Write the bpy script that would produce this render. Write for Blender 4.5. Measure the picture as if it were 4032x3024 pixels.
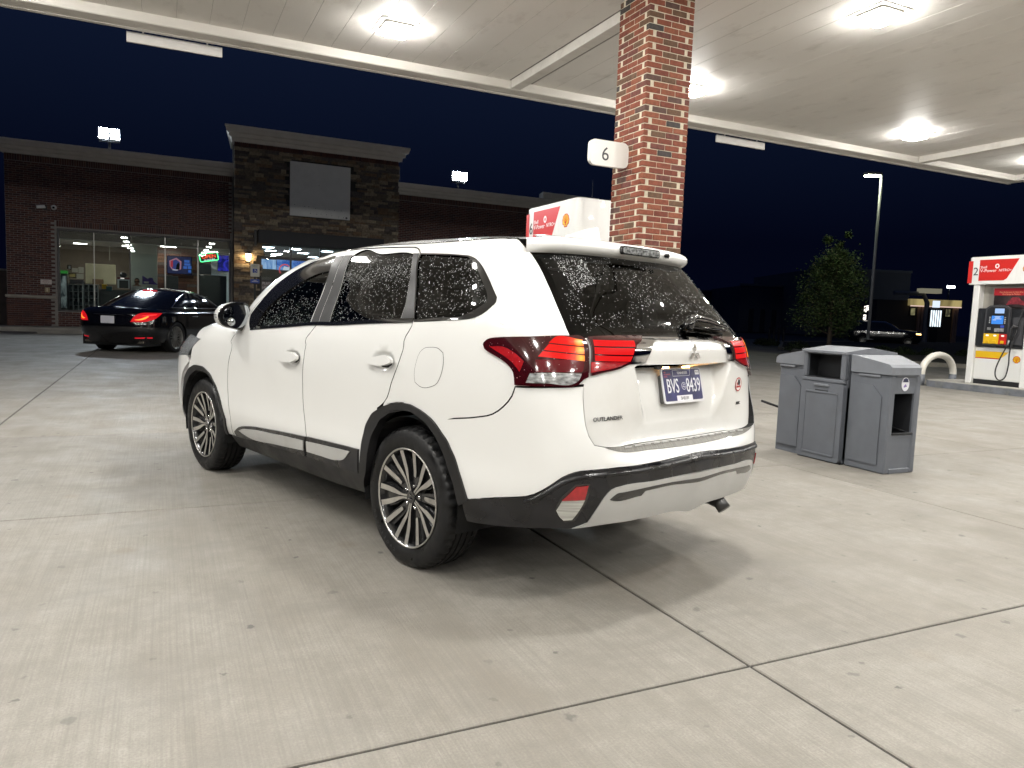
import bpy, math, random, json
import numpy as np
from mathutils import Vector, Matrix
from mathutils.geometry import delaunay_2d_cdt
random.seed(11); RNG = np.random.default_rng(11)
for _o in list(bpy.data.objects): bpy.data.objects.remove(_o, do_unlink=True)
SC = bpy.context.scene; COL = SC.collection
# ---------------------------------------------------------------- camera, sky, exposure
CAMP = np.array([0.0, 0.0, 1.2698])
CAMR = np.array([[0.904275677, -0.425248718, 0.038066103], [0.006479021, 0.102816031, 0.994679288], [0.426899897, 0.899217655, -0.095729232]])
FPX = 2904.03
cam_d = bpy.data.cameras.new('camera'); cam = bpy.data.objects.new('camera', cam_d); COL.objects.link(cam)
cam_d.sensor_width = 36; cam_d.lens = FPX / 4032 * 36; cam_d.clip_start = .05; cam_d.clip_end = 600
_m = Matrix.Identity(4)
for _i in range(3):
    _m[_i][0] = CAMR[0][_i]; _m[_i][1] = CAMR[1][_i]; _m[_i][2] = -CAMR[2][_i]; _m[_i][3] = CAMP[_i]
cam.matrix_world = _m; SC.camera = cam
W = bpy.data.worlds.new('World'); SC.world = W; W.use_nodes = True
_nt = W.node_tree; _bg = _nt.nodes['Background']
_tc = _nt.nodes.new('ShaderNodeTexCoord'); _sx = _nt.nodes.new('ShaderNodeSeparateXYZ'); _cr = _nt.nodes.new('ShaderNodeValToRGB')
_nt.links.new(_tc.outputs['Generated'], _sx.inputs[0]); _nt.links.new(_sx.outputs['Z'], _cr.inputs[0]); _nt.links.new(_cr.outputs[0], _bg.inputs[0])
_cr.color_ramp.elements[0].position = .10; _cr.color_ramp.elements[0].color = (.0010, .0017, .0070, 1)
_cr.color_ramp.elements[1].position = .45; _cr.color_ramp.elements[1].color = (.0064, .0120, .0340, 1)
_bg.inputs[1].default_value = 1.0
SC.view_settings.view_transform = 'Standard'; SC.view_settings.look = 'None'; SC.view_settings.exposure = 0; SC.view_settings.gamma = 1
SC.view_settings.use_curve_mapping = False
SC.render.engine = 'CYCLES'
cy = SC.cycles; cy.use_denoising = True; cy.sample_clamp_indirect = 4; cy.caustics_reflective = False; cy.caustics_refractive = False
cy.max_bounces = 8; cy.diffuse_bounces = 4; cy.glossy_bounces = 4; cy.transmission_bounces = 6; cy.transparent_max_bounces = 12; cy.use_light_tree = True
def pt(px, py, depth):
    "point seen at photo pixel (px,py) at the given depth along the view axis"
    d = np.array([(px - 2016) / FPX, -(py - 1512) / FPX, 1.0]) @ CAMR
    return CAMP + d * depth
def gnd(px, py, z=0.):
    d = np.array([(px - 2016) / FPX, -(py - 1512) / FPX, 1.0]) @ CAMR
    return CAMP + d * ((z - CAMP[2]) / d[2])
# ---------------------------------------------------------------- materials
MATS = {}
def nodes(name):
    m = bpy.data.materials.new(name); m.use_nodes = True
    nt = m.node_tree; b = nt.nodes['Principled BSDF']; return m, nt, b
def mat(name, col, rough=.5, metal=0., coat=0., var=0., scale=6., bump=0., bscale=60., spec=.5, rvar=0., dirt=None, stretch=None, dscale=2.0, dth=(.45, .7), damt=.6):
    """plain procedural paint / plastic / metal with noise in colour, gloss and relief"""
    if name in MATS: return MATS[name]
    m, nt, b = nodes(name); L = nt.links.new
    b.inputs['Base Color'].default_value = (*col, 1); b.inputs['Roughness'].default_value = rough; b.inputs['Metallic'].default_value = metal
    b.inputs['Coat Weight'].default_value = coat; b.inputs['Coat Roughness'].default_value = .03; b.inputs['Specular IOR Level'].default_value = spec
    tc = nt.nodes.new('ShaderNodeTexCoord'); vec = tc.outputs['Object']
    if stretch:
        mp = nt.nodes.new('ShaderNodeMapping'); mp.inputs['Scale'].default_value = stretch; L(vec, mp.inputs[0]); vec = mp.outputs[0]
    cur = None
    if var:
        n = nt.nodes.new('ShaderNodeTexNoise'); n.inputs['Scale'].default_value = scale; n.inputs['Detail'].default_value = 6; L(vec, n.inputs['Vector'])
        r = nt.nodes.new('ShaderNodeValToRGB'); L(n.outputs[0], r.inputs[0])
        r.color_ramp.elements[0].position = .3; r.color_ramp.elements[1].position = .7
        r.color_ramp.elements[0].color = (*[c * (1 - var) for c in col], 1); r.color_ramp.elements[1].color = (*[min(1, c * (1 + var)) for c in col], 1)
        cur = r.outputs[0]; L(cur, b.inputs['Base Color'])
        if rvar:
            mr = nt.nodes.new('ShaderNodeMapRange'); L(n.outputs[0], mr.inputs[0]); mr.inputs[1].default_value = .3; mr.inputs[2].default_value = .7
            mr.inputs[3].default_value = max(0, rough - rvar); mr.inputs[4].default_value = min(1, rough + rvar); L(mr.outputs[0], b.inputs['Roughness'])
    if dirt:
        n2 = nt.nodes.new('ShaderNodeTexNoise'); n2.inputs['Scale'].default_value = dscale; n2.inputs['Detail'].default_value = 9; n2.inputs['Roughness'].default_value = .65; L(vec, n2.inputs['Vector'])
        mr = nt.nodes.new('ShaderNodeMapRange'); L(n2.outputs[0], mr.inputs[0]); mr.inputs[1].default_value = dth[0]; mr.inputs[2].default_value = dth[1]; mr.inputs[4].default_value = damt
        mx = nt.nodes.new('ShaderNodeMix'); mx.data_type = 'RGBA'; L(mr.outputs[0], mx.inputs[0])
        if cur: L(cur, mx.inputs[6])
        else: mx.inputs[6].default_value = (*col, 1)
        mx.inputs[7].default_value = (*dirt, 1); L(mx.outputs[2], b.inputs['Base Color'])
    if bump:
        n3 = nt.nodes.new('ShaderNodeTexNoise'); n3.inputs['Scale'].default_value = bscale; n3.inputs['Detail'].default_value = 5; L(vec, n3.inputs['Vector'])
        bp = nt.nodes.new('ShaderNodeBump'); bp.inputs['Strength'].default_value = bump; bp.inputs['Distance'].default_value = .01; L(n3.outputs[0], bp.inputs['Height']); L(bp.outputs[0], b.inputs['Normal'])
    MATS[name] = m; return m
def emit(name, col, strength, base=(.02, .02, .02)):
    if name in MATS: return MATS[name]
    m, nt, b = nodes(name); b.inputs['Base Color'].default_value = (*base, 1); b.inputs['Emission Color'].default_value = (*col, 1); b.inputs['Emission Strength'].default_value = strength; b.inputs['Roughness'].default_value = .3; b.inputs['Specular IOR Level'].default_value = .08
    MATS[name] = m; return m
def emit_noise(name, c1, c2, strength, scale=4., stretch=(1, 1, 1)):
    m, nt, b = nodes(name); L = nt.links.new; b.inputs['Base Color'].default_value = (.02, .02, .02, 1); b.inputs['Roughness'].default_value = .2
    tc = nt.nodes.new('ShaderNodeTexCoord'); mp = nt.nodes.new('ShaderNodeMapping'); mp.inputs['Scale'].default_value = stretch; L(tc.outputs['Object'], mp.inputs[0])
    n = nt.nodes.new('ShaderNodeTexNoise'); n.inputs['Scale'].default_value = scale; n.inputs['Detail'].default_value = 4; n.inputs['Distortion'].default_value = 1.2; L(mp.outputs[0], n.inputs[0])
    r = nt.nodes.new('ShaderNodeValToRGB'); L(n.outputs[0], r.inputs[0]); r.color_ramp.elements[0].position = .4; r.color_ramp.elements[1].position = .62
    r.color_ramp.elements[0].color = (*c1, 1); r.color_ramp.elements[1].color = (*c2, 1); L(r.outputs[0], b.inputs['Emission Color']); b.inputs['Emission Strength'].default_value = strength
    MATS[name] = m; return m
def glassmat(name, tint, trans, rough=.0, ior=1.5):
    "thin pane: fresnel reflection over a tinted see-through"
    m, nt, b = nodes(name); L = nt.links.new; nt.nodes.remove(b); out = nt.nodes['Material Output']
    tr = nt.nodes.new('ShaderNodeBsdfTransparent'); tr.inputs[0].default_value = (*[t * trans for t in tint], 1)
    gl = nt.nodes.new('ShaderNodeBsdfGlossy'); gl.inputs['Roughness'].default_value = rough; gl.inputs[0].default_value = (1, 1, 1, 1)
    fr = nt.nodes.new('ShaderNodeFresnel'); fr.inputs[0].default_value = ior; mx = nt.nodes.new('ShaderNodeMixShader')
    L(fr.outputs[0], mx.inputs[0]); L(tr.outputs[0], mx.inputs[1]); L(gl.outputs[0], mx.inputs[2]); L(mx.outputs[0], out.inputs[0])
    MATS[name] = m; return m
def rand_ramp(name, cols, rough=.8, island=False, bump=.4, var=.25, scale=25.):
    "each brick / stone picks its own colour"
    m, nt, b = nodes(name); L = nt.links.new; b.inputs['Roughness'].default_value = rough; b.inputs['Specular IOR Level'].default_value = .25
    if island: src = nt.nodes.new('ShaderNodeNewGeometry').outputs['Random Per Island']
    else: src = nt.nodes.new('ShaderNodeObjectInfo').outputs['Random']
    r = nt.nodes.new('ShaderNodeValToRGB'); r.color_ramp.interpolation = 'CONSTANT'; L(src, r.inputs[0])
    tot = sum(c[1] for c in cols); p = 0
    for i, (c, w) in enumerate(cols):
        e = r.color_ramp.elements[i] if i < 2 else r.color_ramp.elements.new(p)
        e.position = p; e.color = (*c, 1); p += w / tot
    geo = nt.nodes.new('ShaderNodeNewGeometry')
    n = nt.nodes.new('ShaderNodeTexNoise'); n.inputs['Scale'].default_value = scale; n.inputs['Detail'].default_value = 5; L(geo.outputs['Position'], n.inputs['Vector'])
    mr = nt.nodes.new('ShaderNodeMapRange'); L(n.outputs[0], mr.inputs[0]); mr.inputs[1].default_value = .3; mr.inputs[2].default_value = .7; mr.inputs[3].default_value = 1 - var; mr.inputs[4].default_value = 1 + var
    mx = nt.nodes.new('ShaderNodeMix'); mx.data_type = 'RGBA'; mx.blend_type = 'MULTIPLY'; mx.inputs[0].default_value = 1; L(r.outputs[0], mx.inputs[6]); L(mr.outputs[0], mx.inputs[7]); L(mx.outputs[2], b.inputs['Base Color'])
    if bump:
        n3 = nt.nodes.new('ShaderNodeTexNoise'); n3.inputs['Scale'].default_value = 90; n3.inputs['Detail'].default_value = 4; L(geo.outputs['Position'], n3.inputs['Vector'])
        bp = nt.nodes.new('ShaderNodeBump'); bp.inputs['Strength'].default_value = bump; bp.inputs['Distance'].default_value = .006; L(n3.outputs[0], bp.inputs['Height']); L(bp.outputs[0], b.inputs['Normal'])
    MATS[name] = m; return m
# ---------------------------------------------------------------- objects
def link(name, me, parent=None, world=False):
    o = bpy.data.objects.new(name, me); COL.objects.link(o)
    if parent:
        o.parent = parent
        if world: o.location = -Vector(parent.location)
    return o
def thing(name, label, cat, loc=(0, 0, 0), rotz=0., group=None):
    o = bpy.data.objects.new(name, None); COL.objects.link(o); o.empty_display_size = .2
    o.location = loc; o.rotation_euler = (0, 0, rotz); tag(o, label, cat, group); return o
def tag(o, label=None, cat=None, group=None, kind=None):
    if label: o['label'] = label
    if cat: o['category'] = cat
    if group: o['group'] = group
    if kind: o['kind'] = kind
    return o
def dup(root, loc=None, rotz=None, label=None):
    "a copy of a thing with copies of its parts and sub-parts"
    def rec(o, par):
        c = o.copy(); COL.objects.link(c); c.parent = par
        for ch in kids.get(o.name, ()): rec(ch, c)
        return c
    kids = {}
    for o in bpy.data.objects:
        if o.parent: kids.setdefault(o.parent.name, []).append(o)
    r = rec(root, None)
    if loc is not None: r.location = loc
    if rotz is not None: r.rotation_euler = (0, 0, rotz)
    if label: r['label'] = label
    return r
def mkmesh(name, v, f, mats=(), mi=None, smooth=False):
    me = bpy.data.meshes.new(name); me.from_pydata([tuple(map(float, p)) for p in v], [], f)
    for m in mats: me.materials.append(m)
    if mi is not None: me.polygons.foreach_set('material_index', mi)
    if smooth: me.polygons.foreach_set('use_smooth', [True] * len(me.polygons))
    me.update(); return me
class MB:
    "collects boxes, prisms, tubes and lathes; build() links them as ONE mesh object"
    def __init__(s): s.v = []; s.f = []; s.mi = []; s.m = 0
    def add(s, v, f, m=None):
        n = len(s.v); s.v += [tuple(map(float, p)) for p in v]; s.f += [tuple(i + n for i in q) for q in f]; s.mi += [s.m if m is None else m] * len(f); return s
    def box(s, x0, x1, y0, y1, z0, z1, m=None):
        v = [(x, y, z) for z in (z0, z1) for y in (y0, y1) for x in (x0, x1)]
        return s.add(v, [(0, 2, 3, 1), (4, 5, 7, 6), (0, 1, 5, 4), (2, 6, 7, 3), (0, 4, 6, 2), (1, 3, 7, 5)], m)
    def bbox(s, x0, x1, y0, y1, z0, z1, r=.01, m=None):
        "box with chamfered edges"
        P = []; F = []
        xs = (x0, x1); ys = (y0, y1); zs = (z0, z1); idx = {}
        for i in (0, 1):
            for j in (0, 1):
                for k in (0, 1):
                    sx, sy, sz = (1 - 2 * i), (1 - 2 * j), (1 - 2 * k)
                    for a in range(3):
                        p = [xs[i] + sx * r, ys[j] + sy * r, zs[k] + sz * r]; p[a] = (xs[i], ys[j], zs[k])[a]
                        idx[(i, j, k, a)] = len(P); P.append(p)
        for a in range(3):
            for e in (0, 1):
                c = []
                for (u, w) in ((0, 0), (1, 0), (1, 1), (0, 1)):
                    t = [0, 0, 0]; t[a] = e; o = [q for q in range(3) if q != a]; t[o[0]] = u; t[o[1]] = w; c.append(idx[(*t, a)])
                F.append(tuple(c))
        for a in range(3):
            b, c = [q for q in range(3) if q != a]
            for u in (0, 1):
                for w in (0, 1):
                    t0 = [0, 0, 0]; t0[b] = u; t0[c] = w; t1 = list(t0); t1[a] = 1
                    F.append((idx[(*t0, b)], idx[(*t1, b)], idx[(*t1, c)], idx[(*t0, c)]))
        for i in (0, 1):
            for j in (0, 1):
                for k in (0, 1): F.append((idx[(i, j, k, 0)], idx[(i, j, k, 1)], idx[(i, j, k, 2)]))
        C = np.mean(P, 0); G = []
        for q in F:
            n = np.cross(np.subtract(P[q[1]], P[q[0]]), np.subtract(P[q[2]], P[q[0]]))
            G.append(q if np.dot(n, np.mean([P[i] for i in q], 0) - C) > 0 else q[::-1])
        return s.add(P, G, m)
    def prism(s, poly, o, ax, ay, an, d0, d1, m=None):
        "2-D polygon (counter-clockwise in ax,ay; an = ax x ay) swept from d0 to d1 along an"
        o, ax, ay, an = map(np.array, (o, ax, ay, an)); n = len(poly)
        v = [o + ax * p[0] + ay * p[1] + an * d for d in (d0, d1) for p in poly]
        f = [tuple(range(n - 1, -1, -1)), tuple(range(n, 2 * n))] + [(i, (i + 1) % n, n + (i + 1) % n, n + i) for i in range(n)]
        return s.add(v, f, m)
    def cyl(s, p0, p1, r0, r1=None, n=12, caps=True, m=None):
        r1 = r0 if r1 is None else r1; p0 = np.array(p0, float); p1 = np.array(p1, float); d = p1 - p0; d = d / np.linalg.norm(d)
        a = np.cross(d, (0, 0, 1.) if abs(d[2]) < .9 else (1., 0, 0)); a /= np.linalg.norm(a); b = np.cross(d, a)
        v = []
        for p, r in ((p0, r0), (p1, r1)):
            for i in range(n):
                t = 2 * math.pi * i / n; v.append(p + (a * math.cos(t) + b * math.sin(t)) * r)
        f = [(i, (i + 1) % n, n + (i + 1) % n, n + i) for i in range(n)]
        if caps: f += [tuple(range(n - 1, -1, -1)), tuple(range(n, 2 * n))]
        return s.add(v, f, m)
    def tube(s, path, r, n=10, m=None, caps=True):
        P = [np.array(p, float) for p in path]; rs = r if hasattr(r, '__len__') else [r] * len(P); v = []; prev = None
        for i, p in enumerate(P):
            d = P[min(i + 1, len(P) - 1)] - P[max(i - 1, 0)]; d /= np.linalg.norm(d)
            if prev is None: a = np.cross(d, (0, 0, 1.) if abs(d[2]) < .9 else (1., 0, 0))
            else: a = prev - d * np.dot(prev, d)
            a /= np.linalg.norm(a); prev = a; b = np.cross(d, a)
            for k in range(n):
                t = 2 * math.pi * k / n; v.append(p + (a * math.cos(t) + b * math.sin(t)) * rs[i])
        f = [(i * n + k, i * n + (k + 1) % n, (i + 1) * n + (k + 1) % n, (i + 1) * n + k) for i in range(len(P) - 1) for k in range(n)]
        if caps: f += [tuple(range(n - 1, -1, -1)), tuple(range((len(P) - 1) * n, len(P) * n))]
        return s.add(v, f, m)
    def lathe(s, prof, o, axis, n=32, m=None, ref=(0, 0, 1.)):
        "profile of (radius, distance along axis)"
        o = np.array(o, float); d = np.array(axis, float); d /= np.linalg.norm(d); a = np.array(ref, float); a = a - d * np.dot(a, d); a /= np.linalg.norm(a); b = np.cross(d, a)
        v = [o + d * h + (a * math.cos(2 * math.pi * i / n) + b * math.sin(2 * math.pi * i / n)) * r for r, h in prof for i in range(n)]
        f = [(j * n + i, j * n + (i + 1) % n, (j + 1) * n + (i + 1) % n, (j + 1) * n + i) for j in range(len(prof) - 1) for i in range(n)]
        return s.add(v, f, m)
    def build(s, name, mats, parent=None, smooth=False, world=False, auto=None):
        if not isinstance(mats, (list, tuple)): mats = [mats]
        me = mkmesh(name, s.v, s.f, mats, s.mi, smooth)
        if auto: autosharp(me, auto)
        return link(name, me, parent, world)
def autosharp(me, deg):
    "smooth faces, edges sharper than deg kept hard"
    me.polygons.foreach_set('use_smooth', [True] * len(me.polygons))
    E = {}
    N = [p.normal.copy() for p in me.polygons]
    for p in me.polygons:
        for k in p.edge_keys: E.setdefault(k, []).append(p.index)
    c = math.cos(math.radians(deg)); at = me.attributes.new('sharp_edge', 'BOOLEAN', 'EDGE')
    vals = [False] * len(me.edges)
    for e in me.edges:
        q = E.get(e.key, ())
        if len(q) != 2 or N[q[0]].dot(N[q[1]]) < c: vals[e.index] = True
    at.data.foreach_set('value', vals)
def rrect(w, h, r, n=5, cx=0., cy=0.):
    P = []
    for (sx, sy, a0) in ((1, 1, 0), (-1, 1, 90), (-1, -1, 180), (1, -1, 270)):
        for i in range(n + 1):
            a = math.radians(a0 + 90 * i / n); P.append((cx + sx * (w / 2 - r) + r * math.cos(a), cy + sy * (h / 2 - r) + r * math.sin(a)))
    return P
def text(s, size, o, right, up, m, parent, name='lettering', depth=.002, sx=1., align='CENTER', world=False, shear=0.):
    "raised lettering; size = cap height; o = centre of the base line"
    cu = bpy.data.curves.new('t', 'FONT'); cu.body = s; cu.align_x = align; cu.extrude = .5; cu.size = 1.; cu.resolution_u = 3; cu.shear = shear
    ob = bpy.data.objects.new('t', cu); COL.objects.link(ob); dg = bpy.context.evaluated_depsgraph_get(); dg.update()
    me = bpy.data.meshes.new_from_object(ob.evaluated_get(dg)); bpy.data.objects.remove(ob)
    k = size / .72; right = np.array(right, float); up = np.array(up, float); nn = np.cross(right, up); o = np.array(o, float)
    V = np.empty(len(me.vertices) * 3); me.vertices.foreach_get('co', V); V = V.reshape(-1, 3)
    Q = o + np.outer(V[:, 0] * k * sx, right) + np.outer(V[:, 1] * k, up) + np.outer((V[:, 2] + .5) * depth, nn)
    me.vertices.foreach_set('co', Q.ravel()); me.materials.clear(); me.materials.append(m); me.update()
    return link(name, me, parent, world)
# ---- body surfaces of the white car

def _tan(K,A):
    sh=(len(K)-1,)+(1,)*(A.ndim-1)
    h=np.diff(K).reshape(sh);d=np.diff(A,axis=0)/h
    T=np.empty_like(A);T[1:-1]=(d[:-1]*h[1:]+d[1:]*h[:-1])/(h[:-1]+h[1:])
    T[0]=1.5*d[0]-.5*T[1];T[-1]=1.5*d[-1]-.5*T[-2];return T
class Surf:
    """tensor-product Hermite surface through a control net; net[row][col]=(x,y,z)"""
    def __init__(s,net,SK,VK):
        s.N=np.array(net,float);s.SK=np.array(SK,float);s.VK=np.array(VK,float)
        s.TS=np.stack([_tan(s.SK,r) for r in s.N],0)
    def at(s,u,v):
        u=np.atleast_1d(u).astype(float);v=np.atleast_1d(v).astype(float);K=s.SK
        i=np.clip(np.searchsorted(K,u,side='right')-1,0,len(K)-2);h=(K[i+1]-K[i]);t=(u-K[i])/h
        t=t[None,:,None];h=h[None,:,None]
        R=s.N[:,i]*(1+2*t)*(1-t)**2+s.TS[:,i]*h*t*(1-t)**2+s.N[:,i+1]*t*t*(3-2*t)+s.TS[:,i+1]*h*t*t*(t-1)
        K=s.VK;T=_tan(K,R);i=np.clip(np.searchsorted(K,v,side='right')-1,0,len(K)-2);m=np.arange(len(u))
        h=(K[i+1]-K[i])[:,None];t=(v-K[i])[:,None]/h
        return R[i,m]*(1+2*t)*(1-t)**2+T[i,m]*h*t*(1-t)**2+R[i+1,m]*t*t*(3-2*t)+T[i+1,m]*h*t*t*(t-1)
    def nrm(s,u,v):
        e=2e-3;u=np.atleast_1d(u).astype(float);v=np.atleast_1d(v).astype(float)
        a=s.at(u+e,v)-s.at(u-e,v);b=s.at(u,v+e)-s.at(u,v-e)
        n=np.cross(b,a);return n/np.maximum(np.linalg.norm(n,axis=1,keepdims=True),1e-9)
def side_net():
    VK=[.24,.36,.50,.64,.78,.92,1.06,1.16,1.19,1.37,1.54,1.62]
    zr=[.24,.36,.50,.64,.76,.90,1.06,1.162,1.18,1.36,1.545,1.615]
    xr=[-.95,-1.02,-1.065,-1.075,-.99,-.998,-1.012,-.995,-.945,-.80,-.645,-.585]
    bow=[.085,.083,.080,.075,.005,.053,.094,.112,.085,.075,.07,.07]
    wy=[.80,.875,.897,.893,.897,.903,.892,.874,.866,.785,.710,.655]
    c3l=[-.70,-.785,-.84,-.86,-.85,-.83,-.795,-.75,-.735,-.595,-.455,-.40]
    c4=[-.56]*6+[-.55,-.55,-.55,-.47,-.37,-.33]
    zsr=[.24,.36,.50,.64,.78,.93,1.09,1.20,1.235,1.395,1.545,1.612];zsf=[.24,.36,.50,.64,.78,.91,1.02,1.069,1.085,1.30,1.50,1.60]
    mx=[1.]*9+[.95,.85,.80];ox=[0]*9+[.04,.08,.08]
    ax=[(2.0,.24),(2.0,.36),(2.0,.50),(2.0,.64),(2.0,.78),(2.02,.91),(2.04,1.02),(2.055,1.07),(2.06,1.085),(1.92,1.30),(1.62,1.49),(1.45,1.56)]
    e8=[(2.7,.78,.24),(2.7,.855,.36),(2.7,.89,.5),(2.7,.895,.64),(2.7,.897,.78),(2.7,.897,.91),(2.66,.87,1.01),(2.50,.78,1.065),(2.42,.74,1.08),(2.12,.62,1.31),(1.74,.56,1.53),(1.57,.52,1.615)]
    wa=[.79,.865,.893,.890,.893,.897,.885,.868,.86,.795,.705,.650]
    N=[]
    for r in range(12):
        w=wy[r];k=w/.895
        zz=lambda x:zsr[r]+(zsf[r]-zsr[r])*min(max((x+.6)/2.6,0),1)
        z4=zz(c4[r]);zb=zr[r]
        N.append([(xr[r],0,zb),(xr[r]+bow[r]*.27,.33*k,zb+.002),(xr[r]+bow[r],.635*k,zb+(z4-zb)*.25),(c3l[r],.795*k,zb+(z4-zb)*.7),
          (c4[r],.872*k,z4),(ox[r],w,zz(ox[r])),(mx[r],w,zz(mx[r]) if r<11 else 1.612),(ax[r][0],wa[r],ax[r][1]),e8[r]])
    return N,VK
_n,_vk=side_net()
SIDE=Surf(_n,[0,.34,.64,.88,1.14,1.70,2.70,3.70,4.4],_vk)
def front_net():
    # columns x 1.7,2.03,2.67,3.12,3.42,3.58,3.64 ; rows up to fender crown then hood
    N=[]
    Z=[.24,.36,.50,.64,.78,.91,1.01,1.075,1.10,1.12]
    ys={0:[.795,.87,.895,.892,.895,.90,.887,.862,.5,0],1:[.79,.865,.893,.890,.893,.897,.885,.855,.5,0],
        2:[.79,.865,.893,.893,.897,.90,.875,.80,.45,0],3:[.78,.845,.872,.877,.88,.872,.82,.70,.40,0],
        4:[.72,.77,.79,.795,.795,.775,.71,.60,.35,0],5:[.45,.48,.50,.50,.50,.48,.44,.38,.2,0],6:[0]*10}
    xs={0:[1.7]*10,1:[2.0,2.0,2.0,2.0,2.0,2.02,2.04,2.06,2.15,2.2],2:[2.67]*10,3:[3.12,3.14,3.15,3.15,3.14,3.12,3.08,3.05,3.05,3.05],
        4:[3.28,3.33,3.36,3.37,3.36,3.33,3.28,3.23,3.23,3.23],5:[3.48,3.56,3.59,3.60,3.58,3.54,3.46,3.38,3.35,3.33],6:[3.55,3.62,3.65,3.66,3.64,3.60,3.52,3.44,3.40,3.38]}
    dz={0:[0]*10,1:[0]*10,2:[0,0,0,0,0,0,.015,.025,.03,.03],3:[0,0,0,0,0,-.005,-.012,-.012,0,0],4:[0,0,0,0,-.005,-.03,-.075,-.10,-.09,-.08],
        5:[0,0,0,0,-.02,-.07,-.13,-.165,-.16,-.155],6:[0,0,0,0,-.02,-.08,-.14,-.18,-.18,-.175]}
    for r in range(10):
        N.append([(xs[c][r],ys[c][r],Z[r]+dz[c][r]) for c in range(7)])
    return N
FRONT=Surf(front_net(),[3.4,3.70,4.34,4.80,5.15,5.50,6.0],[.24,.36,.50,.64,.78,.92,1.04,1.16,1.45,1.9])

def sstep(a,b,x):
    t=np.clip((x-a)/(b-a),0,1);return t*t*(3-2*t)
class Gate:
    """tailgate skin: the side surface let in a little towards the bumper, with the plate recess pressed into it"""
    def off(s,u,v):
        u=np.abs(u)
        o=-.028*(1-sstep(.74,.98,v))
        half=.40-.10*np.clip((1.06-v)/.25,0,1)
        m=1-sstep(half-.05,half,u)
        d=np.clip((v-.815)/(1.058-.815),0,1)
        top=1-sstep(1.058,1.066,v)
        return o-.098*m*d*top
    def at(s,u,v):
        u=np.atleast_1d(u).astype(float);v=np.atleast_1d(v).astype(float)
        sg=np.where(u<0,-1.,1.);a=np.abs(u)
        p=SIDE.at(a,v)+SIDE.nrm(a,v)*s.off(a,v)[:,None]
        p[:,1]*=sg;return p
    def nrm(s,u,v):
        e=1e-3;u=np.atleast_1d(u).astype(float);v=np.atleast_1d(v).astype(float)
        a=s.at(u+e,v)-s.at(u-e,v);b=s.at(u,v+e)-s.at(u,v-e)
        n=np.cross(b,a);return n/np.maximum(np.linalg.norm(n,axis=1,keepdims=True),1e-9)
GATE=Gate()
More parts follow.
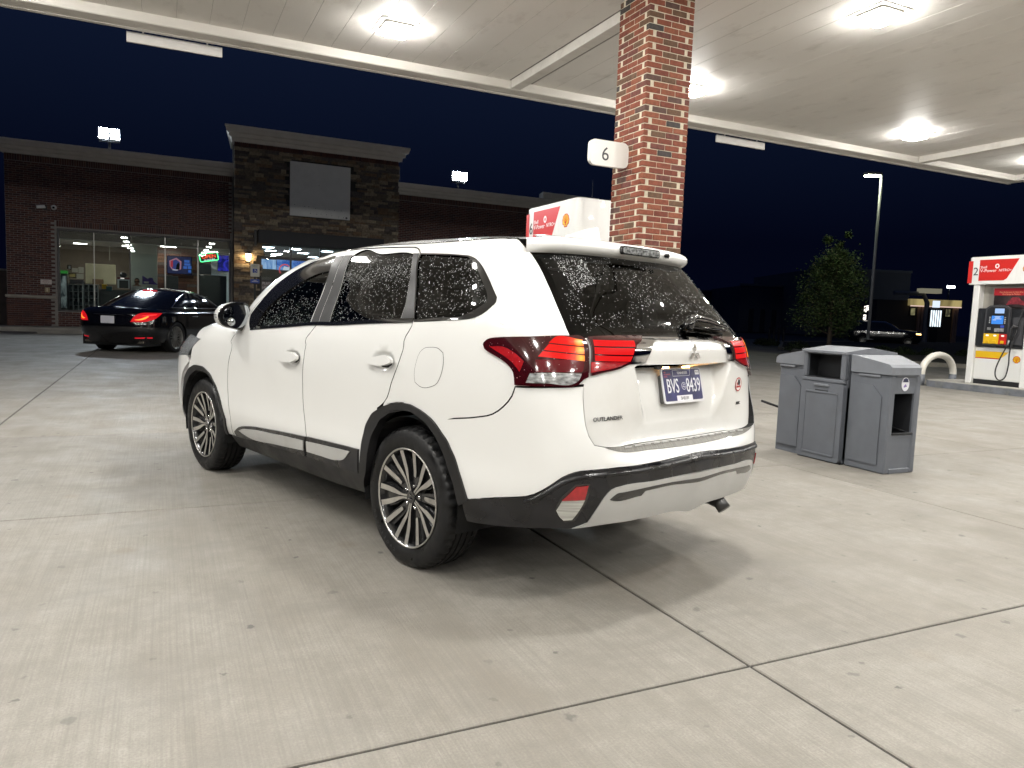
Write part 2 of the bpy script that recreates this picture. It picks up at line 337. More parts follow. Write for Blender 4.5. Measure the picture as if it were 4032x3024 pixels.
TRACE = {"qw_out": [[1.6848, 1.1971], [1.4648, 1.1932], [1.3351, 1.1924], [1.2464, 1.2005], [1.1928, 1.2206], [1.1443, 1.2551], [1.1171, 1.2781], [1.1106, 1.3032], [1.1357, 1.3421], [1.1796, 1.4082], [1.228, 1.4714], [1.2768, 1.5067], [1.3193, 1.522], [1.4177, 1.5354], [1.5893, 1.551], [1.8283, 1.5631]],
 "qw_glass": [[1.6842, 1.2095], [1.485, 1.2092], [1.3297, 1.2094], [1.2683, 1.2286], [1.2133, 1.2552], [1.1847, 1.2724], [1.1809, 1.2949], [1.231, 1.3942], [1.2735, 1.4629], [1.3319, 1.5125], [1.4141, 1.5281], [1.5819, 1.542], [1.809, 1.5544]],
 "rw_glass": [[2.5153, 1.2178], [2.0945, 1.2149], [1.806, 1.2125], [1.8033, 1.2834], [1.8276, 1.3856], [1.8466, 1.4791], [1.9105, 1.5633], [1.9522, 1.569], [2.309, 1.574], [2.7514, 1.5825], [2.7695, 1.5749], [2.6064, 1.4146]],
 "c_pillar": [[1.8021, 1.211], [1.8008, 1.2833], [1.8249, 1.3855], [1.8437, 1.479], [1.911, 1.5658], [1.839, 1.5635], [1.7555, 1.4026], [1.6924, 1.2062]],
 "b_pillar_rear": [[2.6342, 1.2109], [2.517, 1.2173], [2.6088, 1.4147], [2.7751, 1.5761], [2.759, 1.5828], [2.8833, 1.5893], [2.7201, 1.413]],
 "b_pillar_front": [[2.7276, 1.2109], [2.6392, 1.2105], [2.726, 1.4131], [2.8909, 1.5888], [3.0077, 1.5906], [2.7934, 1.3948]],
 "fw_open": [[3.4341, 1.1871], [3.2087, 1.1965], [3.0346, 1.2005], [2.737, 1.2086], [2.7879, 1.3679], [2.9301, 1.5424], [3.007, 1.5894], [3.2015, 1.5928], [3.3857, 1.5802], [3.4635, 1.5376], [3.486, 1.4778], [3.4964, 1.4251], [3.4953, 1.3566], [3.5142, 1.3215], [3.5407, 1.2872], [3.518, 1.2654]],
 "fw_glass": [[3.3414, 1.2155], [3.0415, 1.2143], [2.7429, 1.2161], [2.801, 1.3721], [2.8904, 1.5064], [2.9677, 1.5031], [3.0604, 1.4872], [3.1682, 1.4361], [3.2252, 1.3983], [3.2779, 1.3526], [3.3261, 1.3042], [3.3436, 1.2622]],
 "upper_seam": [[3.5653, 1.2876], [3.5437, 1.3324], [3.4934, 1.3855], [3.4633, 1.4353], [3.4324, 1.4919], [3.4331, 1.5464], [3.4278, 1.5885], [3.3177, 1.6105], [3.1931, 1.62], [2.9749, 1.6172], [2.802, 1.614], [2.4448, 1.6079], [2.1856, 1.6045], [2.0059, 1.6016], [1.9268, 1.5972], [1.8654, 1.5819], [1.8319, 1.5643]],
 "seam_fr": [[2.6548, 1.2061], [2.6676, 1.1895], [2.7015, 1.1429], [2.7282, 1.1052], [2.731, 1.0796], [2.7172, 1.0543], [2.7229, 1.0083], [2.7236, 0.9712], [2.7309, 0.9224], [2.7408, 0.8258], [2.737, 0.661], [2.7015, 0.5481], [2.6826, 0.4564], [2.6925, 0.3948]],
 "seam_rr": [[1.6966, 1.1988], [1.6957, 1.1791], [1.726, 1.1301], [1.7333, 1.1038], [1.7293, 1.0826], [1.7305, 1.0566], [1.7397, 1.0328], [1.7508, 1.0048], [1.8064, 0.8998], [1.8431, 0.8293], [1.8764, 0.7983], [1.935, 0.7645]],
 "seam_front": [[3.6893, 1.1904], [3.7358, 1.1295], [3.7681, 1.0726], [3.7887, 1.0351], [3.7603, 1.0052], [3.7636, 0.9712], [3.8025, 0.9044], [3.8455, 0.8278], [3.8663, 0.7468], [3.8686, 0.6909], [3.8504, 0.5812], [3.8225, 0.4723], [3.8467, 0.3362]],
 "seam_front_F": [[3.7353, 1.1819], [3.7292, 1.1144], [3.7593, 1.0629], [3.7796, 1.0271], [3.7553, 1.0003], [3.759, 0.9684], [3.7964, 0.9047], [3.8391, 0.8282], [3.8607, 0.7469], [3.8636, 0.6909], [3.8457, 0.5813], [3.8174, 0.4726], [3.8376, 0.3371]],
 "belt": [[3.4375, 1.1842], [3.2082, 1.1942], [3.0337, 1.1984], [2.6541, 1.2053], [2.4708, 1.1996], [2.0861, 1.2008], [1.8312, 1.1988], [1.6925, 1.1978]],
 "r_arch_out": [[2.1037, 0.3876], [2.0863, 0.4452], [2.0723, 0.5116], [2.0633, 0.5866], [2.0305, 0.6749], [1.9727, 0.7344], [1.8805, 0.781], [1.7754, 0.8115], [1.6761, 0.8224], [1.84, 0.799], [1.7475, 0.8176], [1.6415, 0.817], [1.5345, 0.7941], [1.4471, 0.7605], [1.3489, 0.6855], [1.2871, 0.6078], [1.2411, 0.52], [1.2112, 0.439]],
 "r_arch_in": [[2.1095, 0.3001], [2.0245, 0.4244], [2.0063, 0.5122], [1.979, 0.6199], [1.8998, 0.7111], [1.8108, 0.7577], [1.6938, 0.7827], [1.8598, 0.7584], [1.7487, 0.7793], [1.6424, 0.7847], [1.5166, 0.7517], [1.4292, 0.6935], [1.3612, 0.615], [1.2956, 0.5099], [1.2711, 0.4074]],
 "f_arch_out": [[3.9249, 0.3334], [3.8976, 0.4474], [3.9669, 0.567], [4.0571, 0.6713], [4.1554, 0.7482], [4.2804, 0.7912], [4.4381, 0.7917], [4.5545, 0.7495], [4.6447, 0.6718], [4.6859, 0.5419], [4.7183, 0.4428]],
 "f_arch_in": [[3.966, 0.332], [3.926, 0.4327], [3.9865, 0.554], [4.0525, 0.6556], [4.1327, 0.7171], [4.2042, 0.7458], [4.3081, 0.7571], [4.4176, 0.7473], [4.511, 0.7069], [4.5979, 0.6345], [4.6448, 0.5536], [4.7128, 0.4635], [4.7787, 0.3894], [4.7713, 0.3452]],
 "mould_f": [[3.7776, 0.379], [3.6646, 0.4266], [3.5371, 0.4488], [3.1569, 0.4805], [2.6879, 0.5065], [2.7099, 0.3894], [2.9071, 0.3828], [3.3179, 0.3695], [3.7643, 0.3505]],
 "mould_f_silver": [[3.6658, 0.4041], [3.6063, 0.4211], [3.5024, 0.4348], [3.1021, 0.4631], [2.7025, 0.4818], [2.7104, 0.4232], [3.0621, 0.4017], [3.5598, 0.3864]],
 "mould_r": [[2.6706, 0.5091], [2.3929, 0.5196], [2.0964, 0.5278], [2.1058, 0.3982], [2.3652, 0.3943], [2.6847, 0.3901]],
 "mould_r_silver": [[2.6654, 0.4828], [2.3939, 0.4959], [2.1692, 0.5051], [2.2398, 0.4505], [2.3106, 0.4348], [2.4926, 0.427], [2.6633, 0.4239]],
 "fuel": [[1.5894, 1.05], [1.5596, 1.0703], [1.5096, 1.0761], [1.4501, 1.0723], [1.4094, 1.0547], [1.3985, 1.0285], [1.4125, 0.9585], [1.4341, 0.9306], [1.4825, 0.9115], [1.5689, 0.9066], [1.6088, 0.9227], [1.6172, 0.9551], [1.6077, 1.0114]],
 "bump_seam": [[0.9912, 0.9562], [1.0064, 0.9214], [1.0452, 0.875], [1.094, 0.838], [1.1794, 0.8131], [1.3073, 0.7913], [1.454, 0.7694]],
 "handle_f": [[3.0054, 0.9603], [2.9803, 0.9722], [2.7793, 0.9839], [2.7608, 0.9751], [2.7633, 0.9566], [2.7869, 0.9465], [2.9644, 0.937], [2.999, 0.9451]],
 "handle_r": [[2.0156, 0.9954], [2.0024, 1.005], [1.9267, 1.0147], [1.7954, 1.0182], [1.7782, 1.0079], [1.7794, 0.996], [1.8151, 0.9857], [1.9753, 0.9801], [2.0099, 0.9849]],
 "lamp": [[1.1489, 1.0984], [1.1468, 1.1068], [1.1318, 1.1186], [1.1058, 1.1264], [1.0712, 1.1306], [0.8909, 1.1452], [0.7028, 1.1647], [0.6547, 1.1678], [0.6384, 1.1588], [0.6298, 1.1451], [0.6274, 1.1252], [0.6293, 1.0813], [0.632, 1.0506], [0.6375, 1.0158], [0.6605, 1.0076], [0.6897, 0.9871], [0.7151, 0.981], [0.8145, 0.9735], [0.9138, 0.9663], [0.9876, 0.963], [0.9892, 0.9898], [0.9924, 1.0066], [1.0077, 1.0248], [1.0303, 1.0401], [1.0712, 1.057], [1.1156, 1.0719], [1.1379, 1.0826]],
 "lamp_red": [[0.8718, 1.0667], [0.8271, 1.1056], [0.7998, 1.1233], [0.7709, 1.1332], [0.6635, 1.1422], [0.6593, 1.1207], [0.6581, 1.0799], [0.7687, 1.0724]],
 "lamp_in_low": [[0.6216, 1.0703], [0.4385, 1.0763], [0.4627, 1.0656], [0.6283, 1.0308]],
 "lamp_rev": [[0.9172, 1.0101], [0.8105, 1.0191], [0.6717, 1.0265], [0.6853, 1.0041], [0.7073, 0.9921], [0.8479, 0.9811], [0.9381, 0.9756]],
 "lamp_hook": [[1.1112, 1.0925], [1.0312, 1.0945], [0.9833, 1.0776], [0.9426, 1.0507], [0.9539, 1.0274], [0.9641, 1.0118], [0.9852, 1.0343], [1.0305, 1.0605], [1.0728, 1.0779]],
 "lamp_dark": [[0.8894, 1.0602], [0.6567, 1.0762], [0.6573, 1.0545], [0.6697, 1.0314], [0.8911, 1.0159]],
 "rwin": [[0.7662, 1.5317], [0.6473, 1.5362], [0.4607, 1.5436], [0.1922, 1.5538], [0.0079, 1.5582], [0.3608, 1.1964], [0.5362, 1.1864], [0.6947, 1.1707], [0.7043, 1.2442], [0.7175, 1.3048], [0.7313, 1.389], [0.7429, 1.4741]],
 "tg_seam": [[0.8184, 1.589], [0.796, 1.5657], [0.7789, 1.5489], [0.7662, 1.5317], [0.7429, 1.4741], [0.7313, 1.389], [0.7175, 1.3048], [0.7043, 1.2442], [0.6979, 1.1703], [0.6329, 1.1559], [0.6292, 1.1334], [0.631, 1.0812], [0.6348, 1.0454], [0.6447, 1.0083], [0.6588, 1.0053]],
 "tg_seam_low": [[0.6585, 1.0107], [0.6594, 0.9659], [0.6631, 0.9114], [0.6707, 0.8371], [0.6644, 0.794], [0.6422, 0.7575], [0.5916, 0.7482], [0.3582, 0.7442], [0.0849, 0.7448]],
 "clad_top": [[1.2127, 0.4458], [1.1281, 0.4658], [1.0552, 0.4834], [0.9837, 0.501], [0.9386, 0.5132], [0.9061, 0.5274], [0.8748, 0.5492], [0.8431, 0.5726], [0.7994, 0.6072], [0.7381, 0.6319], [0.6459, 0.6408], [0.5434, 0.6442], [0.4323, 0.6419], [0.3163, 0.646]],
 "clad_bot": [[1.2443, 0.4271], [1.2423, 0.396], [1.243, 0.3438], [1.1542, 0.349], [1.0551, 0.3585], [0.9114, 0.3762], [0.7851, 0.3882], [0.7043, 0.3911]],
 "skid": [[0.7043, 0.3911], [0.6402, 0.4168], [0.616, 0.473], [0.5881, 0.5262], [0.5606, 0.5562], [0.5139, 0.566], [0.346, 0.5669], [0.2594, 0.5702]],
 "skid_bot": [[0.7043, 0.3911], [0.5619, 0.4034], [0.4286, 0.3989], [0.2878, 0.401], [0.1328, 0.4031]],
 "slot": [[0.5617, 0.5148], [0.5289, 0.5382], [0.4938, 0.5399], [0.3889, 0.5444], [0.2351, 0.5509], [0.2307, 0.5378], [0.3769, 0.5306], [0.3954, 0.5113], [0.5579, 0.5132]],
 "refl": [[0.7297, 0.5742], [0.675, 0.5796], [0.6797, 0.5213], [0.7814, 0.5171]],
 "fog": [[0.781, 0.5153], [0.6793, 0.5195], [0.6952, 0.4755], [0.7161, 0.4342], [0.7529, 0.4302], [0.7769, 0.4486], [0.796, 0.473]],
 "pocket": [[0.7347, 0.584], [0.6663, 0.587], [0.6652, 0.53], [0.6822, 0.4754], [0.7007, 0.4246], [0.7533, 0.4203], [0.8036, 0.4662], [0.7938, 0.5165]],
 "f_lamp": [[4.4425, 0.9622], [4.4979, 0.9523], [4.5285, 0.9359], [4.548, 0.8934], [4.5722, 0.8551], [4.5632, 0.8465], [4.5071, 0.8812], [4.4693, 0.9248]],
 "tg_low_G": [[0.6585, 1.0107], [0.6592, 0.9659], [0.6599, 0.9119], [0.6603, 0.8391], [0.6503, 0.7952], [0.6232, 0.7574], [0.5646, 0.749], [0.3222, 0.7518], [0.0415, 0.7538], [-0.2243, 0.7556], [-0.3825, 0.7556], [-0.4936, 0.8032], [-0.5301, 0.8858], [-0.5541, 1.0017]],
 "step_S": [[0.5994, 0.7492], [0.54, 0.7136], [0.326, 0.708], [0.1233, 0.71], [0.0928, 0.7414], [0.2018, 0.7404], [0.3977, 0.7417]]}
# ---------------------------------------------------------------- ground
def gz(x, y):
    "the apron is level under the canopy and climbs a little towards the shop"
    return .13 * sstep(18.5, 28.0, y) * (1 - sstep(13., 17., x)) * 1.0
def concrete():
    m, nt, b = nodes('broomed_concrete'); L = nt.links.new; b.inputs['Specular IOR Level'].default_value = .35
    geo = nt.nodes.new('ShaderNodeNewGeometry'); pos = geo.outputs['Position']; oi = nt.nodes.new('ShaderNodeObjectInfo')
    def noise(scale, detail=6, rough=.55, st=(1, 1, 1), dist=0.):
        mp = nt.nodes.new('ShaderNodeMapping'); mp.inputs['Scale'].default_value = st; L(pos, mp.inputs[0])
        n = nt.nodes.new('ShaderNodeTexNoise'); n.inputs['Scale'].default_value = scale; n.inputs['Detail'].default_value = detail; n.inputs['Roughness'].default_value = rough; n.inputs['Distortion'].default_value = dist; L(mp.outputs[0], n.inputs['Vector']); return n.outputs[0]
    def mrange(x, a, b_, c, d):
        r = nt.nodes.new('ShaderNodeMapRange'); L(x, r.inputs[0]); r.inputs[1].default_value = a; r.inputs[2].default_value = b_; r.inputs[3].default_value = c; r.inputs[4].default_value = d; return r.outputs[0]
    def mix(f, a, b_, mode='MIX'):
        x = nt.nodes.new('ShaderNodeMix'); x.data_type = 'RGBA'; x.blend_type = mode
        if isinstance(f, float): x.inputs[0].default_value = f
        else: L(f, x.inputs[0])
        for k, q in ((6, a), (7, b_)):
            if isinstance(q, tuple): x.inputs[k].default_value = (*q, 1)
            else: L(q, x.inputs[k])
        return x.outputs[2]
    def mth(op, a, b_):
        x = nt.nodes.new('ShaderNodeMath'); x.operation = op
        for k, q in ((0, a), (1, b_)):
            if isinstance(q, (int, float)): x.inputs[k].default_value = q
            else: L(q, x.inputs[k])
        return x.outputs[0]
    base = mix(mrange(noise(.8, 7, .62), .38, .62, 0, 1), (0.234, 0.218, 0.190), (0.293, 0.275, 0.245))
    base = mix(mrange(noise(3.2, 8, .65), .38, .66, 0, .55), base, (0.319, 0.302, 0.270))
    base = mix(mrange(noise(1., 7, .6, (1.1, .32, 1)), .48, .70, 0, .80), base, (.15, .128, .10))         # brown drag marks
    base = mix(mrange(noise(2.4, 6, .6, (.55, 1.6, 1), .6), .52, .74, 0, .55), base, (.155, .145, .13))
    base = mix(mrange(noise(14., 4, .6), .32, .66, 0, .50), base, (.19, .176, .155))
    base = mix(mrange(noise(120., 3, .6), .38, .62, 0, .45), base, (.165, .155, .14))                           # sand grain
    broom = noise(1., 3, .7, (95., 1.1, 1)); base = mix(mrange(broom, .42, .64, 0, .42), base, (.162, .152, .134))
    # slab to slab difference
    base = mix(1., base, mix(mrange(oi.outputs['Random'], 0, 1, 0, 1), (.93, .93, .93), (1.06, 1.055, 1.05)), 'MULTIPLY')
    # gum spots, oil drips
    for scale, r0, r1, pr, col, am in ((1.3, .014, .023, .30, (.075, .07, .068), .85), (2.9, .008, .014, .50, (.08, .075, .07), .85), (.6, .02, .07, .45, (.15, .115, .08), .6)):
        vo = nt.nodes.new('ShaderNodeTexVoronoi'); vo.inputs['Scale'].default_value = scale; vo.voronoi_dimensions = '2D'
        wob = nt.nodes.new('ShaderNodeVectorMath'); wob.operation = 'ADD'; nz = nt.nodes.new('ShaderNodeTexNoise'); nz.inputs['Scale'].default_value = 34.; L(pos, nz.inputs['Vector'])
        sc = nt.nodes.new('ShaderNodeVectorMath'); sc.operation = 'SCALE'; L(nz.outputs['Color'], sc.inputs[0]); sc.inputs['Scale'].default_value = .05; L(pos, wob.inputs[0]); L(sc.outputs[0], wob.inputs[1]); L(wob.outputs[0], vo.inputs['Vector'])
        d = mth('DIVIDE', vo.outputs['Distance'], scale); sp = nt.nodes.new('ShaderNodeSeparateColor'); L(vo.outputs['Color'], sp.inputs[0])
        f = mth('MULTIPLY', mrange(d, r0, r1, 1, 0), mth('GREATER_THAN', sp.outputs[0], pr)); f = mth('MULTIPLY', f, mrange(sp.outputs[1], 0, 1, .3 * am, am)); base = mix(f, base, col)
    L(base, b.inputs['Base Color']); L(mrange(noise(2.2, 6), .3, .7, .52, .80), b.inputs['Roughness'])
    h = mth('ADD', mth('MULTIPLY', broom, .6), mth('MULTIPLY', noise(160., 3), .8)); bp = nt.nodes.new('ShaderNodeBump'); bp.inputs['Strength'].default_value = .30; bp.inputs['Distance'].default_value = .006; L(h, bp.inputs['Height']); L(bp.outputs[0], b.inputs['Normal'])
    return m
CONC = concrete(); ASPH = mat('asphalt', (.040, .040, .042), .85, var=.35, scale=3, bump=.3, bscale=120)
SEAL = mat('joint_sealant', (.030, .028, .026), .8)
def build_ground():
    g = MB(); g.box(-90, 160, -40, 160, -.5, -.075); G = tag(g.build('ground', ASPH), kind='structure')
    XJ = [-20, -17.2, -14.2, -11.1, -8., -4.85, -1.447, 1.963, 5.05, 8.15, 11.3, 14.5, 17.7, 20.9, 24.1, 27.3]; YJ = [-9.5, -6.6, -3.75, -.88, 1.982, 4.86, 7.75, 10.64, 13.5, 16.4, 19.3, 22.2, 25.1, 27.2]
    q = .0065
    for i in range(len(XJ) - 1):
        for j in range(len(YJ) - 1):
            x0, x1, y0, y1 = XJ[i] + q, XJ[i + 1] - q, YJ[j] + q, YJ[j + 1] - q; c = .005
            def ring(e, dz): return [(x, y, gz(x, y) + dz) for x, y in ((x0 + e, y0 + e), (x1 - e, y0 + e), (x1 - e, y1 - e), (x0 + e, y1 - e))]
            if XJ[i] > 17 and YJ[j] > 16: continue
            v = ring(0, -.07) + ring(0, -.004) + ring(c, 0.)
            f = [(a, (a + 1) % 4, 4 + (a + 1) % 4, 4 + a) for a in range(4)] + [(4 + a, 4 + (a + 1) % 4, 8 + (a + 1) % 4, 8 + a) for a in range(4)] + [(8, 9, 10, 11)]
            link('concrete_slab', mkmesh('concrete_slab', v, f, [CONC]), G)
    mb = MB()
    for x in XJ[1:-1]:
        ys = np.linspace(-9.5, 27.2, 24); mb.add([(x + s * .008, y, gz(x, y) - .008) for y in ys for s in (-1, 1)], [(2 * i, 2 * i + 1, 2 * i + 3, 2 * i + 2) for i in range(23)])
    for y in YJ[1:-1]: 
        xs = np.linspace(-20, 27.3, 20); mb.add([(x, y + s * .008, gz(x, y) - .0085) for x in xs for s in (-1, 1)], [(2 * i, 2 * i + 2, 2 * i + 3, 2 * i + 1) for i in range(19)])
    mb.build('joint_filler', SEAL, G)
    # side drive running on past the canopy, kerb, planted strip, road
    dv = MB(); dv.add([(17.7, 16.41, -.012), (27.3, 16.41, -.012), (44, 42, -.012), (20, 46, -.012), (17.7, 27, -.012)], [(0, 1, 2, 3, 4)]); tag(dv.build('driveway', mat('worn_concrete', (.20, .185, .155), .8, var=.25, scale=1.2)), kind='structure')
    return G
def build_planting():
    bed = [gnd(3070, 1376), gnd(3380, 1425), gnd(4300, 1480), gnd(4300, 1372), gnd(3560, 1348), gnd(3080, 1352)]
    mb = MB(); n = len(bed); mb.add([(p[0], p[1], -.07) for p in bed] + [(p[0], p[1], .10) for p in bed], [tuple(range(n, 2 * n))] + [(i, (i + 1) % n, n + (i + 1) % n, n + i) for i in range(n)])
    tag(mb.build('planting_bed', mat('mulch', (.035, .030, .022), .95, var=.5, scale=6)), kind='structure')
    kb = MB(); P = [(p[0], p[1], 0) for p in bed]
    for i in (0, 1, 4, 5):
        a, b = np.array(P[i]), np.array(P[(i + 1) % n]); d = (b - a) / np.linalg.norm(b - a); q = np.array([-d[1], d[0], 0]) * .08
        kb.add([a - q + (0, 0, -.05), b - q + (0, 0, -.05), b + q + (0, 0, -.05), a + q + (0, 0, -.05), a - q + (0, 0, .14), b - q + (0, 0, .14), b + q + (0, 0, .14), a + q + (0, 0, .14)], [(0, 1, 5, 4), (1, 2, 6, 5), (2, 3, 7, 6), (3, 0, 4, 7), (4, 5, 6, 7)])
    tag(kb.build('kerb', mat('kerb_concrete', (.26, .24, .20), .8, var=.2, scale=3)), kind='structure')
# ---------------------------------------------------------------- canopy and its lamps
HC = 4.95
SOFF = mat('soffit_paint', (.84, .81, .765), .55, var=.05, scale=.8, dirt=(.33, .29, .24), dscale=3.0, dth=(.56, .80), damt=.38, stretch=(1., .55, 1.))
TRIM = mat('canopy_trim', (.80, .77, .72), .5, var=.06, scale=1.5, dirt=(.35, .31, .25), dscale=2.5, dth=(.5, .8), damt=.35, stretch=(.5, 2, 2))
LAMPX = [-7., -2.1, 2.78, 7.64, 12.89, 16.9]; LAMPY = [-7.1, -3.7, -.35, 3.02, 6.40, 9.80]
def build_canopy():
    cp = thing('fuel_canopy', 'pale canopy of long soffit panels spanning over the white SUV and the pumps', 'canopy', (5.2, 1.5, 0))
    X0, X1, Y0, Y1 = -9.2, 18.45, -9.2, 11.40; bx = [5.02, 14.72, -4.7]; bw = .17
    x = -8.65 - .4015 * 1; x = -.223 - .4015 * 22
    while x < X1 - .1:
        a, b = x + .0012, x + .4015 - .0012
        hit = [q for q in bx if a < q + bw and b > q]
        for q in hit:
            if a < q < b: b = q
            elif a < q + bw: a = q + bw
        if b > X0 + .2 and b - a > .03:
            a2 = max(a, X0 + .2); b2 = min(b, X1 - .2); m = MB()
            m.add([(a2, Y0 + .1, HC), (a2, Y1 - .3, HC), (a2 + .004, Y0 + .1, HC - .004), (a2 + .004, Y1 - .3, HC - .004), (b2 - .004, Y0 + .1, HC - .004), (b2 - .004, Y1 - .3, HC - .004), (b2, Y0 + .1, HC), (b2, Y1 - .3, HC)], [(0, 2, 3, 1), (2, 4, 5, 3), (4, 6, 7, 5)])
            m.build('soffit_panel', SOFF, cp, world=True)
        x += .4015
    m = MB(); m.box(X0, X1, Y0, Y1, HC + .004, HC + .9); m.build('roof_deck', mat('deck_grey', (.30, .28, .26), .9), cp, world=True)  # plain grey deck, shows through the panel seams
    for q in bx: m = MB(); m.bbox(q, q + bw, Y0 + .3, Y1 - .36, HC - .13, HC + .003, .006); m.build('beam_cover', TRIM, cp, world=True)
    m = MB(); m.bbox(X0, X1, Y1 - .335, Y1, HC - .13, HC + .95, .012); m.box(X0, X1, Y1 - .06, Y1 + .012, HC - .14, HC - .085); m.build('fascia', TRIM, cp, world=True)
    m = MB(); m.bbox(X0, X1, Y0, Y0 + .335, HC - .13, HC + .95, .012); m.build('fascia', TRIM, cp, world=True)
    for xa in (X0, X1 - .3): m = MB(); m.bbox(xa, xa + .3, Y0 + .34, Y1 - .34, HC - .13, HC + .95, .012); m.build('fascia', TRIM, cp, world=True)
    m = MB(); m.lathe([(.0, -.03), (.035, -.024), (.045, 0)], (-.70, 11.22, HC - .13), (0, 0, 1), 14); m.build('indicator_light', emit('red_indicator', (1., .05, .04), 3.), cp, world=True, smooth=True)
    # lamps, each a thing of its own
    fr = MB(); hw = .255
    pr = rrect(2 * hw, 2 * hw, .03, 4); fr.prism(pr, (0, 0, 0), (1, 0, 0), (0, -1, 0), (0, 0, -1), -.002, .010)
    ring = rrect(.375, .375, .05, 4); fr.prism(ring, (0, 0, 0), (1, 0, 0), (0, -1, 0), (0, 0, -1), .010, .030)
    first = None; FR = mat('lamp_frame', (.72, .70, .66), .5); LE = emit('lamp_lens', (1., .98, .93), 350., (.8, .8, .8)); LS = emit('lamp_lens_side', (1., .98, .93), 32., (.8, .8, .8))  # deep lens with added glowing sides, shaped to brighten soffit and walls
    names = {(2.78, 9.80): 'square lit canopy lamp between the long sign and the brick column', (7.64, 6.40): 'nearest square lit canopy lamp above the grey waste bin', (7.64, 9.80): 'square lit canopy lamp just beside the brick column', (12.89, 9.80): 'square lit canopy lamp farthest along the soffit, beside the far beam'}
    for lx in LAMPX:
        for ly in LAMPY:
            lab = names.get((lx, ly), 'square lit canopy lamp behind or above the camera')
            if first is None:
                t = thing('canopy_lamp', lab, 'canopy lamp', (lx, ly, HC - .005), 0, 'square lamps in the canopy soffit'); fr.build('frame', FR, t)
                le = MB(); V = []; rings = ((.345, .028), (.345, .075), (.325, .095), (.25, .108))
                for w_, h_ in rings: V += [(p[0], p[1], -h_) for p in rrect(w_, w_, .05 * w_ / .345, 5)]
                k_ = len(V) // 4; le.add(V, [(i * k_ + j, (i + 1) * k_ + j, (i + 1) * k_ + (j + 1) % k_, i * k_ + (j + 1) % k_) for i in range(3) for j in range(k_)] + [tuple(range(4 * k_ - 1, 3 * k_ - 1, -1))]); le.mi = [1] * k_ + [0] * (len(le.mi) - k_); le.build('lens', [LE, LS], t); first = t
            else: dup(first, (lx, ly, HC - .005), None, lab)
    # blank clearance boards hung under the edge
    for (xa, xb, lab) in ((-.423, .773, 'long blank white board hanging over the shop from the canopy edge'), (9.62, 10.835, 'shorter looking blank white board hanging right of the brick column')):
        t = thing('hanging_board', lab, 'hanging sign', (xa, 11.55, 4.69), 0, 'blank boards under the canopy edge'); m = MB(); m.bbox(0, xb - xa, -.02, .02, 0, .135, .004); m.build('board', mat('board_white', (.74, .71, .67), .45, var=.04, scale=2), t)
        for f in (.168, .838):
            m = MB(); xx = f * (xb - xa); m.box(xx - .011, xx + .011, -.006, .006, .10, .21); m.box(xx - .011, xx + .011, -.17, .006, .205, .217); m.box(xx - .006, xx + .006, -.026, -.02, .105, .125); m.build('bracket', TRIM, t)
# ---------------------------------------------------------------- bricks
BRICKC = [((.20, .062, .038), 5), ((.165, .050, .034), 4), ((.225, .078, .045), 3), ((.135, .050, .040), 2.2), ((.10, .058, .048), 1.2), ((.060, .052, .050), .9), ((.125, .072, .045), 1.6)]
BRK = rand_ramp('column_brick', BRICKC, .82, False, .5); BRKI = rand_ramp('column_brick_rest', BRICKC, .82, True, .5)
MORT = mat('mortar', (.62, .56, .44), .9, var=.12, scale=30, bump=.4, bscale=200)
def brick_mesh(L, H, D, seed, m, soft=.004):
    "one brick, length along x, height along z, face at -y, slightly uneven"
    r = random.Random(seed); mb = MB(); mb.bbox(-L / 2, L / 2, -D, 0, -H / 2, H / 2, soft)
    mb.v = [(x + r.uniform(-.0016, .0016), y + r.uniform(-.0012, .0012), z + r.uniform(-.0014, .0014)) for x, y, z in mb.v]
    return mkmesh('brick', mb.v, mb.f, [m])
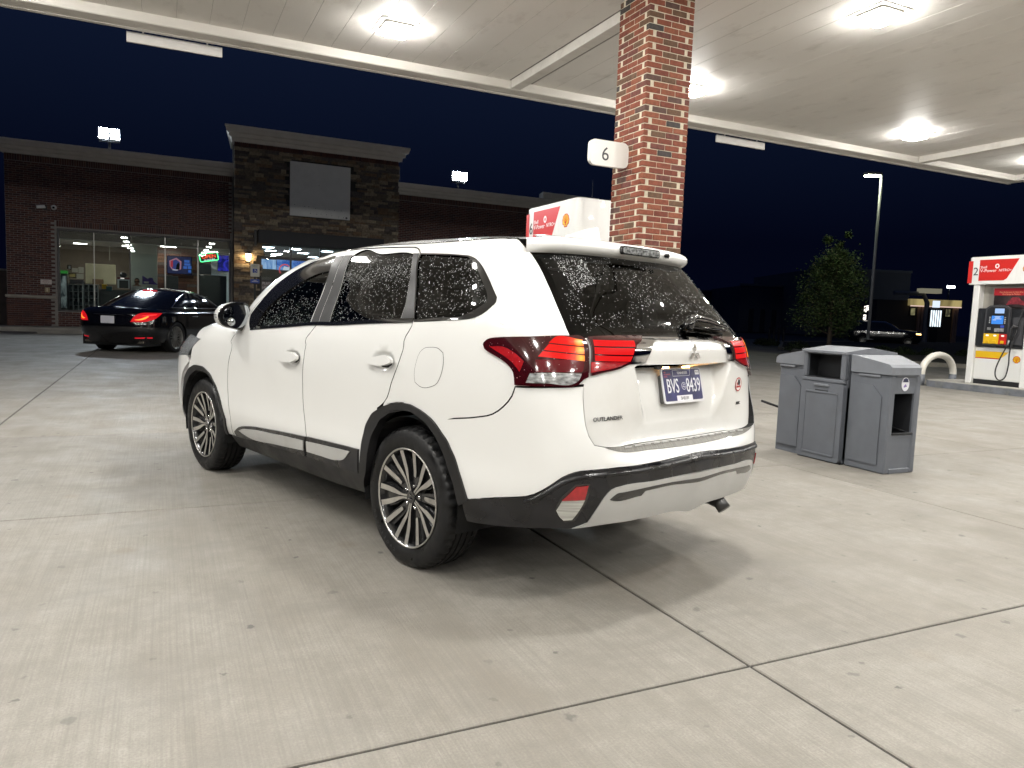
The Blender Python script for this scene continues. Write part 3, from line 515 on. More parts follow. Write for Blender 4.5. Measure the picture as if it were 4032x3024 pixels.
def build_column():
    x0, y0, w = 4.895, 7.117, .610; C = .0677; n = int(HC / C); MH = C - .0095
    t = thing('brick_column', 'square red brick canopy column standing just behind the white SUV', 'column', (x0 + w / 2, y0 + w / 2, 0))
    m = MB(); e = .0065; m.box(x0 + e, x0 + w - e, y0 + e, y0 + w - e, 0, HC); m.build('mortar_core', MORT, t, world=True)
    Ls = {'s': .1935, 'e': .199, 'h': .0955}; D = .06
    meshes = {k: [brick_mesh(L, MH, D, i * 7 + len(k), BRK) for i in range(4)] for k, L in Ls.items()}
    rest = MB(); cnt = 0; P = .6033 / 3; first = None
    faces = {'S': ((x0, y0), (1, 0), 0.), 'W': ((x0, y0 + w), (0, -1), -math.pi / 2), 'N': ((x0 + w, y0 + w), (-1, 0), math.pi), 'E': ((x0 + w, y0), (0, 1), math.pi / 2)}
    for c in range(n):
        z = C * (c + .5)
        for f, (o, d, rz) in faces.items():
            full = (c % 2 == 0) == (f in 'SN')
            if full: items = [(w / 6, 's'), (w / 2, 's'), (w * 5 / 6, 's')]; items = [(.0995 + .0, 'e'), (w / 2, 's'), (w - .0995, 'e')]
            else: items = [(.1015 + .0995, 's'), (w - .1015 - .0995, 's')]; items = [(.2035, 's'), (w - .2035, 's')]
            if not full: items = [(.048, 'h')] * 0 + items
            for u, k in items:
                px, py = o[0] + d[0] * u, o[1] + d[1] * u; nx, ny = d[1], -d[0]
                vis = f in 'SW' and 1.25 < z < 4.75
                me = random.choice(meshes[k]); jit = random.uniform(-.0008, .0015); loc = (px - nx * (0 - jit) , py - ny * (0 - jit), z)
                # the mesh face lies at y=-D: move it so the outer face sits flush with the pier
                loc = (px - nx * (D - jit), py - ny * (D - jit), z)
                # face normal of the mesh is -y; rotate it on to (nx,ny)
                ang = math.atan2(ny, nx) + math.pi / 2
                if vis and cnt < 300:
                    b = bpy.data.objects.new('brick', me); COL.objects.link(b); b.parent = t; b.location = Vector(loc) - Vector(t.location); b.rotation_euler = (0, 0, ang); cnt += 1
                else:
                    ca, sa = math.cos(ang), math.sin(ang); rest.add([(loc[0] + ca * v.co.x - sa * v.co.y, loc[1] + sa * v.co.x + ca * v.co.y, loc[2] + v.co.z) for v in me.vertices], [tuple(p.vertices) for p in me.polygons])
    # corner headers are the ends of the full-length bricks of the next face
    tag(rest.build('brickwork', BRKI, t, world=True), kind='stuff')
    f = thing('number_sign', 'white flag sign with a dark 6 fixed to the brick column', 'number sign', (4.895, 7.42, 2.985))
    m = MB(); p = [q for q in rrect(.52, .285, .07, 6, -.26 + .0, .1425)]; m.prism(p, (.0, 0, 0), (1, 0, 0), (0, 0, 1), (0, -1, 0), -.025, .025); m.build('panel', mat('sign_white', (.74, .72, .68), .4), f)
    text('6', .155, (-.315, -.0255, .062), (1, 0, 0), (0, 0, 1), mat('sign_grey', (.05, .05, .055), .5), f, 'numeral', .002, 1.0)
# ---------------------------------------------------------------- islands, pumps, guard
PWH = mat('pump_white', (.78, .78, .76), .28, coat=.5, var=.03, scale=2, dirt=(.35, .33, .3), dscale=3, dth=(.58, .8), damt=.25, stretch=(3, 3, .6)); PRED = mat('pump_red', (.58, .022, .016), .3, coat=.5); PYEL = mat('pump_yellow', (.76, .46, .012), .35, coat=.3); PBLK = mat('pump_black', (.014, .015, .018), .35, var=.3, scale=5); PGRY = mat('pump_grey', (.05, .05, .055), .4)
def shell_mark(mb, o, ax, ay, an, r, d=.002):
    "scallop emblem: red outline, yellow fan with ribs"
    def fan(k): 
        P = []
        for i in range(15):
            a = math.radians(-28 + 236 * i / 14); q = r * k * (1 + .035 * (1 if i % 2 == 0 else -1)); P.append((q * math.cos(a), q * math.sin(a) * 1.0 + .02 * r))
        P += [(-.50 * r * k, -.62 * r * k), (-.42 * r * k, -.90 * r * k), (.42 * r * k, -.90 * r * k), (.50 * r * k, -.62 * r * k)]; return P
    mb.prism(fan(1.0), o, ax, ay, an, 0, d, 0); mb.prism(fan(.86), o, ax, ay, an, d, 2 * d, 1)
    for i in range(-3, 4):
        a = math.radians(90 + i * 24); b = np.array([.06 * r * i, -.62 * r]); e = np.array([math.cos(a), math.sin(a)]) * r * .80; t = (e - b) / np.linalg.norm(e - b); q = np.array([-t[1], t[0]]) * r * .030
        mb.prism([tuple(b - q * .4), tuple(e - q), tuple(e + q), tuple(b + q * .4)][::1], o, ax, ay, an, 2 * d, 2.6 * d, 0)
def valance_print(t, L, num, zb, zt, yf, flip=1):
    "red swoosh, number, lettering on a face whose outward normal is -x; y runs from +L (left) to 0"
    ax, ay, an = np.array([0, -1., 0]), np.array([0, 0, 1.]), np.array([-1., 0, 0]); H = zt - zb
    o = np.array([yf, L, zb]); m = MB()
    m.prism([(.012, .05 * H), (.105, .05 * H), (.105, .87 * H), (.012, .87 * H)], o, ax, ay, an, 0, .003); u0 = .245
    m.prism([(u0, .13 * H), (u0 + .52, .13 * H), (u0 + .585, .20 * H), (u0 + .80, .90 * H), (u0 + .002, .90 * H)], o, ax, ay, an, 0, .003); m.build('red_graphic', PRED, t)
    text(num, .30 * H, o + ax * .175 + ay * .34 * H + an * .001, ax, ay, mat('valance_numeral', (.05, .05, .055), .5), t, 'numeral', .003, 1.)
    WT = mat('valance_lettering', (.80, .80, .80), .4)
    text('Shell', .095 * H, o + ax * (u0 + .022) + ay * .585 * H + an * .003, ax, ay, WT, t, 'lettering', .002, 1., 'LEFT'); text('V-Power', .115 * H, o + ax * (u0 + .022) + ay * .445 * H + an * .003, ax, ay, WT, t, 'lettering', .002, 1.05, 'LEFT'); text('NITRO+', .095 * H, o + ax * (u0 + .405) + ay * .455 * H + an * .003, ax, ay, WT, t, 'lettering', .002, .95, 'LEFT', shear=.2)
    m = MB(); c = o + ax * (u0 + .37) + ay * .655 * H
    for i in range(14):
        a0, a1 = 2 * math.pi * i / 14, 2 * math.pi * (i + 1) / 14; m.prism([(.022 * math.cos(a0), .026 * math.sin(a0)), (.044 * math.cos(a0), .050 * math.sin(a0)), (.044 * math.cos(a1), .050 * math.sin(a1)), (.022 * math.cos(a1), .026 * math.sin(a1))], c, ax, ay, an, .003, .005)
    m.build('ring_mark', WT, t)
    m = MB(); shell_mark(m, o + ax * (L - .30) + ay * .52 * H, ax, ay, an, .095, .0025); m.build('scallop_mark', [PRED, PYEL], t)
def build_pump(x, y, num, label):
    "dispenser; x = front face (looking to -x), y = right-hand end; length 1.5 m along y"
    t = thing('fuel_pump', label, 'fuel pump', (x, y, .15), 0, 'fuel pumps on the islands'); L = 1.52; zb, zt = 2.10, 2.665; D = .82; C = mat
    m = MB(); p = rrect(D, L, .10, 6, D / 2, L / 2); m.prism(p, (0, 0, 0), (1, 0, 0), (0, 1, 0), (0, 0, 1), zb, zt); o = m.build('valance', PWH, t); autosharp(o.data, 35)
    m = MB(); p = rrect(D - .03, L - .03, .09, 6, D / 2, L / 2); m.prism(p, (0, 0, 0), (1, 0, 0), (0, 1, 0), (0, 0, 1), zt, zt + .012); m.build('valance_cap', PWH, t)
    valance_print(t, L, num, zb, zt, -.001)
    for yy in (.13, L - .27): m = MB(); m.bbox(.03, D - .03, yy, yy + .135, 0, zb, .012); m.build('side_post', PWH, t)
    m = MB(); m.box(.20, D - .20, .265, L - .27, 1.55, zb); m.build('upper_back', mat('pump_steel', (.42, .40, .36), .3, metal=.6, var=.1, scale=3), t)
    m = MB(); m.bbox(.085, D - .085, .268, L - .273, .10, .78, .01); m.build('lower_door', PWH, t); m = MB(); m.box(.10, D - .10, .27, L - .28, 0, .10); m.build('plinth', PBLK, t)
    m = MB(); m.bbox(.045, D - .045, .268, L - .273, .80, 1.60, .015); m.build('control_head', PBLK, t)
    # poster above the head
    yl = L - .52; m = MB(); m.bbox(.14, .175, .30, yl, 1.62, 2.02, .006); ps = m.build('poster_board', mat('poster_dark', (.03, .018, .018), .35, var=.8, scale=5), t)
    m = MB(); m.box(.134, .1405, .30, yl, 1.87, 2.02); m.build('poster_header', mat('poster_red', (.34, .012, .02), .35), ps); text('More Performance for Every Drive', .030, (.1335, (yl + .30) / 2, 1.925), (0, -1, 0), (0, 0, 1), mat('poster_print', (.60, .30, .16), .5), ps, 'poster_lettering', .001, .8); text('More Savings for Members', .030, (.1335, (yl + .30) / 2, 1.882), (0, -1, 0), (0, 0, 1), mat('poster_print', (.60, .30, .16), .5), ps, 'poster_lettering', .001, .8)
    m = MB(); m.prism([(-.02, 0), (.10, .02), (.22, .02), (.34, 0), (.36, .08), (.27, .10), (.22, .16), (.10, .16), (.03, .09)], (.139, .72, 1.67), (0, -1, 0), (0, 0, 1), (-1, 0, 0), 0, .003); m.build('poster_car', mat('poster_carred', (.22, .02, .03), .4, var=.6, scale=14), ps)
    # screen bezel
    yc = L - .72; P = []
    m = MB(); m.prism([(-.26, .83), (.26, .83), (.25, 1.60), (.17, 1.655), (0, 1.672), (-.17, 1.655), (-.25, 1.60)], (.045, yc, 0), (0, -1, 0), (0, 0, 1), (-1, 0, 0), 0, .05); bz = m.build('screen_bezel', PGRY, t); X = -.006
    m = MB(); m.prism([(-.225, .86), (.225, .86), (.215, 1.58), (.14, 1.625), (-.14, 1.625), (-.215, 1.58)], (-.005, yc, 0), (0, -1, 0), (0, 0, 1), (-1, 0, 0), 0, .004); m.build('fascia_panel', PBLK, bz)
    m = MB(); m.prism(rrect(.19, .10, .01, 3, .04, 1.545), (X - .004, yc, 0), (0, -1, 0), (0, 0, 1), (-1, 0, 0), 0, .003); m.build('price_screen', emit('price_glow', (.42, .62, 1.), 1.0), bz)
    m = MB(); m.prism(rrect(.24, .17, .008, 3, .01, 1.36), (X - .004, yc, 0), (0, -1, 0), (0, 0, 1), (-1, 0, 0), 0, .003); m.build('display_screen', emit('display_glow', (.05, .30, .95), .95), bz)
    SW = emit('screen_text', (.8, .9, 1.), .9); m = MB()
    for k_, (u, w_) in enumerate(((0, .12), (0, .09), (.01, .14), (-.06, .07))): m.box(X - .009, X - .007, yc - u - .01 - w_ / 2, yc - u - .01 + w_ / 2, 1.425 - k_ * .022 - .005, 1.425 - k_ * .022 + .005)
    m.build('screen_text', SW, bz)
    m = MB()
    for s_ in (-.145, .165):
        for k_ in range(4): m.box(X - .01, X - .004, yc - s_ - .012, yc - s_ + .012, 1.29 + k_ * .037, 1.312 + k_ * .037)
    m.build('soft_keys', mat('key_grey', (.45, .45, .45), .5), bz)
    m = MB(); m.prism(rrect(.10, .075, .01, 3, .02, 1.15), (X - .004, yc, 0), (0, -1, 0), (0, 0, 1), (-1, 0, 0), 0, .012); m.box(X - .02, X - .004, yc - .16, yc - .08, 1.12, 1.19); m.box(X - .012, X - .004, yc + .11, yc + .18, 1.15, 1.20); m.build('card_reader', mat('reader_grey', (.25, .25, .25), .5, var=.4, scale=20), bz)
    m = MB(); m.box(X - .01, X - .004, yc - .155, yc - .085, 1.205, 1.25); m.build('pay_mark', emit('pay_blue', (.05, .12, .75), .6), bz)
    for k_, mm in enumerate((PYEL, PYEL, PRED)):
        ya = yc + .24 - k_ * .158; m = MB(); m.box(X - .012, X - .002, ya - .155, ya, .865, 1.075); gp_ = m.build('grade_panel', mm, bz)
        m = MB(); m.prism(rrect(.062, .034, .016, 4), (X - .012, ya - .078, 1.035), (0, -1, 0), (0, 0, 1), (-1, 0, 0), 0, .004); m.build('grade_lamp', emit('grade_glow', (1., .95, .85), 1.3), t)
        m = MB(); m.bbox(X - .03, X - .012, ya - .115, ya - .04, .875, .935, .006); m.build('grade_button', PYEL, t)
    # nozzle in its holster, hose
    yn = .40; m = MB(); m.box(.02, .05, yn - .11, yn + .09, .86, 1.42); m.build('nozzle_holster', PGRY, t)
    m = MB(); m.tube([(-.02, yn - .04, 1.22), (-.045, yn + .03, 1.24), (-.06, yn + .07, 1.18), (-.06, yn + .075, 1.05), (-.065, yn + .085, .96)], [.022, .030, .032, .026, .020], 8); m.tube([(-.03, yn - .03, 1.17), (-.06, yn - .01, 1.05), (-.055, yn + .05, .97)], .010, 6); m.build('nozzle', mat('nozzle_black', (.02, .02, .022), .4), t, smooth=True)
    m = MB(); m.cyl((-.065, yn + .085, .955), (-.07, yn + .10, .86), .019, .017, 8); m.build('hose_swivel', mat('swivel_steel', (.5, .5, .5), .35, metal=.8), t, smooth=True)
    hp = [(-.07, yn + .10, .86), (-.09, yn + .20, .60), (-.10, yn + .27, .36), (-.10, yn + .26, .20), (-.09, yn + .18, .125), (-.08, yn + .08, .20), (-.06, yn + .05, .45), (-.04, yn + .06, .75), (-.0, yn - .02, 1.25), (.02, yn - .12, 1.75), (.08, yn - .14, 2.09)]
    hp = [tuple(p) for p in smooth_poly3(hp)]; m = MB(); m.tube(hp, .0135, 8); m.build('fuel_hose', mat('hose_rubber', (.018, .018, .02), .5), t, smooth=True)
    m = MB(); m.prism([(0, 0), (.52, 0), (.60, .055), (.68, .135), (0, .135)], (.085, L - .285, .565), (0, -1, 0), (0, 0, 1), (-1, 0, 0), 0, .003); m.build('yellow_stripe', PYEL, t); m = MB(); m.prism([(0, 0), (.50, 0), (.53, .018), (0, .018)], (.085, L - .285, .545), (0, -1, 0), (0, 0, 1), (-1, 0, 0), 0, .003); m.build('red_stripe', PRED, t)
    m = MB(); shell_mark(m, (.084, .385, .56), np.array([0, -1., 0]), np.array([0, 0, 1.]), np.array([-1., 0, 0]), .075); m.build('scallop_mark', [PRED, PYEL], t)
    return t
def smooth_poly3(P, k=6):
    P = [np.array(p, float) for p in P]; out = []
    for i in range(len(P) - 1):
        p0, p1, p2, p3 = P[max(i - 1, 0)], P[i], P[i + 1], P[min(i + 2, len(P) - 1)]
        for j in range(k):
            t = j / k; out.append(.5 * (2 * p1 + (p2 - p0) * t + (2 * p0 - 5 * p1 + 4 * p2 - p3) * t * t + (3 * p1 - p0 - 3 * p2 + p3) * t ** 3))
    return out + [P[-1]]
def build_islands():
    IC = mat('island_concrete', (.42, .40, .36), .75, var=.15, scale=3); IK = mat('kerb_paint_grey', (.16, .17, .19), .6, var=.3, scale=4, dirt=(.3, .28, .24), dscale=5, dth=(.5, .75), damt=.5)
    for x, y0, y1, lab in ((4.68, 6.25, 11.0, 'low kerbed pump island under the brick column'), (15.36, 4.2, 10.93, 'low kerbed pump island with grey painted edge under pump 2')):
        t = thing('pump_island', lab, 'pump island', (x, y0, 0), 0, 'pump islands'); w = 1.15
        m = MB(); m.prism(rrect(w, y1 - y0, .16, 6, w / 2, (y1 - y0) / 2), (0, 0, 0), (1, 0, 0), (0, 1, 0), (0, 0, 1), -.05, .135); m.build('kerb_face', IK, t)
        m = MB(); m.prism(rrect(w - .03, y1 - y0 - .03, .15, 6, w / 2, (y1 - y0) / 2), (0, 0, 0), (1, 0, 0), (0, 1, 0), (0, 0, 1), .135, .150); m.build('island_top', IC, t)
    t = thing('guard_hoop', 'white U-shaped steel guard hoop with grey feet beside pump 2', 'guard rail', (15.46, 11.06, 0))
    P = [(0, 0, .24)] + [(.545 - .545 * math.cos(a), .0, .27 + .42 * math.sin(a)) for a in np.linspace(0, math.pi, 21)] + [(1.09, .0, .24)]
    m = MB(); m.tube(P, .075, 16); m.build('hoop', mat('hoop_white', (.72, .69, .62), .4, dirt=(.3, .27, .22), dscale=6, dth=(.5, .8), damt=.3), t, smooth=True)
    for xx, yy in ((0, 0), (1.09, .0)): m = MB(); m.cyl((xx, yy, -.02), (xx, yy, .25), .078, n=16); m.build('foot', mat('hoop_grey', (.15, .16, .18), .5), t, smooth=True)
# ---------------------------------------------------------------- waste and windscreen-wash unit
def build_bin():
    G = mat('bin_grey', (.105, .114, .132), .48, var=.07, scale=7, bump=.12, bscale=260, dirt=(.09, .09, .09), dscale=3, dth=(.55, .8), damt=.3); DK = mat('bin_inside', (.010, .011, .014), .7); GL = mat('bin_lid_grey', (.15, .16, .18), .5, var=.08, scale=9, bump=.12, bscale=260)
    t = thing('waste_bin', 'grey plastic forecourt waste bin with wash station standing right of the white SUV', 'waste bin', (5.60, 4.29, 0))
    # plan: local x 0..0.78 (away from the car), local y 0..1.27 along the lane
    def shell(name, x0, x1, y0, y1, z0, z1, r, m, holes=None): 
        q = MB(); q.prism(rrect(x1 - x0, y1 - y0, r, 5, (x0 + x1) / 2, (y0 + y1) / 2), (0, 0, 0), (1, 0, 0), (0, 1, 0), (0, 0, 1), z0, z1); o = q.build(name, m, t); autosharp(o.data, 30); return o
    # side bodies
    a = shell('body', .03, .58, .925, 1.28, 0, .875, .03, G)
    # right body is hollow at its end face: built from walls
    q = MB(); y0, y1 = .0, .42
    q.bbox(.02, .09, y0 + .0, y1, 0, .865, .012); q.bbox(.345, .41, y0, y1, 0, .865, .012); q.bbox(.085, .35, y0 + .012, y0 + .03, 0, .345, .004); q.bbox(.085, .35, y0 + .012, y0 + .03, .70, .865, .004); q.box(.085, .35, y1 - .03, y1, 0, .865); q.bbox(.085, .35, y0, y0 + .05, 0, .045, .006); q.bbox(.085, .35, y0, y0 + .02, .845, .867, .004); q.build('wash_body', G, t)
    q = MB(); q.box(.086, .344, y0 + .031, y1 - .031, .300, .312); q.box(.0855, .0875, y0 + .03, y1 - .03, .31, .70); q.box(.3425, .3445, y0 + .03, y1 - .03, .31, .70); q.box(.087, .342, y1 - .034, y1 - .031, .31, .70); q.box(.086, .344, y0 + .031, y1 - .031, .70, .705); q.build('wash_well', DK, t)
    q = MB(); q.tube([(.085, y0 + .006, .352), (.35, y0 + .006, .352)], .010, 6); q.tube([(.335, y0 + .01, .352), (.335, y1 - .05, .40)], .008, 6); q.tube([(.10, y0 + .01, .352), (.10, y1 - .05, .40)], .008, 6); q.build('bucket_rim', DK, t, smooth=True)
    b = MB(); b.prism([(.405, .03), (.58, .40), (.58, .43), (.405, .43)], (0, 0, 0), (1, 0, 0), (0, 1, 0), (0, 0, 1), 0, .865); b.build('back_body', G, t)
    # lids: sloping down from the tower to both ends
    for (ya, yb, nm) in ((.40, -.015, 1), (.945, 1.30, -1)):
        prof = [(ya, .865 if nm > 0 else .875), (ya, 1.015), (ya + (yb - ya) * .15, 1.01), (yb - .03 * (1 if yb > ya else -1), .955), (yb, .93), (yb, .865 if nm > 0 else .875)]
        if nm > 0: prof = prof[::-1]
        q = MB(); q.prism(prof[::-1], (.0, 0, 0), (0, 1, 0), (0, 0, 1), (1, 0, 0), 0., .80); q.v = [(x if x < .4 else float(np.interp(abs(y - ya), [0, .40], [.62, .375])), y, z) for x, y, z in q.v]; o = q.build('lid', GL, t); 
    # central tower with throw-in mouth
    y0, y1 = .435, .925; q = MB(); q.bbox(-.035, .0, y0, y1, .74, .775, .008); q.bbox(-.035, .02, y0, y0 + .055, .775, 1.035, .012); q.bbox(-.035, .02, y1 - .045, y1, .775, 1.035, .012); q.bbox(-.035, .02, y0 + .055, y1 - .045, 1.0, 1.035, .008); q.box(.02, .60, y0, y0 + .012, .0, 1.03); q.box(.02, .60, y1 - .012, y1, .0, 1.03); q.box(.58, .60, y0 + .012, y1 - .012, 0, 1.03); q.box(.0, .02, y0, y1, .72, .775); q.build('tower', G, t)
    q = MB(); q.add([(-.045, y0 - .01, 1.033), (-.045, y1 + .01, 1.033), (.30, y0 - .01, 1.075), (.30, y1 + .01, 1.075), (.63, y0 - .01, 1.035), (.63, y1 + .01, 1.035), (-.045, y0 - .01, 1.012), (-.045, y1 + .01, 1.012), (.63, y0 - .01, 1.01), (.63, y1 + .01, 1.01)], [(0, 2, 3, 1), (2, 4, 5, 3), (0, 1, 7, 6), (4, 8, 9, 5), (0, 6, 8, 4, 2), (1, 3, 5, 9, 7)]); q.build('tower_roof', GL, t)
    q = MB(); q.box(.16, .17, y0 + .012, y1 - .012, .78, 1.02); q.box(.0, .17, y0 + .013, y1 - .013, .772, .776); q.add([(.02, y0 + .0125, .78), (.16, y0 + .0125, .78), (.16, y0 + .0125, 1.02), (.02, y0 + .0125, 1.02), (.02, y1 - .0125, .78), (.16, y1 - .0125, .78), (.16, y1 - .0125, 1.02), (.02, y1 - .0125, 1.02)], [(0, 1, 2, 3), (7, 6, 5, 4)]); q.build('mouth', DK, t)
    # door with pressed panel, pull
    q = MB(); q.prism(rrect(y1 - y0 - .0, .725, .03, 5, 0, 0), (.0, (y0 + y1) / 2, .375), (0, -1, 0), (0, 0, 1), (-1, 0, 0), -.06, .035); d = q.build('door', G, t); autosharp(d.data, 30)
    q = MB(); pw, ph = .36, .575
    for (u0, u1, w0, w1) in ((-pw / 2, pw / 2, -ph / 2 - .012, -ph / 2 + .006), (-pw / 2, pw / 2, ph / 2 - .006, ph / 2 + .012), (-pw / 2 - .012, -pw / 2 + .004, -ph / 2, ph / 2), (pw / 2 - .004, pw / 2 + .012, -ph / 2, ph / 2)): q.bbox(-.043, -.034, (y0 + y1) / 2 - u1, (y0 + y1) / 2 - u0, .355 + w0, .355 + w1, .003)
    q.build('door_rib', G, d)
    q = MB(); q.bbox(-.040, -.030, (y0 + y1) / 2 - .075, (y0 + y1) / 2 + .075, .635, .668, .004); q.build('pull_slot', DK, d)
    q = MB(); q.bbox(-.052, -.033, (y0 + y1) / 2 - .085, (y0 + y1) / 2 + .085, .70, .722, .005); q.build('pull_lip', GL, d)
    q = MB(); q.box(-.01, .03, y0 - .006, y1 + .006, -.0, .012); q.build('foot_gap', DK, t)
    # raised panels on the sides
    for (ya, yb) in ((.075, .37), (.975, 1.24)):
        q = MB(); q.prism([(-(yb - ya) / 2, 0), ((yb - ya) / 2, 0), ((yb - ya) / 2, .60), ((yb - ya) / 2 - .09, .69), (-(yb - ya) / 2, .70)], (.022, (ya + yb) / 2, .07), (0, -1, 0), (0, 0, 1), (-1, 0, 0), -.01, .012); o = q.build('side_panel', G, t)
    for ya, yb, z in ((.10, .32, .835), (1.06, 1.26, .845)): q = MB(); q.bbox(.005, .03, ya, yb, z, z + .022, .004); q.build('finger_grip', GL, t)
    q = MB(); 
    st = [(.048 * math.cos(a), .060 * math.sin(a)) for a in np.linspace(0, 2 * math.pi, 25)[:-1]]; q.prism(st, (.215, .0115, .785), (1, 0, 0), (0, 0, 1), (0, -1, 0), 0, .0035, 0); q.prism([(-.035, .018), (.035, .018), (.028, .044), (0, .055), (-.028, .044)], (.215, .008, .785), (1, 0, 0), (0, 0, 1), (0, -1, 0), 0, .001, 1); q.prism([(-.02, -.02), (.02, -.01), (.0, .012), (-.022, -.006)], (.215, .008, .775), (1, 0, 0), (0, 0, 1), (0, -1, 0), 0, .001, 2); q.build('sticker', [mat('sticker_pale', (.65, .66, .70), .4), mat('sticker_navy', (.03, .035, .08), .4), mat('sticker_violet', (.20, .15, .36), .4)], t)
    s = thing('squeegee', 'black squeegee handle sticking out behind the grey waste bin', 'squeegee', (5.62, 5.60, 0)); q = MB(); q.tube([(-.03, .15, .468), (.02, .10, .445), (.12, .045, .41), (.30, .03, .36)], [.011, .013, .011, .011], 8); q.build('handle', DK, s, smooth=True); q = MB(); q.box(.28, .32, -.018, .13, .32, .365); q.build('blade', mat('rubber_black', (.02, .02, .02), .6), s)
class Both:
    "left half surface continued over the centre line (negative u = right-hand side)"
    def __init__(s, base): s.b = base
    def at(s, u, v):
        u = np.atleast_1d(u).astype(float); p = s.b.at(np.abs(u), v); p[:, 1] *= np.where(u < 0, -1., 1.); return p
    def nrm(s, u, v):
        u = np.atleast_1d(u).astype(float); n = s.b.nrm(np.maximum(np.abs(u), 2.1e-3), v); n[:, 1] *= np.where(u < 0, -1., 1.); return n
class Dent:
    "surface with soft hand-cups pressed into it: (s, v, rs, rv, depth)"
    def __init__(s, base, d): s.b = base; s.d = d
    def at(s, u, v):
        u = np.atleast_1d(u).astype(float); v = np.atleast_1d(v).astype(float); o = np.zeros(len(u))
        for a, b, ra, rb, k in s.d:
            q = np.sqrt(((u - a) / ra) ** 2 + ((v - b) / rb) ** 2); o -= k * (1 - sstep(.45, 1.0, q))
        return s.b.at(u, v) + s.b.nrm(u, v) * o[:, None]
    def nrm(s, u, v):
        e = 1e-3; u = np.atleast_1d(u).astype(float); v = np.atleast_1d(v).astype(float)
        n = np.cross(s.at(u, v + e) - s.at(u, v - e), s.at(u + e, v) - s.at(u - e, v)); return n / np.maximum(np.linalg.norm(n, axis=1, keepdims=True), 1e-9)
SB = Both(SIDE)
def smooth_poly(P, step=.03, corner=38., closed=True):
    "resample a traced outline; bends sharper than `corner` stay corners, the rest is a smooth curve"
    P = [np.array(p, float) for p in P]; n = len(P); out = []
    def tang(i):
        if not closed and i in (0, n - 1): return None
        a = P[i] - P[i - 1]; b = P[(i + 1) % n] - P[i]; la, lb = np.linalg.norm(a), np.linalg.norm(b)
        if la < 1e-9 or lb < 1e-9: return None
        if math.degrees(math.acos(np.clip(np.dot(a, b) / la / lb, -1, 1))) > corner: return None
        t = a / la * lb + b / lb * la; return t / np.linalg.norm(t)
    T = [tang(i) for i in range(n)]
    for i in range(n if closed else n - 1):
        p, q = P[i], P[(i + 1) % n]; d = np.linalg.norm(q - p)
        if d < 1e-9: continue
        t0 = T[i]; t1 = T[(i + 1) % n]; ch = (q - p) / d
        t0 = ch if t0 is None else t0; t1 = ch if t1 is None else t1
        k = max(1, int(round(d / step)))
        for j in range(k):
            u = j / k; out.append(p * (1 + 2 * u) * (1 - u) ** 2 + t0 * d * u * (1 - u) ** 2 + q * u * u * (3 - 2 * u) + t1 * d * u * u * (u - 1))
    if not closed: out.append(P[-1])
    return out
def inside(pts, poly):
    x, y = pts[:, 0], pts[:, 1]; r = np.zeros(len(pts), bool); n = len(poly); j = n - 1
    for i in range(n):
        xi, yi = poly[i]; xj, yj = poly[j]
        if yi != yj:
            c = (yi > y) != (yj > y); r ^= c & (x < (xj - xi) * (y - yi) / (yj - yi) + xi)
        j = i
    return r
def distpoly(pts, poly):
    d = np.full(len(pts), 9.); Q = np.array(poly)
    for i in range(len(Q)):
        a, b = Q[i - 1], Q[i]; ab = b - a; L = (ab @ ab) + 1e-12; t = np.clip(((pts - a) @ ab) / L, 0, 1)
        d = np.minimum(d, np.linalg.norm(pts - a - t[:, None] * ab, axis=1))
    return d
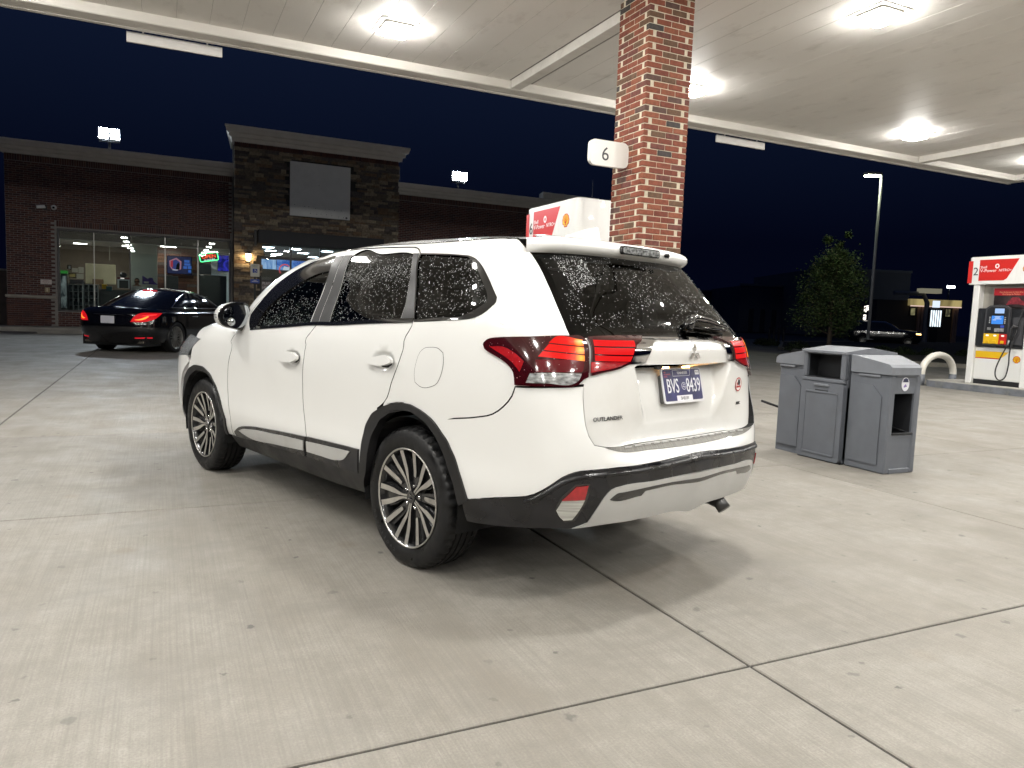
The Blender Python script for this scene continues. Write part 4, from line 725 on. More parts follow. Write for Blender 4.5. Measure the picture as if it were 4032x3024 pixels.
def panel(name, surf, outline, m, parent, off=0., thick=.012, grid=.05, holes=(), step=None, mirror=False, refine=(), raw=False, skirt_m=None, corner=38.):
    "a piece of bodywork: the outline (s,v) is filled on the surface, lifted by `off`, and given returned edges"
    step = step or grid * .6
    loops = [list(outline) if raw else smooth_poly(outline, step, corner)] + [list(h) if raw else smooth_poly(h, step, corner) for h in holes]
    A = np.array(loops[0]); lo, hi = A.min(0), A.max(0)
    gx, gy = np.meshgrid(np.arange(lo[0] + grid / 2, hi[0], grid), np.arange(lo[1] + grid / 2, hi[1], grid)); G = np.stack([gx.ravel(), gy.ravel()], 1)
    for (a, b, ra, rb, st) in refine:
        gx, gy = np.meshgrid(np.arange(a - ra, a + ra, st), np.arange(b - rb, b + rb, st)); G2 = np.stack([gx.ravel(), gy.ravel()], 1)
        G = G[(np.abs(G[:, 0] - a) > ra) | (np.abs(G[:, 1] - b) > rb)]; G = np.concatenate([G, G2])
    ok = inside(G, loops[0])
    for h in loops[1:]: ok &= ~inside(G, h)
    G = G[ok]
    if len(G):
        d = np.min([distpoly(G, l) for l in loops], 0); G = G[d > min(grid, step) * .45]
    V = []; E = []
    for l in loops:
        n0 = len(V); V += [Vector((float(p[0]), float(p[1]))) for p in l]; E += [(n0 + i, n0 + (i + 1) % len(l)) for i in range(len(l))]
    V += [Vector((float(p[0]), float(p[1]))) for p in G]
    r = delaunay_2d_cdt(V, E, [], 0, 1e-6); V2 = np.array([(p.x, p.y) for p in r[0]]); F = np.array([list(f) for f in r[2] if len(f) == 3])
    c = V2[F].mean(1); ok = inside(c, loops[0])
    for h in loops[1:]: ok &= ~inside(c, h)
    F = F[ok]
    N = surf.nrm(V2[:, 0], V2[:, 1]); P = surf.at(V2[:, 0], V2[:, 1]) + N * off
    fn = np.cross(P[F[:, 1]] - P[F[:, 0]], P[F[:, 2]] - P[F[:, 0]]); fl = (fn * N[F].mean(1)).sum(1) < 0; F[fl] = F[fl][:, ::-1]
    verts = [*P]; norms = [*N]; faces = [tuple(f) for f in F]; mi = [0] * len(faces)
    if thick:
        cnt = {}
        for f in F:
            for a, b in ((f[0], f[1]), (f[1], f[2]), (f[2], f[0])): cnt[(a, b)] = 1
        for (a, b) in list(cnt):
            if (b, a) in cnt: continue
            n0 = len(verts); ia, ib = P[a] - N[a] * thick, P[b] - N[b] * thick
            on = np.cross(P[b] - P[a], N[a]); L = np.linalg.norm(on); on = on / L if L > 1e-9 else N[a]
            verts += [P[a], P[b], ib, ia]; norms += [on] * 4; faces.append((n0 + 1, n0, n0 + 3, n0 + 2)); mi.append(1 if skirt_m else 0)  # body panels get a dark skirt: shut-line shade put into the colour
    verts = np.array(verts); norms = np.array(norms)
    if mirror: verts = verts * [1, -1, 1]; norms = norms * [1, -1, 1]; faces = [f[::-1] for f in faces]
    me = mkmesh(name, verts, faces, [m] + ([skirt_m] if skirt_m else []), mi, True)
    me.normals_split_custom_set_from_vertices([tuple(map(float, n)) for n in norms])
    return link(name, me, parent)
def drops(name, surf, outline, n, parent, m, off=.002, rmin=.0012, rmax=.003, mirror=False, dens=None, exclude=()):
    "rain drops sitting on a piece of the surface"
    A = np.array(outline); lo, hi = A.min(0), A.max(0); Q = RNG.uniform(lo, hi, (n * 6, 2)); ok = inside(Q, outline)
    for e in exclude: ok &= ~inside(Q, e)
    if dens is not None: ok &= RNG.uniform(0, 1, len(Q)) < dens(Q[:, 0], Q[:, 1])
    Q = Q[ok][:n]; N = surf.nrm(Q[:, 0], Q[:, 1]); P = surf.at(Q[:, 0], Q[:, 1]) + N * off
    R = rmin + (rmax - rmin) * RNG.uniform(0, 1, len(Q)) ** 2.2; V = []; F = []
    k = 6
    for p, nn, r in zip(P, N, R):
        a = np.cross(nn, (0, 0, 1.)); a /= np.linalg.norm(a) + 1e-9; b = np.cross(nn, a); el = random.uniform(1., 1.5); n0 = len(V)
        for i in range(k):
            t = 2 * math.pi * i / k; V.append(p + (a * math.cos(t) + b * math.sin(t) * el) * r)
        for i in range(k):
            t = 2 * math.pi * i / k; V.append(p + (a * math.cos(t) + b * math.sin(t) * el) * r * .62 + nn * r * .45)
        V.append(p + nn * r * .62)
        F += [(n0 + i, n0 + (i + 1) % k, n0 + k + (i + 1) % k, n0 + k + i) for i in range(k)] + [(n0 + k + i, n0 + k + (i + 1) % k, n0 + 2 * k) for i in range(k)]
    if mirror: V = [(p[0], -p[1], p[2]) for p in V]; F = [f[::-1] for f in F]
    o = link(name, mkmesh(name, V, F, [m], None, True), parent); o['kind'] = 'stuff'; return o

WHITE = mat('white_car_paint', (.80, .80, .785), .32, coat=1., var=.012, scale=3, dirt=(.42, .37, .29), dscale=2.2, dth=(.62, .82), damt=.10)
GATEW = mat('white_tailgate_paint', (.78, .775, .755), .34, coat=1., var=.015, scale=3, dirt=(.40, .35, .27), dscale=1.6, dth=(.5, .8), damt=.22)
BLACKP = mat('black_textured_plastic', (.009, .009, .010), .45, var=.5, scale=5, bump=.06, bscale=400, rvar=.16)
WETP = mat('wet_black_plastic', (.007, .007, .009), .30, var=.6, scale=7, rvar=.22, coat=.12)
GLOSSB = mat('gloss_black', (.008, .008, .009), .08, coat=1.)
SILVERP = mat('silver_painted_plastic', (.52, .52, .51), .34, metal=.35, var=.06, scale=4, dirt=(.2, .17, .13), dscale=3, dth=(.55, .8), damt=.25)
CHROME = mat('chrome', (.82, .82, .84), .06, metal=1.)
LINER = mat('dark_liner', (.004, .004, .0045), .9)
TYRE = mat('tyre_rubber', (.0065, .0065, .007), .5, var=.7, scale=16, rvar=.25, bump=.08, bscale=150, spec=.35)
ALLOY = mat('machined_alloy', (.62, .60, .57), .30, metal=.85, var=.10, scale=30, dirt=(.25, .2, .15), dscale=9, dth=(.5, .8), damt=.35)
ALLOYB = mat('black_alloy', (.012, .012, .013), .25, coat=.6)
LAMPR = mat('dark_red_lens', (.10, .002, .006), .12, coat=1., var=.25, scale=8)
LAMPD = mat('smoked_red_lens', (.035, .002, .004), .10, coat=1.)
LAMPM = mat('red_reflector', (.32, .006, .010), .18, coat=1., var=.25, scale=60)
CLEARL = mat('clear_lens', (.42, .43, .43), .12, metal=.4, coat=1., var=.75, scale=38, stretch=(1, 1, 2.4))
SEATM = mat('seat_fabric', (.030, .028, .027), .85, var=.2, scale=40)
TAN = mat('tan_headliner', (.19, .15, .105), .9)
TINT = glassmat('tinted_window_glass', (.75, .85, .8), .06, 0., 1.33)
CLEARG = glassmat('windscreen_glass', (.85, .95, .9), .7)
WATER = mat('rain_water', (.5, .51, .52), .04, coat=1., spec=1.)  # pale base colour stands in for lamp glints in the drops
MIRR = mat('mirror_glass', (.62, .65, .68), .015, metal=1.)
def bulb_mat(name, centre, rad, strength, hot=(1., .45, .05), red=(1., .012, .008)):
    m, nt, b = nodes(name); L = nt.links.new; b.inputs['Base Color'].default_value = (.06, .002, .002, 1); b.inputs['Roughness'].default_value = .25; b.inputs['Specular IOR Level'].default_value = .2
    tc = nt.nodes.new('ShaderNodeTexCoord'); d = nt.nodes.new('ShaderNodeVectorMath'); d.operation = 'DISTANCE'; L(tc.outputs['Object'], d.inputs[0]); d.inputs[1].default_value = centre
    r = nt.nodes.new('ShaderNodeValToRGB'); mr = nt.nodes.new('ShaderNodeMapRange'); L(d.outputs['Value'], mr.inputs[0]); mr.inputs[2].default_value = rad; L(mr.outputs[0], r.inputs[0])
    r.color_ramp.elements[0].color = (*[c * 1.6 for c in hot], 1); r.color_ramp.elements[1].color = (*[c * .78 for c in red], 1); r.color_ramp.elements[1].position = 1.
    e = r.color_ramp.elements.new(.5); e.color = (1.0, .06, .008, 1)
    L(r.outputs[0], b.inputs['Emission Color']); b.inputs['Emission Strength'].default_value = strength; return m

T = {k: [tuple(p) for p in v] for k, v in TRACE.items()}
def build_suv():
    car = thing('parked_suv', 'white SUV with tinted rain-spotted windows and lit red tail lamps parked beside the brick column', 'SUV', (1.90580, 3.68357, 0), 0.0)
    # car frame: +x forward, +y left, heading turned from the building normal
    car.rotation_euler = (0, 0, math.radians(90) + 0.305716)
    hf = T['handle_f']; hr = T['handle_r']; cf = np.mean(hf, 0); crr = np.mean(hr, 0)
    DS = Dent(SIDE, [(cf[0] - .005, cf[1], .115, .06, .022), (crr[0] - .005, crr[1], .115, .06, .022)])
    up = T['upper_seam']; fr = T['seam_fr']; rr = T['seam_rr']; sf = T['seam_front']
    r_in, r_out = T['r_arch_in'], T['r_arch_out']
    def resam(P, n):
        P = np.array(P); d = np.r_[0, np.cumsum(np.linalg.norm(np.diff(P, axis=0), axis=1))]; t = np.linspace(0, d[-1], n); return np.stack([np.interp(t, d, P[:, i]) for i in (0, 1)], 1)
    arch = [tuple(p) for p in (resam(r_in, 40) + resam(r_out, 40)) / 2]      # front low -> top -> rear low
    iA = min(range(len(arch)), key=lambda i: np.hypot(arch[i][0] - rr[-1][0], arch[i][1] - rr[-1][1]))
    iB = min(range(len(arch)), key=lambda i: np.hypot(arch[i][0] - T['bump_seam'][-1][0], arch[i][1] - T['bump_seam'][-1][1]))
    belt_r = rr[0]; up_r = up[-1]; up_f = up[0]; b_top = (2.845, 1.596); b_top = min(up, key=lambda p: abs(p[0] - 2.83))
    k_b = up.index(b_top)
    def gapped(poly, g=.0030):
        "pull an outline in by g so that shut lines stay open"
        P = smooth_poly(poly, .03); n = len(P); out = []
        A = sum(P[i - 1][0] * P[i][1] - P[i][0] * P[i - 1][1] for i in range(n)); sg = 1 if A > 0 else -1
        for i in range(n):
            a = P[i] - P[i - 1]; b = P[(i + 1) % n] - P[i]; t = a / (np.linalg.norm(a) + 1e-9) + b / (np.linalg.norm(b) + 1e-9); t /= np.linalg.norm(t) + 1e-9
            out.append(P[i] + sg * g * np.array([-t[1], t[0]]))
        return out
    body_side = T['tg_seam'][:-1] + [(.645, .99), T['bump_seam'][0]] + T['bump_seam'][1:-1] + arch[iA:iB + 1][::-1] + rr[::-1][1:] + [up_r] + up[::-1][1:] + [(3.60, 1.225), (3.74, 1.20), (3.74, 1.30), (3.74, 1.45), (3.74, 1.62), (3.2, 1.62), (2.4, 1.62), (1.7, 1.62), (1.2, 1.62), (.95, 1.62), (.845, 1.612)]
    rear_door = rr + arch[:iA][::-1] + [(2.10, .375), (2.4, .365), (fr[-1][0], .355)] + fr[::-1] + [(b_top[0] - .0, b_top[1])] + up[k_b + 1:]
    front_door = fr + [(fr[-1][0], .355), (3.2, .345), (sf[-1][0], .335)] + sf[::-1] + up[:k_b + 1]
    qh = T['qw_glass']
    for mir in (False, True):
        b = panel('body_side', SIDE, gapped(body_side), WHITE, car, skirt_m=LINER, grid=.045, holes=[smooth_poly(T['qw_out'], .03)], raw=True, mirror=mir)
        g = panel('quarter_window', SIDE, T['qw_glass'], TINT, b, off=-.004, thick=.004, mirror=mir)
        panel('window_surround', SIDE, T['qw_out'], GLOSSB, b, off=.003, thick=.014, grid=.03, holes=[T['qw_glass']], mirror=mir)
        q = panel('fuel_flap', SIDE, T['fuel'], WHITE, b, off=.0012, thick=.006, grid=.03, mirror=mir) if not mir else None
        if q:
            ring = smooth_poly(T['fuel'], .02); c = np.mean(ring, 0)
            panel('flap_gap', SIDE, [c + (p - c) * 1.025 for p in ring], LINER, b, off=.0006, thick=0, grid=.05, holes=[ring], raw=True)
        drops('water_drops', SIDE, T['qw_glass'], 520, b, WATER, off=-.003, mirror=mir)
        d = panel('rear_door', DS, gapped(rear_door), WHITE, car, skirt_m=LINER, grid=.045, holes=[smooth_poly(T['rw_glass'], .03)], raw=True, mirror=mir, refine=[(crr[0], crr[1], .13, .07, .014)])
        panel('window_glass', SIDE, T['rw_glass'], TINT, d, off=-.006, thick=.004, mirror=mir)
        panel('pillar_trim', SIDE, T['c_pillar'], BLACKP, d, off=.0015, thick=.008, mirror=mir)
        panel('pillar_trim', SIDE, T['b_pillar_rear'], BLACKP, d, off=.0015, thick=.008, mirror=mir)
        panel('door_moulding', SIDE, T['mould_r'], WETP, d, off=.012, thick=.014, grid=.03, mirror=mir)
        panel('moulding_insert', SIDE, T['mould_r_silver'], SILVERP, d, off=.018, thick=.008, grid=.03, mirror=mir)
        panel('door_handle', SIDE, T['handle_r'], WHITE, d, off=.034, thick=.020, grid=.02, mirror=mir)
        top = np.array([.24, 0])
        drops('water_drops', SIDE, T['rw_glass'], 1500, d, WATER, off=-.005, rmax=.0024, mirror=mir, dens=lambda s, v: .18 + .82 * np.exp(-((v - 1.47 + .03 * (s - 2.1)) / .055) ** 2) * (np.abs(np.sin(s * 55 + v * 30)) > .45))
        d = panel('front_door', DS, gapped(front_door), WHITE, car, skirt_m=LINER, grid=.045, holes=[smooth_poly(T['fw_open'], .03)], raw=True, mirror=mir, refine=[(cf[0], cf[1], .13, .07, .014)])
        panel('window_surround', SIDE, T['fw_open'], GLOSSB, d, off=.001, thick=.03, grid=.04, holes=[[(p[0], p[1]) for p in T['fw_glass']]], mirror=mir)
        panel('window_glass', SIDE, T['fw_glass'], TINT, d, off=-.008, thick=.004, mirror=mir)
        panel('pillar_trim', SIDE, T['b_pillar_front'], BLACKP, d, off=.0015, thick=.008, mirror=mir)
        panel('door_moulding', SIDE, T['mould_f'], WETP, d, off=.012, thick=.014, grid=.03, mirror=mir)
        panel('moulding_insert', SIDE, T['mould_f_silver'], SILVERP, d, off=.018, thick=.008, grid=.03, mirror=mir)
        panel('door_handle', SIDE, T['handle_f'], WHITE, d, off=.034, thick=.020, grid=.02, mirror=mir)
        drops('water_drops', SIDE, T['fw_glass'], 420, d, WATER, off=-.007, rmax=.002, mirror=mir, dens=lambda s, v: np.where(v < 1.36, 1., .25))
        # belt strip under the windows
        bl = T['belt']; bs = sorted(bl); strip = [(p[0], p[1] - .004) for p in bs] + [(p[0], p[1] + .018) for p in bs[::-1]]
        panel('belt_strip', SIDE, strip, GLOSSB, car, off=.005, thick=.009, grid=.05, mirror=mir)
        # wheel arch mouldings, rocker
        ro, ri = resam(r_out, 36), resam(r_in, 36)
        panel('arch_moulding', SIDE, [*map(tuple, ro)] + [*map(tuple, ri[::-1])], BLACKP, car, off=.010, thick=.05, grid=.03, mirror=mir)
        fo, fi = resam(T['f_arch_out'] + [(4.705, .36)], 36), resam(T['f_arch_in'], 36)
        panel('arch_moulding', FRONT, [*map(tuple, fo)] + [*map(tuple, fi[::-1])], BLACKP, car, off=.010, thick=.05, grid=.03, mirror=mir)
        rk = [(2.08, .40), (2.4, .395), (2.7, .385), (3.2, .365), (3.72, .345), (3.88, .335), (3.86, .26), (3.2, .262), (2.4, .27), (2.12, .285)]
        panel('rocker_panel', SIDE, rk, BLACKP, car, off=.006, thick=.03, grid=.05, mirror=mir)
        # front wing
        fa = [tuple(p) for p in (resam(T['f_arch_in'], 40) + resam(T['f_arch_out'], 40)) / 2]
        sF = T['seam_front_F']
        fender = sF[::-1] + [(3.83, 1.19), (4.1, 1.16), (4.34, 1.155), (4.55, 1.12)] + [T['f_lamp'][0], T['f_lamp'][1]] + [(4.52, .84), (4.56, .78)] + fa[::-1][8:] + [(sF[-1][0], .335)]
        panel('front_wing', FRONT, gapped(fender), WHITE, car, skirt_m=LINER, grid=.045, raw=True, mirror=mir)
        panel('headlamp', FRONT, [(4.36, 1.00), (4.46, .955), (4.56, .86), (4.9, .84), (5.25, .86), (5.3, .95), (5.0, 1.0), (4.7, 1.03)], mat('headlamp_cover', (.20, .21, .22), .08, coat=1., var=.4, scale=5), car, off=.006, thick=.02, grid=.05, mirror=mir)
        panel('liner', SIDE, [(.70, 1.16), (.66, .98), (1.0, .93), (1.2, .60), (1.28, .66), (1.4, .76), (1.55, .82), (1.75, .82), (1.9, .76), (2.02, .64), (2.1, .45), (2.14, .30), (3.8, .30), (3.84, 1.10), (3.4, 1.165), (1.8, 1.175)], LINER, car, off=-.020, thick=0, grid=.08, mirror=mir)
    # --- front bumper, bonnet
    hb = [(4.56, .80), (4.60, .90), (5.2, .84), (6., .84), (6., .30), (5.3, .29), (4.78, .30), (4.77, .42), (4.76, .60), (4.70, .70)]
    class FB(Both): pass
    for mir in (False, True): panel('front_bumper', FRONT, hb, WHITE, car, grid=.05, off=.004, mirror=mir)
    class FrontBoth:
        def at(s, u, v):
            u = np.atleast_1d(u).astype(float); p = FRONT.at(6. - np.abs(u), v); p[:, 1] *= np.where(u < 0, -1., 1.); return p
        def nrm(s, u, v):
            u = np.atleast_1d(u).astype(float); n = FRONT.nrm(np.minimum(6. - np.abs(u), 5.997), v); n[:, 1] *= np.where(u < 0, -1., 1.); return n
    panel('front_grille', FrontBoth(), [(-.7, .90), (.7, .90), (.7, .84), (-.7, .84)], GLOSSB, car, off=0, grid=.06)
    hv = MB(); ss = np.linspace(3.86, 6., 26)
    for sgn in (1, -1):
        vv = np.r_[np.linspace(1.155, 1.45, 7), np.linspace(1.5, 1.9, 6)]
        g = [[FRONT.at(s_, v_)[0] * [1, sgn, 1] for v_ in vv] for s_ in ss]; n0 = len(hv.v); V = [p for r_ in g for p in r_]; nv = len(vv)
        F = [(i * nv + j, i * nv + j + 1, (i + 1) * nv + j + 1, (i + 1) * nv + j) for i in range(len(ss) - 1) for j in range(nv - 1)]
        hv.add(V, F if sgn < 0 else [f[::-1] for f in F])
    hv.build('bonnet', WHITE, car, smooth=True)
    # --- windscreen, roof
    def across(B, crown, fwd=0., nq=17):
        mb = MB(); qs = np.linspace(1, -1, nq); V = []
        for p, c, fw in zip(B, crown, fwd if hasattr(fwd, '__len__') else [fwd] * len(B)):
            for q in qs: V.append((p[0] + fw * (1 - q * q), p[1] * q, p[2] + c * (1 - q * q)))
        F = [(i * nq + j, i * nq + j + 1, (i + 1) * nq + j + 1, (i + 1) * nq + j) for i in range(len(B) - 1) for j in range(nq - 1)]
        return mb.add(V, F)
    vs = np.linspace(1.20, 1.62, 12); B = SIDE.at(np.full(12, 3.75), vs); across(B, np.linspace(.02, .07, 12), np.linspace(.42, .20, 12)).build('windscreen', CLEARG, car, smooth=True)
    s_ = np.r_[np.linspace(.30, 1.1, 17), np.linspace(1.15, 3.75, 40)]; B = SIDE.at(s_, np.full(len(s_), 1.62)); cr = .080 * np.clip((B[:, 0] + .70) / .8, 0, 1) ** .7 * np.clip(B[:, 1] / .64, 0, 1.02) ** 2
    fw = np.interp(B[:, 0], [.9, 1.45], [0, .20]); rf = across(B, cr, fw, 25); rf.build('roof', WHITE, car, smooth=True)
    hl = across(B * [1, .97, 1] - [0, 0, .035], cr, fw, 13); hl.build('headliner', TAN, car, smooth=True)
    # roof ditch mouldings
    for sg in (1, -1):
        P = SIDE.at(np.linspace(.86, 3.6, 50), np.full(50, 1.612)) * [1, sg, 1] + [0, -sg * .012, .008]; mb = MB(); mb.tube(P, .0035, 6); mb.build('roof_moulding', GLOSSB, car, smooth=True)
    # --- tailgate (recess, glass, spoiler, garnish, lettering)
    low = T['tg_low_G']; lowL = [p for p in low if p[0] > 0]
    gl = [(.628, 1.168)] + [(.634, 1.13), (.640, 1.06), (.650, 1.01)] + lowL[1:] + [(0, .7545)]
    gate_poly = gl[:-1] + [(-p[0], p[1]) for p in gl[::-1][1:]] + [(-.5, 1.186), (-.25, 1.192), (0, 1.193), (.25, 1.192), (.5, 1.186)]
    gate = panel('tailgate', GATE, gate_poly, GATEW, car, grid=.03, refine=[(0, .95, .47, .135, .012)], corner=25)
    rl = T['rwin']; left = [p for p in rl if p[0] > .2]; left = sorted(T['rwin'], key=lambda p: 0) 
    wl = [(.695, 1.173)] + [(p[0], p[1]) for p in rl[::-1][:5]][1:] + [rl[0]]
    bot = [p for p in rl if p[1] < 1.3]; edge = [rl[0], rl[11], rl[10], rl[9], rl[8], rl[7]]
    half = [(0, 1.560), (.3, 1.556), (.6, 1.543)] + edge + [(.35, 1.197), (0, 1.197)]
    wpoly = half[1:-1] + [(0, 1.197)] + [(-p[0], p[1]) for p in half[1:-1][::-1]] + [(0, 1.560)]
    panel('rear_window', SB, wpoly, TINT, gate, off=-.001, thick=.006, grid=.05, corner=30)
    fr_out = smooth_poly(wpoly, .03, 30); cen = np.array([0, 1.375]); fr_in = [cen + (p - cen) * [.945, .90] for p in fr_out]
    panel('window_frit', SB, fr_out, GLOSSB, gate, off=-.0035, thick=0, grid=.05, holes=[fr_in], raw=True)
    drops('water_drops', SB, fr_in, 1300, gate, WATER, off=0., rmax=.0024, dens=lambda s, v: .25 + .75 * ((np.sin(s * 9 + 1) * np.sin(v * 23 + s * 4)) > -.1))
    drops('water_drops', SB, [(.66, 1.53), (.46, 1.535), (.44, 1.42), (.60, 1.38)], 420, gate, WATER, off=.001, rmax=.0026)
    cg = [(0, 1.194), (.20, 1.194), (.305, 1.193), (.345, 1.165), (.392, 1.141), (.410, 1.105), (.425, 1.067), (.340, 1.074), (.330, 1.092), (.314, 1.122), (.288, 1.152), (.255, 1.166), (.15, 1.172), (0, 1.174)]
    cpoly = cg[1:-1] + [(0, 1.174)] + [(-p[0], p[1]) for p in cg[1:-1][::-1]] + [(0, 1.194)]
    panel('chrome_garnish', GATE, cpoly, CHROME, gate, off=.006, thick=.008, grid=.02, corner=30)
    # spoiler lofted along the top of the glass
    st = np.r_[np.linspace(-.80, -.64, 7), np.linspace(-.6, .6, 21), np.linspace(.64, .80, 7)]; prof = [(.0, -.004), (.016, .004), (.030, .014), (.037, .028), (.036, .042), (.026, .056), (.008, .066), (-.03, .076), (-.10, .086), (-.20, .097), (-.30, .105)]
    V = []
    for s1 in st:
        p0 = SB.at(s1, 1.548)[0]; n = SB.nrm(s1, 1.45)[0]; n = np.array([n[0], n[1], 0]); n /= np.linalg.norm(n); tp = 1 - .75 * sstep(.60, .80, abs(s1))
        top = SB.at(s1, 1.62)[0]
        for a, h in prof: V.append(p0 + n * (a * (tp if a > 0 else 1.)) + np.array([0, 0, h * (.78 + .22 * tp)]))
    npf = len(prof); F = [(i * npf + j, (i + 1) * npf + j, (i + 1) * npf + j + 1, i * npf + j + 1) for i in range(len(st) - 1) for j in range(npf - 1)]
    sp = MB().add(V, F).build('spoiler', WHITE, gate, smooth=True)
    # high brake lamp and washer jet on the spoiler
    p0 = SB.at(0., 1.548)[0]; xl = p0[0] - .039
    mb = MB(); mb.prism(rrect(.30, .040, .016, 5), (xl, 0, 1.588), (0, -1, 0), (0, 0, 1), (-1, 0, 0), -.01, .006); mb.build('brake_lamp_housing', GLOSSB, gate)
    mb = MB(); mb.prism(rrect(.285, .030, .013, 5), (xl - .006, 0, 1.588), (0, -1, 0), (0, 0, 1), (-1, 0, 0), 0, .004)
    for i in range(10): mb.box(xl - .0125, xl - .010, -.135 + i * .027, -.135 + i * .027 + .021, 1.578, 1.598)
    mb.build('brake_lamp_lens', CLEARL, gate)
    mb = MB(); mb.cyl((xl + .01, -.215, 1.588), (xl - .014, -.215, 1.586), .009, .006, 8); mb.box(xl - .010, xl + .005, -.22, -.21, 1.575, 1.603); mb.build('washer_jet', GLOSSB, gate)
    # wiper
    A = lambda s1, v1, o: SB.at(s1, v1)[0] + SB.nrm(s1, v1)[0] * o
    mb = MB(); mb.cyl(A(-.125, 1.245, -.01), A(-.125, 1.25, .05), .026, .020, 12); mb.tube([A(-.115, 1.222, .02), A(-.125, 1.25, .045), A(-.16, 1.27, .05), A(-.22, 1.274, .045), A(-.34, 1.268, .036), A(-.44, 1.25, .030), A(-.515, 1.232, .026)], [.016, .021, .021, .018, .015, .012, .006], 8)
    mb.tube([A(-.16, 1.243, .012), A(-.34, 1.240, .012), A(-.50, 1.222, .012)], [.007, .008, .006], 6); mb.build('rear_wiper', GLOSSB, gate, smooth=True)
    # emblem: three diamonds
    def gpt(u, v, o): return GATE.at(u, v)[0] + GATE.nrm(u, v)[0] * o
    ec = gpt(0., 1.112, .003); ux = np.array([0, -1., 0]); uz = np.array([.12, 0, .993]); un = np.cross(ux, uz); mb = MB(); L = .047
    for ang in (90, 210, 330):
        a = math.radians(ang); d = np.array([math.cos(a), math.sin(a)]); q = np.array([-d[1], d[0]])
        P4 = [d * .002, d * (L / 2) - q * .0145, d * L, d * (L / 2) + q * .0145]; base = [ec + ux * p[0] + uz * p[1] for p in P4]; mid = ec + ux * (d[0] * L / 2) + uz * (d[1] * L / 2) + un * .009
        mb.add([*base, mid], [(0, 1, 4), (1, 2, 4), (2, 3, 4), (3, 0, 4)])
    mb.build('emblem', CHROME, gate)
    text('OUTLANDER', .017, gpt(.535, .858, .002), (-.068, -.9976, 0), (.10, -.007, .995), CHROME, gate, 'badge_lettering', .004, 1.28)
    text('AWC', .016, gpt(-.49, .868, .002), (.14, -.99, 0), (.08, 0, .996), mat('badge_grey', (.06, .06, .06), .3, metal=.6), gate, 'badge_lettering', .003, .95)
    # round sticker
    sc = gpt(-.482, .962, .0015); sn = GATE.nrm(-.482, .962)[0]; sx_ = np.cross((0, 0, 1.), sn); sx_ /= np.linalg.norm(sx_); sy = np.cross(sn, sx_)
    mb = MB(); circ = lambda r, n=28, cx=0, cy=0: [(cx + r * math.cos(2 * math.pi * i / n), cy + r * math.sin(2 * math.pi * i / n)) for i in range(n)]
    mb.prism(circ(.036), sc, sx_, sy, sn, 0, .0006, 0); mb.prism(circ(.030), sc, sx_, sy, sn, .0006, .001, 1); mb.prism([(-.006, .027), (.013, .024), (.020, .008), (.012, -.006), (-.004, -.002), (-.014, .006)], sc, sx_, sy, sn, .001, .0014, 2); mb.prism([(-.022, .004), (-.010, .014), (-.004, .002), (-.016, -.006)], sc, sx_, sy, sn, .001, .0014, 0)
    mb.prism([(-.024, -.006), (.024, -.006), (.022, -.016), (-.022, -.016)], sc, sx_, sy, sn, .0014, .0018, 0); mb.build('round_sticker', [mat('sticker_red', (.42, .02, .02), .3), mat('sticker_white', (.75, .74, .72), .3), mat('sticker_dark', (.04, .03, .04), .3)], gate)
    # plate lamps and reversing camera in the recess
    for yy in (-.085, .085):
        p = gpt(yy, 1.046, .003); mb = MB(); mb.box(p[0] - .002, p[0] + .02, yy - .028, yy + .028, 1.040, 1.047); mb.build('plate_lamp', emit('plate_lamp_glow', (1., .52, .16), 90.), gate)
    p = gpt(.155, 1.050, .0); mb = MB(); mb.prism([(-.03, .012), (.03, .012), (.014, -.012), (-.018, -.012)], (p[0] - .012, .155, 1.052), (0, -1, 0), (0, 0, 1), (-1, 0, 0), 0, .02); mb.build('reversing_camera', GLOSSB, gate)
    # licence plate
    pc = np.array([-.966, 0., .9648]); t = math.radians(14.); pu = np.array([math.sin(t), 0, math.cos(t)]); pr = np.array([0, -1., 0]); pn = np.cross(pr, pu)
    mb = MB(); mb.prism(rrect(.300, .130, .01), pc - pu * .012, pr, pu, pn, -.045, -.006); 
    lp = mb.build('licence_plate', mat('plate_bracket', (.10, .10, .10), .6), car)
    mb = MB(); mb.prism(rrect(.318, .164, .012), pc, pr, pu, pn, -.006, .0); mb.build('plate_frame', mat('plate_white', (.72, .72, .74), .35, coat=.3), lp)
    mb = MB(); mb.prism(rrect(.298, .146, .009), pc + pu * .002, pr, pu, pn, 0, .0012); mb.build('plate_face', mat('plate_navy', (.022, .022, .105), .35, coat=.4, var=.35, scale=14), lp)
    PW = mat('plate_print_white', (.78, .78, .82), .4); PD = mat('plate_print_black', (.02, .02, .025), .5)
    o_ = lambda x, y: pc + pr * x + pu * y + pn * .0013
    text('BVS', .068, o_(-.083, -.033), pr, pu, PW, lp, 'plate_lettering', .0012, .62); text('8439', .068, o_(.082, -.033), pr, pu, PW, lp, 'plate_lettering', .0012, .62)
    text('TENNESSEE', .0125, o_(.004, .052), pr, pu, PW, lp, 'plate_lettering', .0006, .95)
    for i_, w_ in enumerate(('THE', 'VOLUNTEER', 'STATE')): text(w_, .0065, o_(-.142, .060 - i_ * .010), pr, pu, mat('plate_red', (.55, .12, .14), .5), lp, 'plate_lettering', .0005, 1., 'LEFT')
    mb = MB(); mb.prism(rrect(.125, .026, .003), pc - pu * .060, pr, pu, pn, .0012, .0018); mb.prism(rrect(.032, .022, .002), pc + pr * .126 + pu * .058, pr, pu, pn, .0012, .0018); mb.build('plate_sticker', PW, lp)
